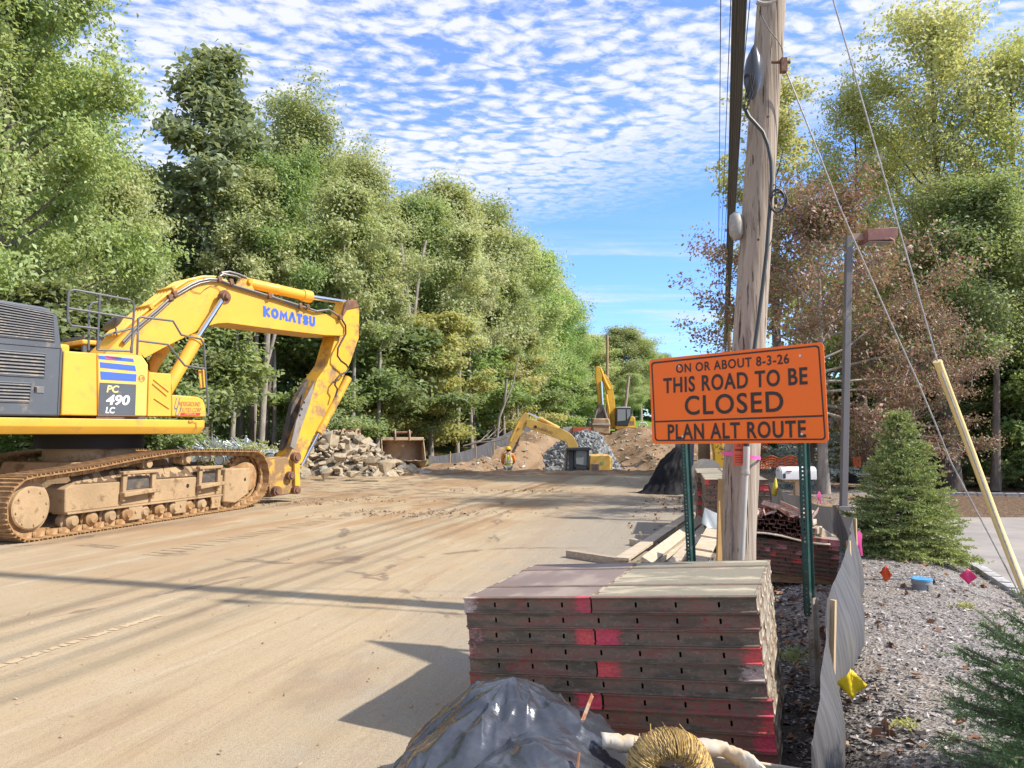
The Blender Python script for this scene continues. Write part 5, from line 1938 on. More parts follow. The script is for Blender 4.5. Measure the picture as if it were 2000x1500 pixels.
# ================================================================== FORM PANEL STACKS
def rail_mat():
    m = bpy.data.materials.new('form_steel')
    m.use_nodes = True
    t = m.node_tree; t.nodes.clear(); n = NT(t)
    out = n.n('ShaderNodeOutputMaterial')
    b = n.n('ShaderNodeBsdfPrincipled', Roughness=.6)
    b.inputs['Specular IOR Level'].default_value = .35
    t.links.new(b.outputs[0], out.inputs[0])
    ov = n.n('ShaderNodeTexCoord').outputs['Object']
    oi = n.n('ShaderNodeObjectInfo').outputs['Random']
    vec = n.n('ShaderNodeVectorMath', {'operation': 'ADD'}, i_0=ov, i_1=n.n('ShaderNodeCombineXYZ', X=n.math('MULTIPLY', oi, 37.0), Y=n.math('MULTIPLY', oi, 11.0), Z=0.0)).outputs[0]
    n1 = n.noise(n.mapping(vec, scale=(3.0, 6, 12)), 1.0, 6, .65)
    n2 = n.noise(n.mapping(vec, scale=(20, 30, 60)), 1.0, 6, .7)
    n3 = n.noise(n.mapping(vec, scale=(55, 60, 80)), 1.0, 4, .7)
    c = n.mix(n.ramp(n1, .40, .60), (0.105, 0.080, 0.054), (0.205, 0.150, 0.100))
    c = n.mix(n.ramp(n1, .47, .63, 0, .8), c, (0.215, 0.075, 0.055))
    c = n.mix(n.ramp(n2, .53, .70, 0, .7), c, (0.23, 0.20, 0.165))
    c = n.mix(n.ramp(n3, .56, .70, 0, .5), c, (0.33, 0.28, 0.21))
    pa = n.n('ShaderNodeAttribute', {'attribute_name': 'paint'})
    cv_ = n.n('ShaderNodeAttribute', {'attribute_name': 'cover'}).outputs['Fac']
    mk = n.ramp(n.math('ADD', cv_, n.math('MULTIPLY', n.math('SUBTRACT', n.math('ADD', n.math('MULTIPLY', n2, .5), n.math('MULTIPLY', n3, .5)), .5), 2.6)), .38, .70)
    mk = n.math('MULTIPLY', mk, n.ramp(cv_, 0.02, .15))
    pc_ = n.mix(n.ramp(n3, .35, .65, 0, .6), pa.outputs['Color'], (0.30, 0.05, 0.06))
    c = n.mix(mk, c, pc_)
    n.put(b.inputs['Base Color'], c)
    n.put(b.inputs['Roughness'], n.ramp(n2, .3, .7, .45, .8))
    bn = n.n('ShaderNodeBump', Strength=.25, Distance=.006, Height=n2)
    t.links.new(bn.outputs[0], b.inputs['Normal'])
    return m


M_FORM = rail_mat()
M_CRUST = pmat('concrete_crust', (0.40, 0.345, 0.26), 0.95, var=.35, vscale=5, bump=.35, bscale=60, dirt=(0.17, 0.115, 0.08), dirt_amt=.48, dscale=12, spec=.2)
M_PLYM = pmat('mauve_ply_face', (0.215, 0.158, 0.135), 0.6, var=.10, vscale=2.0, dirt=(0.29, 0.235, 0.195), dirt_amt=.38, dscale=3.2, bump=.06, bscale=60, streak=(1, .4, 1))
M_PLYC, t_, n, b, pos = ground_mat('crusted_ply_face')
ov = n.n('ShaderNodeTexCoord').outputs['Object']
a1_ = n.noise(n.mapping(ov, scale=(1.6, 4.0, 1)), 1.0, 7, .68, .4)
a2_ = n.noise(ov, 28, 5, .65)
c = n.mix(n.ramp(a1_, .47, .60), (0.235, 0.215, 0.165), (0.46, 0.40, 0.285))
c = n.mix(n.ramp(a2_, .56, .70, 0, .5), c, (0.36, 0.29, 0.19))
n.put(b.inputs['Base Color'], c)
bn = n.n('ShaderNodeBump', Strength=.5, Distance=.01, Height=n.math('ADD', a1_, n.math('MULTIPLY', a2_, .4)))
t_.links.new(bn.outputs[0], b.inputs['Normal'])
PINK = (0.70, 0.085, 0.125); RED = (0.34, 0.065, 0.045); LRED = (0.74, 0.11, 0.10); WHT = (0.55, 0.50, 0.42); DRED = (0.20, 0.035, 0.03); PALE = (0.62, 0.30, 0.30)


def rail_mesh(L, h, slots, paints, yoff=0.0):
    """channel-shaped front rail along +x, with punched slots"""
    brk = set([0, L])
    k = int(L / .03)
    for i in range(k + 1): brk.add(round(L * i / k, 4))
    for s in slots:
        for d in (-.0055, .0055):
            brk = {x for x in brk if abs(x - (s + d)) > .004 or x in (0, L)}
            brk.add(round(s + d, 4))
    xs_ = sorted(brk)
    lip = .014
    rows = [(.03, 0), (-lip, 0), (-lip, .006), (0, .011), (0, h * .33), (0, h * .66), (0, h - .011), (-lip, h - .006), (-lip, h), (.03, h)]
    V, F = [], []
    for x in xs_:
        for y, z in rows: V.append((x, y + yoff, z))
    nr = len(rows)
    for i in range(len(xs_) - 1):
        xm = (xs_[i] + xs_[i + 1]) / 2
        for j in range(nr - 1):
            if j == 4 and any(abs(xm - s) < .005 for s in slots): continue
            a = i * nr + j
            F.append((a, a + nr, a + nr + 1, a + 1))
    me = bpy.data.meshes.new('rail')
    me.from_pydata(V, [], F)
    ca = me.attributes.new('paint', 'FLOAT_COLOR', 'POINT')
    me.attributes.new('cover', 'FLOAT', 'POINT')
    ca = me.attributes['paint']
    fa_ = me.attributes['cover']
    for i, v in enumerate(V):
        col, cov = (1, 0, 0), 0.0
        f = v[0] / L
        for x0, x1, cc_, s_ in paints:
            e = .11
            w_ = min(1, max(0, (f - x0) / e + (1 if x0 <= 0 else 0))) * min(1, max(0, (x1 - f) / e + (1 if x1 >= 1 else 0)))
            if w_ * s_ > cov: cov, col = w_ * s_, cc_
        ca.data[i].color = (*col, 1)
        fa_.data[i].value = cov
    me.materials.append(M_FORM)
    return me


BODY = {}


def body_mesh(L, D, h, top, endm):
    key = (round(L, 3), round(D, 3), round(h, 3), top, endm)
    if key in BODY: return BODY[key]
    t_ = .008
    ends = []
    for x in (0, L - t_):      # end rails with lips
        fr_ = MB()
        xo = -.004 if x == 0 else L + .004
        ya, yb_, s_ = .013, D - .003, (-1 if x == 0 else 1)
        xi = x + (t_ if x == 0 else 0)
        xb = 0 if x == 0 else L
        # channel section swept from front to back
        sec = [(xb - s_ * t_, .001), (xb + s_ * .004, .001), (xb + s_ * .004, .008), (xb, .014), (xb, h - .015), (xb + s_ * .004, h - .009), (xb + s_ * .004, h - .002), (xb - s_ * t_, h - .002)]
        fr_.prism([Vector((a_, ya, c_)) for a_, c_ in sec], (0, yb_ - ya, 0))
        em = fr_.mesh('end_rail'); em.materials.append(MATS[endm] if endm in MATS else M_FORM)
        ends.append(em)
    bk = MB(); bk.box((L / 2, D - .004, h / 2), (L - .02, .006, h - .002))
    bkm = bk.mesh('back_rail'); bkm.materials.append(M_FORM)
    pf = MB(); pf.box((L / 2, D / 2, h - .008), (L - .02, D - .012, .012))
    pfm = pf.mesh('face'); pfm.materials.append(MATS[top] if top in MATS else M_PLYC)
    BODY[key] = (ends, bkm, pfm)
    return BODY[key]


MATS['ply_c'] = M_PLYC
MATS['form_steel'] = M_FORM


def form_panel(label, M, L, D, h, slots, paints, top='mauve_ply_face', endm='concrete_crust', group='form panels in the near stack', parts=True):
    t = thing('concrete_form', label, 'concrete form', group=group)
    t.matrix_world = M
    link('rail', rail_mesh(L, h, slots, paints), None, t)
    e_, bk_, f_ = body_mesh(L, D, h, top, endm)
    for em in e_: link('end_rail', em, None, t)
    link('back_rail', bk_, None, t)
    link('face', f_, None, t)
    return t


def stack_frame(fl, fr, dep):
    e1 = (fr - fl); L = e1.length; e1.normalize()
    h2 = Vector((-e1.y, e1.x, 0)).normalized()
    e3 = e1.cross(h2).normalized()
    if e3.z < 0: e3 = -e3
    e2 = e3.cross(e1).normalized()
    return e1, e2, e3, L


ORD = ['topmost', 'second', 'third', 'fourth', 'fifth', 'sixth', 'seventh', 'eighth', 'ninth', 'tenth', 'eleventh', 'twelfth', 'thirteenth', 'fourteenth']
fl_ = Vector((-.263, 4.23, .717)); fr__ = Vector((1.162, 3.66, .846))
e1, e2, e3, LL = stack_frame(fl_, fr__, 1.13)
TH = .0795
# per layer: list of front panels: (x0, x1, paints, words)
P1 = {
    1: [(0, .468, [(0, .17, WHT, .75), (.25, .62, RED, .42), (.80, 1, PINK, .62)], 'left', 'white left end'), (.472, 1, [(0, .8, RED, .36), (.80, .95, PINK, .42)], 'right', 'dull red web')],
    2: [(0.005, 1.005, [(.1, .3, DRED, .36), (.5, 1, DRED, .42)], 'full-length', 'dark red web')],
    3: [(.012, .474, [(0, .2, PALE, .5), (.80, 1, LRED, .95)], 'left', 'bright red right end'), (.478, 1.0, [(0, .22, PINK, .85)], 'right', 'pink left end')],
    4: [(.008, 1.0, [(0, .09, PALE, .66), (.88, 1, LRED, .80), (.5, .56, (.45, .33, .08), .4)], 'full-length', 'speckled pink ends')],
    5: [(.006, .470, [(.04, .16, PINK, .62), (.2, .6, RED, .42)], 'left', 'faint pink left end'), (.474, 1.003, [(0, .20, LRED, .85), (.80, 1, WHT, .70)], 'right', 'pink and white ends')],
    6: [(.004, 1.006, [(0, .09, RED, .8), (.93, 1, PINK, .62)], 'full-length', 'red left end')],
    7: [(.012, .478, [(.76, 1, PINK, .95)], 'left', 'bright pink right end'), (.484, 1.016, [(0, .98, RED, .46), (.86, 1, PINK, .6)], 'right', 'red web all along')],
    8: [(.010, 1.012, [(.9, 1, LRED, .95), (.45, .6, DRED, .3)], 'full-length', 'bright pink right end')],
    9: [(.012, .478, [(.72, 1, PINK, .80)], 'left', 'blotched pink right end'), (.490, 1.015, [(.82, 1, PINK, .80), (.5, .8, DRED, .3)], 'right', 'pink right end')],
    10: [(.012, .480, [(.3, .8, RED, .4)], 'left', 'grey web'), (.486, 1.015, [(.80, 1, PINK, .46)], 'right', 'pink lower right corner')],
}
rd = random.Random(9)
SL = [.118, .243, .366, .49, .62, .75, .885]
for k in range(1, 11):
    z = -TH * k
    sh = rd.uniform(-.006, .006)
    for (x0, x1, pnt, col, words) in P1[k]:
        L = (x1 - x0) * LL - .003
        o = fl_ + e1 * (x0 * LL + sh) + e3 * z + e2 * rd.uniform(-.004, .004)
        M = Matrix((e1, e2, e3)).transposed().to_4x4(); M.translation = o
        sl = [(s - x0) * LL for s in SL if x0 + .02 < s < x1 - .02]
        form_panel(f'{ORD[k-1]} layer of the near panel stack, front row, {col} panel with {words}', M, L, .312, TH - .002, sl, pnt,
                   'mauve_ply_face' if col == 'left' else 'ply_c')
    for (y0, D, row) in ((.315, .575, 'middle'), (.893, .236, 'back')):
        for x0, x1, col in (((0.0, .468, 'left'), (.472, 1.0, 'right')) if k % 2 else ((0, 1.0, 'full-length'),)):
            L = (x1 - x0) * LL - .003
            o = fl_ + e1 * (x0 * LL + rd.uniform(-.005, .007)) + e3 * z + e2 * (y0 + rd.uniform(-.002, .002))
            M = Matrix((e1, e2, e3)).transposed().to_4x4(); M.translation = o
            form_panel(f'{ORD[k-1]} layer of the near panel stack, {row} row, {col} panel', M, L, D, TH - .002, [], [], 'mauve_ply_face' if col == 'left' else 'ply_c')
M_WOOD = pmat('weathered_lumber', (0.47, 0.375, 0.265), 0.85, var=.16, vscale=2.5, bump=.4, bscale=20, dirt=(0.62, 0.55, 0.45), dirt_amt=.35, dscale=3, streak=(1, 14, 14), spec=.2)
M_WOODD = pmat('old_brown_lumber', (0.23, 0.15, 0.085), 0.9, var=.25, vscale=2.5, bump=.4, bscale=20, streak=(1, 14, 14), spec=.2)
for i, f in enumerate((.12, .86)):
    pass

# ---- second stack behind the pole
fl2 = at_y(1452, 1047, 7.45); fr2 = at_y(1640, 1068, 7.20)
e1, e2, e3, LL2 = stack_frame(fl2, fr2, .8)
TH2 = (min(fl2.z, fr2.z) - terrain(3, 7.3) - .07) / 8
for k in range(1, 9):
    z = -TH2 * k
    cuts = [0, .27, .62, 1.0] if k % 3 == 1 else ([0, .46, 1.0] if k % 3 == 2 else [0, .30, .64, 1.0])
    for c_, (x0, x1) in enumerate(zip(cuts, cuts[1:])):
        L = (x1 - x0) * LL2 - .004
        o = fl2 + e1 * (x0 * LL2 + rd.uniform(-.008, .008)) + e3 * z + e2 * rd.uniform(-.004, .004)
        M = Matrix((e1, e2, e3)).transposed().to_4x4(); M.translation = o
        pn = []
        if rd.random() < .55: pn.append((0, 1, DRED, .42))
        if rd.random() < .35: pn.append((.05, .35, LRED, .85))
        if rd.random() < .25: pn.append((.7, 1, PALE, .7))
        nm = {2: ['left', 'right'], 3: ['left', 'middle', 'right']}[len(cuts) - 1][c_]
        form_panel(f'{ORD[k-1]} layer of the brown panel stack behind the pole, {nm} panel', M, L, .75, TH2 - .002, [L * .18, L * .5, L * .82] if L > .3 else [L * .3, L * .7], pn,
                   group='form panels in the stack behind the pole', top='ply_c')
o = fl2 + e1 * (.60 * LL2) + e3 * .002 + e2 * .02
M = Matrix((e1, e2, e3)).transposed().to_4x4(); M.translation = o
form_panel('loose red and pale pink form panel on top of the stack behind the pole', M, .40 * LL2, .5, .056, [.1, .25], [(0, .46, LRED, .9), (.46, 1, PALE, .95)], group='form panels in the stack behind the pole', top='ply_c')
# dunnage
for i, (a, b_) in enumerate(((fl2 + e3 * (-TH2 * 8), fr2 + e3 * (-TH2 * 8)),)):
    for j, yy in enumerate((.06, .62)):
        dn = thing('timber', ['brown timber under the front of the stack behind the pole', 'brown timber under the rear of the stack behind the pole'][j], 'timber', (a + b_) / 2 + e2 * yy - e3 * .045)
        m = MB(); m.box((0, 0, 0), ((b_ - a).length * 1.0, .09, .085), Matrix.Rotation(math.atan2(e1.y, e1.x), 3, 'Z')); m.build('beam', M_WOODD, dn, bevel=.004)
# channels heaped on top
M_CHAN = pmat('rusty_channel', (0.16, 0.065, 0.045), 0.75, var=.35, vscale=10, bump=.2, bscale=40, dirt=(0.34, 0.16, 0.11), dirt_amt=.35, dscale=8)
M_CHANP = pmat('channel_pale', (0.40, 0.25, 0.19), 0.8, var=.25, vscale=8, dirt=(0.55, 0.45, 0.36), dirt_amt=.35, dscale=6)


def channel_mesh(w, h, L, t_=.005):
    m = MB()
    m.prism([(-w / 2, 0, 0), (w / 2, 0, 0), (w / 2, 0, h), (w / 2 - t_, 0, h), (w / 2 - t_, 0, t_), (-w / 2 + t_, 0, t_), (-w / 2 + t_, 0, h), (-w / 2, 0, h)], (0, L, 0))
    return m.mesh('channel')


ch_me = channel_mesh(.062, .034, .62); ch_me.materials.append(M_CHAN)
ch_me2 = channel_mesh(.10, .05, .66); ch_me2.materials.append(M_CHANP)
zt2 = fl2.z
e_ang = math.atan2(e1.y, e1.x)
k = 0
for row in range(5):
    for c_ in range(11 - row):
        x = .06 + .062 * c_ + row * .028 + rd.uniform(-.008, .008)
        if x > .62: continue
        p = fl2 + e1 * x + e3 * (.034 + row * .036 + rd.uniform(0, .006)) + e2 * rd.uniform(-.02, .05)
        t = link('steel_channel', ch_me, None, None, p, (rd.uniform(-.02, .02), rd.uniform(-.25, .25) + (math.pi if rd.random() < .35 else 0), e_ang + rd.uniform(-.05, .05)))
        if abs(t.rotation_euler.y) > 2: t.location += e3 * .034
        tag(t, f'rusty steel channel, {ORD[c_].replace("topmost", "first")} from the left in {["the bottom row","the second row up","the third row up","the fourth row up","the top row"][row]} of the channel heap', 'steel channel', 'rusty channels heaped on the stack behind the pole')
lay = [(.10, .235, .5, 'mauve'), (.24, .26, -.35, 'x'), (.36, .275, .62, 'x'), (.47, .265, -.2, 'x'), (.55, .24, .25, 'x')]
wd = ['pale channel lying leftmost on top of the heap', 'pale brown channel tilted left on top of the heap', 'pale brown channel tilted right, highest on the heap', 'wide rusty channel flat on top of the heap', 'wide pale channel nearest the sign post on the heap']
for i, (x, z, ry, _) in enumerate(lay):
    p = fl2 + e1 * x + e3 * (z - .02) + e2 * .02
    t = link('steel_channel', ch_me2, None, None, p, (rd.uniform(-.04, .04), ry, e_ang + rd.uniform(-.25, .25)), (1.2, 1, 1))
    tag(t, wd[i], 'steel channel', 'rusty channels heaped on the stack behind the pole')
# warped sheet of ply beneath the heap
t = thing('plywood_sheet', 'warped pale plywood sheet under the heap of channels', 'plywood', fl2 + e3 * .012)
m = MB()
rows = []
for i in range(21):
    f = i / 20
    zz_ = .022 * math.sin(f * 5.5) + .012
    rows.append([e1 * (f * .80 - .02) + e2 * -.05 + e3 * zz_, e1 * (f * .80 - .02) + e2 * .66 + e3 * (zz_ + .004)])
m.sheet(rows)
o = m.build('sheet', M_WOOD, t, smooth=60)
so = o.modifiers.new('thick', 'SOLIDIFY'); so.thickness = .014
for i, (x, y, z, L, w, h, rz, ry, lb, mt) in enumerate(((.62, .0, .05, .30, .10, .06, 1.25, -.05, 'pale lumber block right of the channel heap, lower one', M_WOOD), (.66, .05, .11, .34, .09, .06, 1.35, .05, 'pale pinkish lumber block stacked right of the heap', M_WOOD),
                                                   (.74, .10, .06, .22, .09, .09, 1.0, .4, 'short tilted lumber offcut at the right end of the heap', M_WOOD), (.60, .08, .17, .36, .09, .05, 1.3, .02, 'top lumber block right of the channel heap', M_WOOD))):
    p = fl2 + e1 * x + e2 * (y + .15) + e3 * z
    t = thing('lumber_block', lb, 'lumber', p, 0, 'lumber blocks on the stack behind the pole', rot=(0, ry, e_ang + rz))
    m = MB(); m.box((0, 0, 0), (L, w, h)); m.build('board', mt, t, bevel=.004)

# ---- third stack, farther along the road edge
fl3 = at_y(1378, 936, 10.3); fr3 = at_y(1503, 937, 10.1)
e1, e2, e3, LL3 = stack_frame(fl3, fr3, 1.4)
bl3 = at_y(1349, 912, 13.9)
dv = Vector((bl3.x - fl3.x, bl3.y - fl3.y, 0)).normalized()
e2 = dv; 
TH3 = (fl3.z - .06) / 13
for s in range(2):
    for k in range(1, 14):
        z = -TH3 * k
        cuts = [0, .5, 1.0] if k % 2 else [0, 1.0]
        for c_, (x0, x1) in enumerate(zip(cuts, cuts[1:])):
            L = (x1 - x0) * LL3 - .005
            o = fl3 + e1 * (x0 * LL3 + rd.uniform(-.012, .012)) + e3 * z + e2 * (s * 1.72 + rd.uniform(-.01, .01))
            M = Matrix((e1, e2, e3)).transposed().to_4x4(); M.translation = o
            pn = []
            if rd.random() < .4: pn.append((0, 1, DRED, .40))
            if rd.random() < .4: pn.append((0, .22, LRED, .9))
            if rd.random() < .4: pn.append((.78, 1, LRED, .9))
            nm = 'full-length' if len(cuts) == 2 else ['left', 'right'][c_]
            w_ = ['nearer half of the far panel stack', 'farther half of the far panel stack'][s]
            form_panel(f'{ORD[k-1]} layer of the {w_}, {nm} panel', M, L, 1.66, TH3 - .003, [L * f for f in (.15, .4, .6, .85)], pn, group='form panels in the far stack', endm='form_steel', top='ply_c')
# ================================================================== NEAR CLUTTER
rd = random.Random(21)
# ---- planks left of the pole
def plank(label, a, b_, w, h, mat=None, cleats=0, roll=0.0, group='lumber heaped left of the pole', name='plank', cat='plank'):
    a, b_ = Vector(a), Vector(b_)
    d = (b_ - a); L = d.length; d.normalize()
    t = thing(name, label, cat, (a + b_) / 2, group=group)
    q_ = d.to_track_quat('X', 'Z').to_matrix() @ Matrix.Rotation(roll, 3, 'X')
    m = MB(); m.box((0, 0, 0), (L, w, h), q_)
    m.build('board', mat or M_WOOD, t, bevel=.003)
    for k in range(cleats):
        f = (k + .6) / cleats - .5
        mm = MB(); mm.box(q_ @ Vector((f * L * .95, 0, h / 2 + .012)), (.05, w * 1.06, .024), q_)
        mm.build('cleat', M_WOOD, t, bevel=.003)
    return t


plank('long weathered plank at the left of the lumber heap', at_z(1215, 1092, .10), at_z(1352, 1002, .16), .17, .035)
plank('second weathered plank in the lumber heap, edge raised', at_z(1262, 1096, .22), at_z(1372, 1012, .30), .13, .04, roll=.5)
plank('short plank lying across the lumber heap', at_z(1285, 1097, .16), at_z(1362, 1040, .22), .10, .05, roll=-.3)
plank('grey plank low in the lumber heap behind the green post', at_z(1318, 1100, .18), at_z(1385, 1022, .26), .15, .035)
plank('pale plank with nailed cross cleats nearest the pole', at_z(1362, 1098, .28), at_z(1402, 1022, .40), .20, .03, cleats=3, roll=.12)
plank('narrow plank slipping out under the cleated one', at_z(1330, 1090, .10), at_z(1398, 1050, .14), .09, .04)
plank('broken plank end at the foot of the green post', at_z(1342, 1078, .20), at_z(1372, 1062, .28), .08, .05, mat=M_WOODD)
plank('flat timber lying on the road behind the near stack', at_z(1110, 1081, .05), at_z(1228, 1099, .05), .10, .09, mat=pmat('timber_grey', (.36, .28, .20), .9, var=.2, streak=(1, 12, 12), bump=.3, bscale=20), group='loose timber on the road', name='timber', cat='timber')
plank('short wooden block on the road beside the lumber heap', at_z(1234, 1058, .05), at_z(1280, 1066, .05), .10, .09, group='loose timber on the road', name='timber', cat='timber')
plank('small stick standing up behind the wooden block', at_z(1259, 1062, .03), at_z(1250, 1062, .03) + Vector((0, 0, .17)), .03, .03, group='loose timber on the road', name='timber', cat='timber')
plank('thin orange-brown board leaning on the left side of the pole', at_y(1402, 1200, 6.26), at_y(1408, 935, 6.32), .05, .02, mat=pmat('orange_board', (.42, .25, .09), .8, var=.2), roll=1.2)
ms = thing('metal_sheet', 'bent grey metal sheet between the lumber heap and the pole', 'metal sheet', at_z(1390, 1025, .3))
m = MB()
A_ = [at_y(1370, 1022, 8.3), at_y(1376, 992, 8.7), at_y(1392, 1000, 8.8), at_y(1407, 1006, 8.6)]
B_ = [at_y(1376, 1026, 8.0), at_y(1384, 1032, 8.1), at_y(1397, 1034, 8.1), at_y(1408, 1034, 8.0)]
m.sheet([[a - ms.location, b_ - ms.location] for a, b_ in zip(A_, B_)])
o = m.build('sheet', pmat('grey_sheet', (.36, .38, .37), .5, var=.1, metal=.2), ms, smooth=70)
o.modifiers.new('thick', 'SOLIDIFY').thickness = .006

# ---- black plastic bag over a heap at the bottom
rg = np.random.default_rng(4)
BC = Vector((-.02, 3.34, 0))
bag = thing('plastic_tarp', 'shiny black plastic sheet draped over a heap in the foreground', 'plastic sheet', BC)
NXb, NYb = 190, 170
rows = []
wr = [(rd.uniform(-3, 3), rd.uniform(-3, 3), rd.uniform(0, 6.28), rd.uniform(.006, .016)) for _ in range(24)]
peak = at_y(992, 1336, 3.62) - BC
sh2 = at_y(1085, 1372, 3.55) - BC
ridge = [(at_y(900, 1420, 3.55) - BC), peak, sh2, (at_y(1150, 1440, 3.35) - BC)]


def bag_h(x, y):
    h = 0.0
    # cone-like drape from a few supports
    for px_, py_, hh_, rr_ in ((peak.x, peak.y, peak.z + .012, .62), (sh2.x - .02, sh2.y - .05, sh2.z + .0, .60), (peak.x - .10, peak.y - .18, .385, .55), (.12, -.20, .36, .62), (-.10, -.55, .34, .6), (.20, -.5, .30, .55)):
        d_ = math.hypot((x - px_) / 1.0, (y - py_) / 1.05) / rr_
        h = max(h, hh_ * (1 - min(1, d_) ** 1.45))
    # radial folds
    a = math.atan2(y - peak.y, x - peak.x)
    r_ = math.hypot(x - peak.x, y - peak.y)
    amp = .011 * min(1, r_ / .2) * (1 if h > .01 else .2)
    h += .6 * amp * (math.sin(a * 9 + 2.2 * math.sin(a * 3)) + .6 * math.sin(a * 17 + r_ * 9 + 1.3))
    for kx, ky, ph, am in wr:
        s_ = math.sin(kx * 2.6 * x + ky * 2.6 * y + ph + 1.4 * math.sin(3 * ky * x - 2 * kx * y))
        h += am * (1 - abs(s_)) ** 5 * (1 if h > .03 else .3) * max(0, math.sin(kx * 5 * y - ky * 5 * x + ph * 2))
    if h > .02:
        h += .020 * (.5 - NZ.voronoi((x * 5.2 + .4 * y, y * 4.0, h * 2), distance_metric='DISTANCE')[0][0]) + .007 * NZ.ridged_multi_fractal((x * 6, y * 6, 1.7), 1.0, 2.1, 3, .9, 2.0)
    return max(h, .012 + .01 * math.sin(8 * x + 3 * y))


for i in range(NYb):
    y = -.85 + 1.42 * i / (NYb - 1)
    rows.append([Vector((x, y, bag_h(x, y))) for x in (-.58 + 1.16 * j / (NXb - 1) for j in range(NXb))])
kp = []
m = MB()
m.v = [p for r_ in rows for p in r_]
for i in range(NYb - 1):
    for j in range(NXb - 1):
        p = rows[i][j]
        e_ = math.hypot((p.x - .0) / .56, (p.y + .12) / .66) + .05 * math.sin(7 * math.atan2(p.y, p.x))
        if e_ < 1.0:
            a = i * NXb + j
            m.f.append((a, a + 1, a + NXb + 1, a + NXb))
M_BAG, t_, n, b, pos = ground_mat('black_plastic')
ov = n.n('ShaderNodeTexCoord').outputs['Object']
b.inputs['Roughness'].default_value = .2
b.inputs['Metallic'].default_value = .35
b.inputs['Specular IOR Level'].default_value = .9
nz = n.noise(ov, 6, 5, .6)
n.put(b.inputs['Base Color'], n.mix(n.ramp(nz, .4, .7), (.055, .06, .072), (.10, .108, .128)))  # blue-grey base lifts the black sheet as painted sky reflection
n.put(b.inputs['Roughness'], n.ramp(n.noise(ov, 3, 4), .3, .7, .14, .30))
w1_ = n.noise(n.mapping(ov, rot=(0, 0, .5), scale=(4, 9, 5)), 1.0, 4, .55, 1.2)
bn = n.n('ShaderNodeBump', Strength=.22, Distance=.03, Height=n.math('ADD', w1_, n.math('MULTIPLY', n.n('ShaderNodeTexVoronoi', {'feature': 'DISTANCE_TO_EDGE'}, Vector=n.mapping(ov, rot=(0, 0, .7), scale=(5, 3, 3)), Scale=1.3).outputs[0], .3)))
t_.links.new(bn.outputs[0], b.inputs['Normal'])
bm = bmesh.new()
me = m.mesh('sheet', 80)
bm.from_mesh(me)
bmesh.ops.delete(bm, geom=[v for v in bm.verts if not v.link_faces], context='VERTS')
bm.to_mesh(me); bm.free()
me.materials.append(M_BAG)
link('sheet', me, None, bag)
# yellowish inner fold on the left flank
m = MB()
gold = [(905, 1402), (880, 1432), (862, 1462), (846, 1492), (838, 1512)]
rows2 = []
for (a, b_) in gold:
    p = at_y(a, b_, 3.52 - (b_ - 1402) * .0012)
    rows2.append([p - BC + Vector((-.030, .0, -.035)), p - BC + Vector((-.008, -.012, .006)), p - BC + Vector((.014, -.004, .002))])

# ---- rusty strap
plank('rusty perforated steel strap leaning beside the plastic sheet', at_y(1130, 1428, 3.40), at_y(1157, 1357, 3.58), .022, .004, mat=pmat('strap_rust', (.36, .25, .17), .7, var=.3, vscale=12, dirt=(.25, .10, .04), dirt_amt=.4, dscale=14), group='loose steel in the foreground', name='steel_strap', cat='steel strap', roll=1.2)
plank('small rusty steel bar standing at the right of the plastic sheet', at_y(1126, 1512, 3.0), at_y(1131, 1470, 3.05), .012, .02, mat=M_RUST, group='loose steel in the foreground', name='steel_bar', cat='steel bar')
plank('rusty bracket end sticking out above the plastic sheet', at_y(1092, 1392, 3.60), at_y(1108, 1374, 3.62), .05, .02, mat=M_RUST, group='loose steel in the foreground', name='steel_bar', cat='steel bar')

# ---- wooden crate holding a bundle of form ties
CR = at_y(1335, 1500, 3.18); CR.z = 0
cr = thing('wooden_crate', 'open wooden crate holding form ties at the foot of the near stack', 'crate', CR, R(-22))
for (x, y, L, hz_, along) in ((0, .17, .98, .245, 'x'), (0, -.17, .98, .23, 'x'), (.47, 0, .34, .24, 'y'), (-.47, 0, .34, .24, 'y')):
    for lev in range(3):
        m = MB()
        s_ = (L, .022, .075) if along == 'x' else (.022, L, .075)
        m.box((x, y, .05 + .085 * lev), s_)
        m.build('board', M_WOODD if lev < 2 else M_WOOD, cr, bevel=.003)
tie = thing('form_tie_bundle', 'fanned bundle of yellow wire form ties lying in the crate', 'form ties', at_y(1308, 1512, 3.08))
m = MB(); m2 = MB()
for k in range(900):
    a = R(-20 + 220 * (k + rd.random()) / 900)
    sl = rd.uniform(-.10, .10) + .16
    rt = .052 + rd.uniform(-.008, .006)
    f0 = R(rd.uniform(-150, -95)); f1 = R(rd.uniform(55, 100))
    pts = []
    for j in range(6):
        ph = f0 + (f1 - f0) * j / 5
        aa = a + sl * (j / 5 - .5)
        rr_ = .118 + rt * math.cos(ph)
        pts.append(Vector((rr_ * math.cos(aa), 1.5 * rt * math.sin(ph), rr_ * math.sin(aa))))
    if k % 9 == 0: pts[-1] += Vector((rd.uniform(-.02, .02), rd.uniform(0, .03), rd.uniform(-.01, .03)))
    (m if k % 5 else m2).tube(pts, .0022, 4, cap=False)
M_TIE = pmat('tie_yellow', (.52, .34, .11), .5, var=.35, vscale=9)
o = m.build('wires', M_TIE, tie, smooth=None); o['kind'] = 'stuff'
o = m2.build('wires', pmat('tie_dark', (.16, .11, .06), .6, var=.3, vscale=9), tie, smooth=None); o['kind'] = 'stuff'
m = MB()
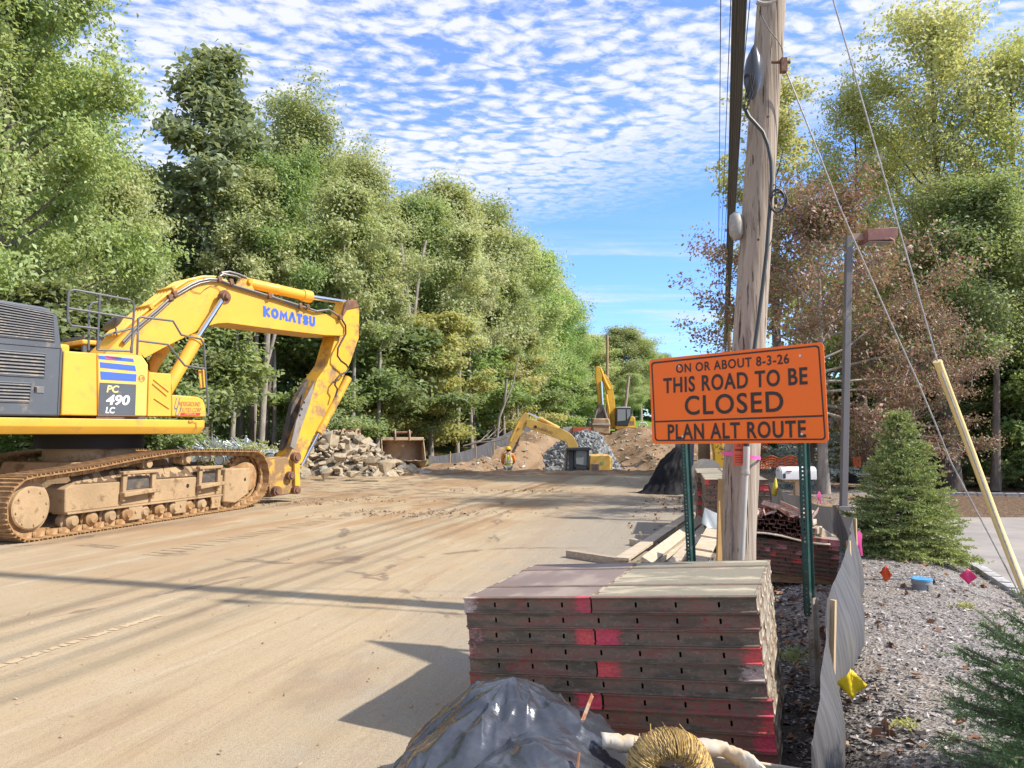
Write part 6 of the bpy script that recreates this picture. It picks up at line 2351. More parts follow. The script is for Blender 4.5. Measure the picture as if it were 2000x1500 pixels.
for k in range(130):
    a = R(-20 + 220 * rd.random()); r_ = .055 + rd.uniform(-.02, .02); yy = rd.uniform(-.14, -.09)
    p0 = Vector((r_ * math.cos(a), yy, r_ * math.sin(a)))
    m.tube([p0, p0 * 1.25 + Vector((rd.uniform(-.01, .01), -.02, rd.uniform(-.01, .01)))], .004, 4)
o = m.build('tie_ends', pmat('tie_end', (.10, .075, .07), .6, var=.3, vscale=20), tie, smooth=None); o['kind'] = 'stuff'
# white torn wrap over the crate
wrp = thing('plastic_wrap', 'torn white plastic wrap hanging over the right end of the crate', 'plastic wrap', CR + Vector((0, 0, .30)))
for nm_, pts_, wd_ in (('wrap', [(1175, 1440, 3.30), (1230, 1446, 3.25), (1300, 1452, 3.22), (1360, 1452, 3.20), (1410, 1456, 3.18), (1440, 1470, 3.12), (1470, 1482, 3.05), (1500, 1512, 2.98)], .036),):
    m = MB()
    rows = []
    PP = [at_y(*p) - wrp.location for p in pts_]
    N_ = 44
    for k in range(N_ + 1):
        f = k / N_ * (len(PP) - 1); i = min(int(f), len(PP) - 2)
        p = PP[i].lerp(PP[i + 1], f - i)
        w_ = wd_ * (1 + .55 * NZ.noise((k * .35, 2.0, 0)) + 1.1 * max(0, (k - 28) / 16))
        rows.append([p + Vector((0, .05 * w_ / .036, -.012 + .010 * NZ.noise((k * .6, 5., 0)))), p + Vector((0, .03, .008 + .010 * NZ.noise((k * .7, 8., 0)))), p + Vector((0, -.02, .004 + .010 * NZ.noise((k * .5, 11., 0)))), p + Vector((.008 * NZ.noise((k * .8, 14., 0)), -.035, -.4 * w_ + .006 * math.sin(k * 2.3))), p + Vector((.012 * NZ.noise((k * .6, 17., 0)), -.03 + .02 * NZ.noise((k * .4, 21., 0)), -1.0 * w_))])
    m.sheet(rows)
    o = m.build(nm_, pmat('white_wrap', (.56, .50, .41), .5, var=.1, vscale=6, dirt=(.52, .40, .25), dirt_amt=.35, dscale=8), wrp, smooth=80)
    o.modifiers.new('thick', 'SOLIDIFY').thickness = .003

# ---- silt fence on the right
M_SILT, t_, n, b, pos = ground_mat('silt_fabric')
ov = n.n('ShaderNodeTexCoord').outputs['Object']
al_ = n.n('ShaderNodeAttribute', {'attribute_name': 'along'}).outputs['Fac']
zs_ = n.n('ShaderNodeSeparateXYZ', Vector=ov).outputs[2]
s1_ = n.noise(n.n('ShaderNodeCombineXYZ', X=n.math('MULTIPLY', al_, 32.0), Y=0.0, Z=n.math('MULTIPLY', zs_, 1.2)).outputs[0], 1.0, 5, .6)
s2_ = n.noise(n.mapping(ov, scale=(3, 3, 1.2)), 1.0, 4, .6)
c = n.mix(n.ramp(s1_, .35, .65), (.09, .088, .09), (.155, .15, .152))  # weave colour darkened for the partial shade on the fence
c = n.mix(n.ramp(s2_, .55, .72, 0, .5), c, (.24, .21, .165))
n.put(b.inputs['Base Color'], c)
b.inputs['Roughness'].default_value = .55
b.inputs['Specular IOR Level'].default_value = .4
tr = n.n('ShaderNodeBsdfTranslucent', Color=c)
mx = n.n('ShaderNodeMixShader', i_0=.28, i_1=b.outputs[0], i_2=tr.outputs[0])
t_.links.new(mx.outputs[0], t_.nodes['Material Output'].inputs[0])
bn = n.n('ShaderNodeBump', Strength=.12, Distance=.01, Height=s1_)
t_.links.new(bn.outputs[0], b.inputs['Normal'])
M_STAKE = pmat('stake_wood', (.47, .34, .20), .85, var=.18, vscale=4, bump=.3, bscale=30, streak=(9, 9, 1))


def silt(name_label, path, heights, sag, stakes, bulge=None, even=False):
    """path: plan points; top edge height per point; fabric as a rippled sheet"""
    t = thing('silt_fence', name_label, 'silt fence', (path[0][0], path[0][1], 0))
    o_ = Vector((path[0][0], path[0][1], 0))
    P = [Vector((a, b_, 0)) for a, b_ in path]
    rows = []
    N_ = 26
    for i in range(len(P) - 1):
        d_ = (P[i + 1] - P[i]); nrm_ = Vector((d_.y, -d_.x, 0)).normalized()
        for k in range(N_):
            f = k / N_
            p = P[i].lerp(P[i + 1], f)
            bl = (bulge[i] if bulge else .05) * math.sin(math.pi * f)
            h = heights[i] + (heights[i + 1] - heights[i]) * f - sag * math.sin(math.pi * f)
            col_ = []
            for j in range(9):
                g_ = j / 8
                off = bl * math.sin(math.pi * min(1, (1 - g_) * .62 + .0)) * 1.0 + .022 * NZ.noise((k * .16 + i * 4, g_ * 1.6, 3.3)) + .010 * NZ.noise((k * .45 + i * 9, g_ * .8, 7.1)) * (1 if g_ < .95 else .4)
                q_ = p + nrm_ * off
                zb_ = terrain(q_.x, q_.y) - .02
                if even:
                    ze = terrain(P[i].x, P[i].y) * (1 - f) + terrain(P[i + 1].x, P[i + 1].y) * f
                    zb_ = (zb_ - .1) * (1 - g_) + ze * g_
                col_.append(Vector((q_.x, q_.y, zb_ + (h + .02) * g_)) - o_)
            rows.append(col_)
    m = MB(); m.sheet(rows)
    f_ = m.build('fabric', M_SILT, t, smooth=75)
    at_ = f_.data.attributes.new('along', 'FLOAT', 'POINT')
    for i_ in range(len(m.v)):
        at_.data[i_].value = (i_ // 9) / N_ * 1.4
    for (x, y, h, lx, ly) in stakes:
        m = MB()
        zb_ = terrain(x, y) - .05
        m.tube([Vector((x, y, zb_)) - o_, Vector((x + lx, y + ly, zb_ + h)) - o_], .020, 4)
        m.build('stake', M_STAKE, t, smooth=None)
    return t


S1 = at_y(1583, 1490, 3.0)
S2 = at_z(1626, 1345, .17); S3 = at_z(1666, 1194, .17)
silt('grey woven silt fence sagging between stakes right of the near stack', [(S1.x - .12, 2.2), (S1.x + .015, 3.02), (S2.x, S2.y + .03), (S3.x, S3.y + .03), (3.52, 7.9), (4.05, 9.6), (4.35, 11.6), (4.9, 14.2), (5.2, 17)],
     [.30, .42, .60, .60, .58, .52, .5, .45, .45], .05,
     [(S1.x, S1.y - .02, .24 + .05, 0, 0), (S2.x - .02, S2.y - .02, .66, .03, .0), (S3.x - .02, S3.y - .02, .62, -.01, .0), (3.52, 7.85, .62, 0, 0), (4.05, 9.55, .6, .02, 0), (4.35, 11.55, .6, .02, 0)],
     bulge=[.03, .09, .14, .10, .08, .08, .08, .08])
# pink-ribboned stakes
def ribbon_stake(label, base, h, lx, r=.012):
    t = thing('survey_stake', label, 'survey stake', base)
    m = MB(); m.tube([(0, 0, -.02), (lx, 0, h)], r, 4); m.build('stake', M_STAKE, t, smooth=None)
    m = MB()
    for k in range(3):
        a = Vector((lx * .92, 0, h * (.98 - .03 * k)))
        m.sheet([[a + Vector((-.012 + .01 * k, -.015, 0)), a + Vector((.014 + .008 * k, -.015, .005))], [a + Vector((-.05 + .02 * k, -.03, -h * .25)), a + Vector((-.025 + .02 * k, -.03, -h * .25))], [a + Vector((-.02 + .014 * k, -.02, -h * (.42 + .06 * k))), a + Vector((.004 + .014 * k, -.02, -h * (.42 + .06 * k)))]])
    m.build('ribbon', M_PINK, t, smooth=60)
    return t


b0 = at_z(1671, 1112, .17)
ribbon_stake('survey stake with long pink ribbon beside the silt fence', at_z(1674, 1115, .17), .42, .03)
ribbon_stake('small pink-ribboned stake in front of the maple trunk', at_z(1597, 996, .25), .33, .03)


# ---- marker flags
def flag(label, base, col, size, h, rz, name, diamond=True, lean=.0):
    t = thing('marker_flag', label, 'marker flag', base, rz, 'utility marker flags in the mulch bed')
    m = MB(); m.tube([(0, 0, -.02), (lean * .5, 0, h * .6), (lean, 0, h)], .0016, 5)
    m.build('wire', M_GALV, t)
    rows = []
    for i in range(7):
        f = i / 6
        rows.append([Vector((lean + size * (f - .0) , .012 * math.sin(f * 5 + j * 1.2), h - size * (1 - j / 6))) for j in range(7)])
    mm = MB(); mm.sheet(rows)
    if diamond:
        c_ = Vector((lean, 0, h))
        Rm = Matrix.Rotation(R(45), 3, 'Y')
        mm.v = [c_ + Rm @ (p - c_) for p in mm.v]
    o = mm.build('flag', pmat(name, col, .5), t, smooth=70)
    o.modifiers.new('thick', 'SOLIDIFY').thickness = .0008
    return t


p_ = at_z(1665, 1392, .17)
flag('bright yellow marker flag in the mulch close to the silt fence', p_, (.80, .58, .01), .105, .22, R(-8), 'flag_yellow')
p_ = at_z(1731, 1147, .17)
flag('orange-red marker flag on the mulch left of the blue-capped pipe', p_, (.80, .10, .02), .105, .20, R(-62), 'flag_orange')
p_ = at_z(1892, 1150, .15)
flag('magenta marker flag on the mulch near the parking lot edge', p_, (.72, .03, .16), .105, .19, R(-25), 'flag_magenta')
# ---- cleanout pipe with a blue cap
p_ = at_z(1801, 1158, .15)
po = thing('cleanout_pipe', 'short grey pipe with a sky blue cap standing in the mulch', 'pipe', p_)
m = MB(); m.lathe([(-.05, .075), (.085, .075), (.085, .088), (.12, .088)], (0, 0, 0), (0, 0, 1), 28); m.build('pipe', pmat('pipe_grey2', (.25, .27, .29), .5, var=.1), po)
m = MB(); m.lathe([(.118, .092), (.133, .092), (.134, .088), (.128, .07), (.128, .0)], (0, 0, 0), (0, 0, 1), 28); m.build('cap', pmat('cap_blue', (.07, .33, .62), .5, dirt=(.35, .45, .5), dirt_amt=.3, dscale=20), po)
m = MB(); m.box((.03, -.078, .05), (.03, .012, .07)); m.build('tab', M_GALV, po)

# ---- loose chips of mulch and stone, fallen leaves
def chips(name, label, cat, n_, area, size, mat, seed, tall=.5):
    rg = np.random.default_rng(seed)
    V, F = [], []
    base_ = np.array([[-1, -.45, 0], [1, -.35, 0], [.8, .45, 0], [-.9, .4, 0], [-.6, -.1, .5], [.6, .05, .45]])
    fc = np.array([[0, 1, 5, 4], [1, 2, 5, 5], [2, 3, 4, 5], [3, 0, 4, 4]])
    k = 0
    while k < n_:
        x, y = area(rg)
        if x is None: continue
        s = size * (0.5 + rg.random() ** 2 * 1.5)
        a = rg.random() * 6.283
        tl = rg.normal() * .25
        c_, s_ = math.cos(a), math.sin(a)
        P = base_ * np.array([s, s * (0.6 + rg.random() * .8), s * tall * (0.6 + rg.random())])
        Q = np.empty_like(P)
        Q[:, 0] = P[:, 0] * c_ - P[:, 1] * s_ + x
        Q[:, 1] = P[:, 0] * s_ + P[:, 1] * c_ + y
        Q[:, 2] = P[:, 2] + P[:, 0] * tl + bedz(x, y) + s * .12
        V.append(Q); F.append(fc + 6 * k)
        k += 1
    V = np.concatenate(V); F = np.concatenate(F)
    me = bpy.data.meshes.new(name)
    faces = [tuple(dict.fromkeys(f)) for f in F.tolist()]
    me.from_pydata(V.tolist(), [], faces)
    me.update()
    return tag(link(name, me, mat), label, cat, kind='stuff')


def bed_area(y0, y1, pw, lo=.12, hi=.0):
    def f(rg):
        y = y0 + (y1 - y0) * rg.random() ** pw
        a, b_ = road_right(y) + lo, lot_left(y) - .1
        x = a + (b_ - a) * rg.random()
        if (x - 1000 * 0) / max(y, .5) > .80: return None, None
        return x, y
    return f


def chip_mat(name, a, b_, c_):
    m = bpy.data.materials.new(name); m.use_nodes = True
    t = m.node_tree; n = NT(t)
    bs = t.nodes['Principled BSDF']
    r_ = n.n('ShaderNodeNewGeometry').outputs['Random Per Island']
    n.put(bs.inputs['Base Color'], n.mix(n.ramp(r_, .8, .95, smooth=False), n.mix(r_, a, b_), c_))
    bs.inputs['Roughness'].default_value = .9
    return m


chips('mulch_chips', 'grey shredded mulch and stone chips covering the bed', 'mulch', 15000, bed_area(2.6, 9.5, 1.5), .0125, chip_mat('chip_grey', (.14, .125, .115), (.39, .355, .325), (.52, .48, .44)), 8)
chips('mulch_chips', 'dark mulch clods along the road side of the silt fence', 'mulch', 2600, lambda rg: (lambda y: (road_right(y) + .02 + .75 * rg.random(), y))(2.9 + 4.8 * rg.random()), .017, chip_mat('chip_dark', (.025, .021, .019), (.085, .07, .062), (.20, .17, .15)), 9)
rg = np.random.default_rng(12)
cs = []
for k in range(520):
    y = 2.8 + 13 * rg.random() ** 1.2
    if rg.random() < .45: x = road_right(y) + .05 + .6 * rg.random()
    else: x = road_right(y) + .2 + (lot_left(y) - road_right(y) - .3) * rg.random()
    cs.append((x, y, bedz(x, y) + .018))
for k in range(160):      # drift by the lumber and stacks on the road
    y = 7 + 12 * rg.random(); x = road_right(y) - rg.random() ** 2 * 1.2
    cs.append((x, y, .02))
me = leaves_mesh('fallen_leaves', cs, [.02] * len(cs), 2, .058, rg, flat=.25, up=1.0, wide=.62)
o = link('fallen_leaves', me, chip_mat('leaf_dead', (.13, .06, .035), (.31, .165, .09), (.38, .27, .17)))
tag(o, 'curled brown fallen leaves lying on the mulch and road edge', 'leaves', kind='stuff')
# small weeds
rg = np.random.default_rng(14)
for i, (px, py, s_) in enumerate(((1548, 1290, .10), (1885, 1190, .07), (1770, 1420, .05))):
    p = at_z(px, py, .17)
    wd_ = thing('weed', ['green leafy weed at the foot of the right sign post', 'small pale weed on the mulch right of the blue-capped pipe', 'tiny weed in the mulch near the dark spruce'][i], 'weed', p)
    me = leaves_mesh('leaves', [(0, 0, s_ * .4), (s_ * .5, 0, s_ * .3), (-s_ * .4, s_ * .3, s_ * .3)], [s_ * .8] * 3, 40, s_ * .34, rg, flat=.5)
    me.materials.append(MATS['yellow_leaves' if i else 'wood_leaves'])
    link('leaves', me, None, wd_)
# clods and pebbles on the road
def road_area(rg):
    y = 3.2 + 26 * rg.random() ** 1.3
    x = -.75 * y + (road_right(y) + .75 * y) * rg.random()
    return x, y


V, F = [], []
chs = chips('road_clods', 'small clods of dried dirt and pebbles scattered over the road', 'clods', 1100, road_area, .007, chip_mat('clod', (.27, .18, .10), (.40, .28, .17), (.45, .36, .26)), 15, tall=.9)
def mudarea(rg):
    c_ = [at_z(560, 985, 0), at_z(775, 1005, 0), at_z(700, 978, 0), at_z(1010, 960, 0), at_z(860, 1003, 0)][int(rg.integers(0, 5))]
    return c_.x + rg.normal() * .75, c_.y + rg.normal() * .35
chips('mud_clods', 'churned lumps of brown mud beside the excavator arm and tracks', 'mud', 700, mudarea, .024, chip_mat('clod2', (.15, .09, .055), (.33, .21, .12), (.40, .28, .17)), 16, tall=.8)
# ================================================================== MIDDLE AND FAR OBJECTS
rd = random.Random(33)


def rock_mesh(seed, name='rock'):
    r_ = random.Random(seed)
    bm = bmesh.new()
    for k in range(17):
        v = Vector((r_.gauss(0, 1), r_.gauss(0, 1), r_.gauss(0, 1))).normalized()
        v = Vector((math.copysign(abs(v.x) ** .55, v.x), math.copysign(abs(v.y) ** .55, v.y), math.copysign(abs(v.z) ** .6, v.z) * r_.uniform(.55, .75)))
        bm.verts.new(v * r_.uniform(.42, .52))
    res = bmesh.ops.convex_hull(bm, input=bm.verts)
    bmesh.ops.delete(bm, geom=[v for v in bm.verts if not v.link_faces], context='VERTS')
    me = bpy.data.meshes.new(name)
    bm.to_mesh(me); bm.free()
    return me


M_ROCK = pmat('tan_rock', (0.40, 0.325, 0.225), 0.95, var=.22, vscale=2.2, bump=.6, bscale=11, dirt=(0.27, 0.20, 0.13), dirt_amt=.3, dscale=1.8, spec=.15)
M_ROCKG = pmat('grey_rock', (0.37, 0.335, 0.275), 0.95, var=.2, vscale=2.2, bump=.6, bscale=11, dirt=(0.28, 0.22, 0.15), dirt_amt=.25, spec=.15)
rocks_t = [rock_mesh(100 + i) for i in range(7)]
for m_ in rocks_t: m_.materials.append(M_ROCK)
rocks_g = [rock_mesh(200 + i) for i in range(5)]
for m_ in rocks_g: m_.materials.append(M_ROCKG)
RP = at_z(690, 928, 0); RP.y += 1.2
pile = thing('rock_pile', 'heap of broken tan rocks and concrete lumps beside the lowered excavator arm', 'rock pile', RP)
prof_px = [(560, 905), (590, 862), (618, 846), (640, 838), (668, 840), (700, 850), (722, 862), (745, 884), (775, 900), (805, 917), (835, 932)]


def pile_h(x, y):
    """x,y relative to pile origin"""
    px = 1000 + (RP.x + x) / (RP.y) * FPX
    if px < 545 or px > 830: return 0
    h = 0
    for (a, ya), (b_, yb) in zip(prof_px, prof_px[1:]):
        if a <= px <= b_:
            yy = ya + (yb - ya) * (px - a) / (b_ - a)
            h = CAM_H + (845 - yy) * RP.y / FPX
    return max(0, h * (1 - min(1, abs(y) / 2.0) ** 1.3))


m = MB()
m.sheet([[Vector((x * .22, y * .22, max(-.02, pile_h(x * .22, y * .22) - .22))) for x in range(-14, 14)] for y in range(-9, 10)])
o = m.build('core', pmat('pile_dirt', (.20, .16, .11), 1.0, var=.3, vscale=3, bump=.8, bscale=9), pile, smooth=None); o['kind'] = 'stuff'
cnt = 0
for k in range(3000):
    if cnt >= 285: break
    x = rd.uniform(-3.0, 2.7); y = rd.uniform(-2.0, .35)
    h = pile_h(x, y)
    if h < .04 and rd.random() > .25: continue
    if h <= 0 and abs(y) > 1.9: continue
    s = (.16 + .36 * rd.random() ** 2.2) * (1.25 if h < .6 else 1)
    me = rd.choice(rocks_t if rd.random() < .7 else rocks_g)
    o = link('rock', me, None, pile, (x, y, h - s * .12 - (.03 if h < .05 else 0)), (rd.uniform(-.6, .6), rd.uniform(-.6, .6), rd.uniform(0, 6.28)), (s * rd.uniform(.9, 1.35), s * rd.uniform(.8, 1.2), s * rd.uniform(.65, 1.1)))
    cnt += 1
for (px, py, Y, sx, sy, sz, lb) in ((648, 862, 26.8, .72, .5, .95, 'tall upright concrete slab at the top of the pile'), (727, 900, 25.9, .62, .6, .55, 'big squarish boulder low on the right of the pile'),
                                (755, 912, 25.4, .75, .6, .80, 'largest pale boulder at the right foot of the pile'), (690, 925, 25.6, .5, .45, .4, 'block at the front foot of the pile'), (640, 925, 25.8, .5, .5, .5, None), (665, 892, 26.2, .45, .4, .5, None), (714, 862, 26.6, .6, .4, .35, None)):
    o = link('boulder', rd.choice(rocks_t), None, pile, at_y(px, py, Y) - RP, (rd.uniform(-.3, .3), rd.uniform(-.3, .3), rd.uniform(0, 6)), (sx, sy, sz))
    if lb: o['label'] = lb

# ---- loose buckets
M_BUCK = pmat('bucket_steel', (0.40, 0.285, 0.175), 0.8, var=.18, vscale=2, bump=.15, bscale=20, dirt=(0.25, 0.155, 0.09), dirt_amt=.3, dscale=2.5, spec=.25)
M_TOOTH = pmat('tooth_worn', (0.42, 0.37, 0.30), 0.5, metal=.3, var=.1)


def bucket(label, loc, rz, Wd=1.75, s=1.0, mat=None, teeth=5, group='loose excavator buckets by the rocks', tilt=0):
    mat = mat or M_BUCK
    t = thing('excavator_bucket', label, 'bucket', loc, group=group, rot=(tilt, 0, rz))
    t.scale = (s, s, s)
    pr = [(-.95, .10), (-.60, .16), (-.10, .04), (.35, .10), (.62, .38), (.68, .72), (.58, 1.05), (.38, 1.26), (.10, 1.34), (-.02, 1.30)]
    m = MB()
    m.sheet([[Vector((-Wd / 2, a, b_)), Vector((Wd / 2, a, b_))] for a, b_ in pr])
    sh = m.build('shell', mat, t, smooth=50)
    so = sh.modifiers.new('thick', 'SOLIDIFY'); so.thickness = .035
    for sx in (-1, 1):
        m = MB()
        pts = [(-.62, .15), (-.10, .06), (.33, .12), (.60, .38), (.65, .72), (.55, 1.03), (.36, 1.23), (.10, 1.31), (-.02, 1.28), (-.30, .80)]
        m.prism([Vector((sx * (Wd / 2 - .005), a, b_)) for a, b_ in pts], (-sx * .035, 0, 0))
        m.build('side_plate', mat, t, bevel=.008)
    m = MB(); m.box((0, -.02, 1.24), (Wd - .1, .10, .14)); m.build('top_beam', mat, t, bevel=.02)
    for k in range(teeth):
        x = -Wd / 2 + .12 + (Wd - .24) * k / (teeth - 1)
        m = MB(); m.prism([Vector((x - .07, -.90, .07)), Vector((x - .07, -.90, .17)), Vector((x - .05, -1.18, .10)), Vector((x - .05, -1.18, .075))], (.12, 0, 0)); m.build('tooth', M_TOOTH if teeth < 6 else mat, t, bevel=.006)
    for sx in (-.32, .28):
        m = MB(); m.prism([Vector((sx, -.12, 1.15)), Vector((sx, .45, 1.15)), Vector((sx, .42, 1.45)), Vector((sx, .22, 1.66)), Vector((sx, .05, 1.66)), Vector((sx, -.12, 1.45))], (.05, 0, 0)); m.build('ear', mat, t, bevel=.01)
    m = MB(); m.cyl((-.40, .13, 1.55), (.42, .13, 1.55), .06, 14); m.build('pin', M_RUST, t)
    return t


g = at_y(787, 905, 33)
bucket('wide rusty excavator bucket with its mouth towards the road, right of the rocks', (g.x, 33.0, terrain(g.x, 33) + .16), R(14), Wd=1.78, s=1.05, tilt=-.24)
g = at_y(681, 900, 30.5)
bucket('rusty bucket mostly hidden behind the top of the rock heap', (g.x, 30.5, terrain(g.x, 30.5) + .12), R(-15), Wd=1.2)

# ---- pile of galvanised rods and pipes with weeds behind the big excavator
GP = at_z(470, 905, .15); GP.y = 22.5; GP.x = (470 - 1000) / FPX * 22.5
pip = thing('rod_pile', 'bundles of silvery galvanised rods and pipe ends behind the excavator tracks', 'steel rods', (GP.x, GP.y, .1))
M_SILV = pmat('galv_bright', (0.50, 0.53, 0.55), 0.45, metal=.4, var=.15)
for px, py, L, n_ in ((415, 884, .75, 46), (478, 880, .7, 40), (445, 890, .5, 30), (510, 890, .45, 26), (370, 888, .45, 20)):
    c_ = at_y(px, py, 22.5) - pip.location
    m = MB()
    for k in range(n_):
        a = R(rd.uniform(10, 170)); l = L * rd.uniform(.5, 1.05)
        q_ = c_ + Vector((math.cos(a) * l, rd.uniform(-.5, .3), math.sin(a) * l * .62))
        m.tube([c_ + Vector((rd.uniform(-.2, .2), rd.uniform(0, .2), 0)), q_], .017, 4)
    o = m.build('rod_bundle', M_SILV, pip, smooth=None)
    o['kind'] = 'stuff'
for k in range(9):
    px = 352 + 24 * k
    c_ = at_y(px, 893 + rd.uniform(-4, 4), 22.6) - pip.location
    m = MB(); m.tube([c_ + Vector((0, -.8, 0)), c_ + Vector((rd.uniform(-.5, .5), .9, .08))], .16, 12, cap=False); m.tube([c_ + Vector((0, -.79, 0)), c_ + Vector((rd.uniform(-.5, .5), .9, .08))], .13, 12)
    m.build('pipe', M_SILV if k % 3 else pmat('pipe_concrete', (.42, .40, .37), .9, var=.1), pip, smooth=60)
for k, (px, py) in enumerate(((400, 893), (455, 892), (490, 886), (520, 893))):
    p = at_y(px, py, 22.0)
    wd_ = thing('weed', ['weedy plant at the left of the rod pile', 'weedy plant in the middle of the rod pile', 'tall light green weed on the rod pile', 'weedy plant at the right end of the rod pile'][k], 'weed', (p.x, p.y, p.z - .2))
    me = leaves_mesh('leaves', [(rd.uniform(-.4, .4), rd.uniform(-.2, .2), rd.uniform(.05, .45)) for _ in range(8)], [.18] * 8, 34, .085, np.random.default_rng(50 + k), flat=.9)
    me.materials.append(MATS['lime_leaves']); link('leaves', me, None, wd_)
# pale stone heap glimpsed under the counterweight
def stone_heap(name, label, px0, px1, Y, top, zb, n_, size, mats, seed, hfun=None, depth=2.2):
    r_ = random.Random(seed)
    x0, x1 = (px0 - 1000) / FPX * Y, (px1 - 1000) / FPX * Y
    V, F = [], []
    pts_ = [[tuple(v.co) for v in me_.vertices] for me_ in mats]
    fcs_ = [[tuple(p.vertices) for p in me_.polygons] for me_ in mats]
    for k in range(n_):
        f = r_.random(); x = x0 + (x1 - x0) * f; y = r_.uniform(-1, .3)
        h = hfun(f) * (1 - abs(y) ** 1.3)
        zt_ = zb + h
        i = r_.randrange(len(mats)); s = size * r_.uniform(.6, 1.6)
        Rm = Matrix.Rotation(r_.uniform(0, 6.28), 3, 'Z') @ Matrix.Rotation(r_.uniform(-1, 1), 3, 'X')
        k0 = len(V)
        for v in pts_[i]:
            q_ = Rm @ (Vector(v) * s) + Vector((x, Y + y * depth, zt_ + r_.uniform(-.1, .04)))
            V.append(tuple(q_))
        F += [tuple(a + k0 for a in f_) for f_ in fcs_[i]]
    me = bpy.data.meshes.new(name); me.from_pydata(V, [], F); me.update()
    return me


M_STONE, t_, n, b, pos = ground_mat('crushed_stone')
ri = n.n('ShaderNodeNewGeometry').outputs['Random Per Island']
n.put(b.inputs['Base Color'], n.mix(ri, (0.13, 0.138, 0.142), (0.36, 0.37, 0.365)))
hA = lambda f: [.3, .95, 1.4, 1.85, 2.35, 2.7, 2.95, 3.05, 2.85, 1.9, .85][int(f * 9.99)] * (1 - (f * 9.99) % 1) + [.3, .95, 1.4, 1.85, 2.35, 2.7, 2.95, 3.05, 2.85, 1.9, .85][int(f * 9.99) + 1] * ((f * 9.99) % 1)
me = stone_heap('stone_pile', '', 1018, 1205, 45.5, 0, -1.35, 2600, .30, rocks_g + rocks_t[:2], 5, hA, 2.6)
o = link('stone_pile', me, M_STONE)
tag(o, 'heap of grey crushed stone behind the pit excavator', 'stone pile', kind='stuff')
me = stone_heap('stone_pile', '', -60, 60, 24.5, 0, .1, 900, .12, rocks_g[:3], 6, lambda f: 1.45, 1.2)
o = link('stone_pile', me, M_STONE)
tag(o, 'pale gravel heap glimpsed under the big excavator counterweight', 'stone pile', kind='stuff')

# ---- excavators farther off: outlines measured in the photo, each part with its own depth
def far_part(t, name, pts, Y, thick, mat, bevel=.02, parent=None, smooth=35):
    m = MB()
    m.prism([at_y(a, b_, Y) - Vector(t['o']) for a, b_ in pts], (0, thick, 0))
    return m.build(name, mat, parent or t, bevel=bevel, smooth=smooth)


def far_tube(t, name, pts, Y, r_, mat, parent=None, n_=12):
    m = MB(); m.tube([at_y(a, b_, Y) - Vector(t['o']) for a, b_ in pts], r_, n_)
    return m.build(name, mat, parent or t)


def far_track(t, x0, x1, zb_, h, y0, y1, mat):
    o_ = Vector(t['o'])
    r_ = h / 2
    pts = []
    for k in range(9):
        a = R(90 + 180 * k / 8); pts.append((x0 + r_ + r_ * math.cos(a), zb_ + r_ + r_ * math.sin(a)))
    for k in range(9):
        a = R(-90 + 180 * k / 8); pts.append((x1 - r_ + r_ * math.cos(a), zb_ + r_ + r_ * math.sin(a)))
    m = MB(); P_ = [Vector((a, y0, c_)) - o_ for a, c_ in pts]
    # hollow belt
    k0 = len(pts)
    inn = [Vector((x0 + r_ + (a - x0 - r_) * 1.0, 0, 0)) for a, c_ in pts]
    cx = (x0 + x1) / 2; cz = zb_ + r_
    m.v = []
    for y in (y0, y1):
        for a, c_ in pts: m.v.append(Vector((a, y, c_)) - o_)
        for a, c_ in pts: m.v.append(Vector((cx + (a - cx) * .965, y, cz + (c_ - cz) * .80)) - o_)
    for k in range(k0):
        j = (k + 1) % k0
        m.f += [(k, j, 2 * k0 + j, 2 * k0 + k), (k0 + k, 3 * k0 + k, 3 * k0 + j, k0 + j), (k, k0 + k, k0 + j, j), (2 * k0 + k, 2 * k0 + j, 3 * k0 + j, 3 * k0 + k)]
    tr_ = m.build('track', mat, t)
    m = MB(); m.box(Vector((cx, (y0 + y1) / 2, cz)) - o_, ((x1 - x0) * .72, (y1 - y0) * .6, h * .42)); m.build('track_frame', M_DUSTY, tr_, bevel=.02)
    for q_ in (x0 + r_, x1 - r_):
        m = MB(); m.cyl(Vector((q_, y0 + .04, cz)) - o_, Vector((q_, y1 - .04, cz)) - o_, r_ * .72, 16); m.build('wheel', M_YEL_DIRTY, tr_)
    nr = int((x1 - x0 - h) / .42)
    for k in range(nr):
        q_ = x0 + r_ * 1.2 + (x1 - x0 - 2.4 * r_) * (k + .5) / nr
        m = MB(); m.cyl(Vector((q_, y0 + .06, zb_ + .2)) - o_, Vector((q_, y1 - .06, zb_ + .2)) - o_, .12, 10); m.build('roller', M_TRACK, tr_)
    return tr_


M_YELF = pmat('faded_yellow_paint', (0.60, 0.38, 0.09), 0.5, var=.1, vscale=1.2, dirt=(0.33, 0.22, 0.11), dirt_amt=.25, dscale=1.6)
M_YELN = pmat('yellow_paint_far', (0.66, 0.39, 0.03), 0.45, var=.06, dirt=(0.36, 0.24, 0.10), dirt_amt=.2, dscale=1.6)
M_CABD = pmat('cab_dark', (0.030, 0.034, 0.042), 0.45)
M_GLASSF = pmat('far_glass', (0.26, 0.29, 0.29), 0.15, spec=.6)  # light grey base paints the sky's reflection into the cab windows
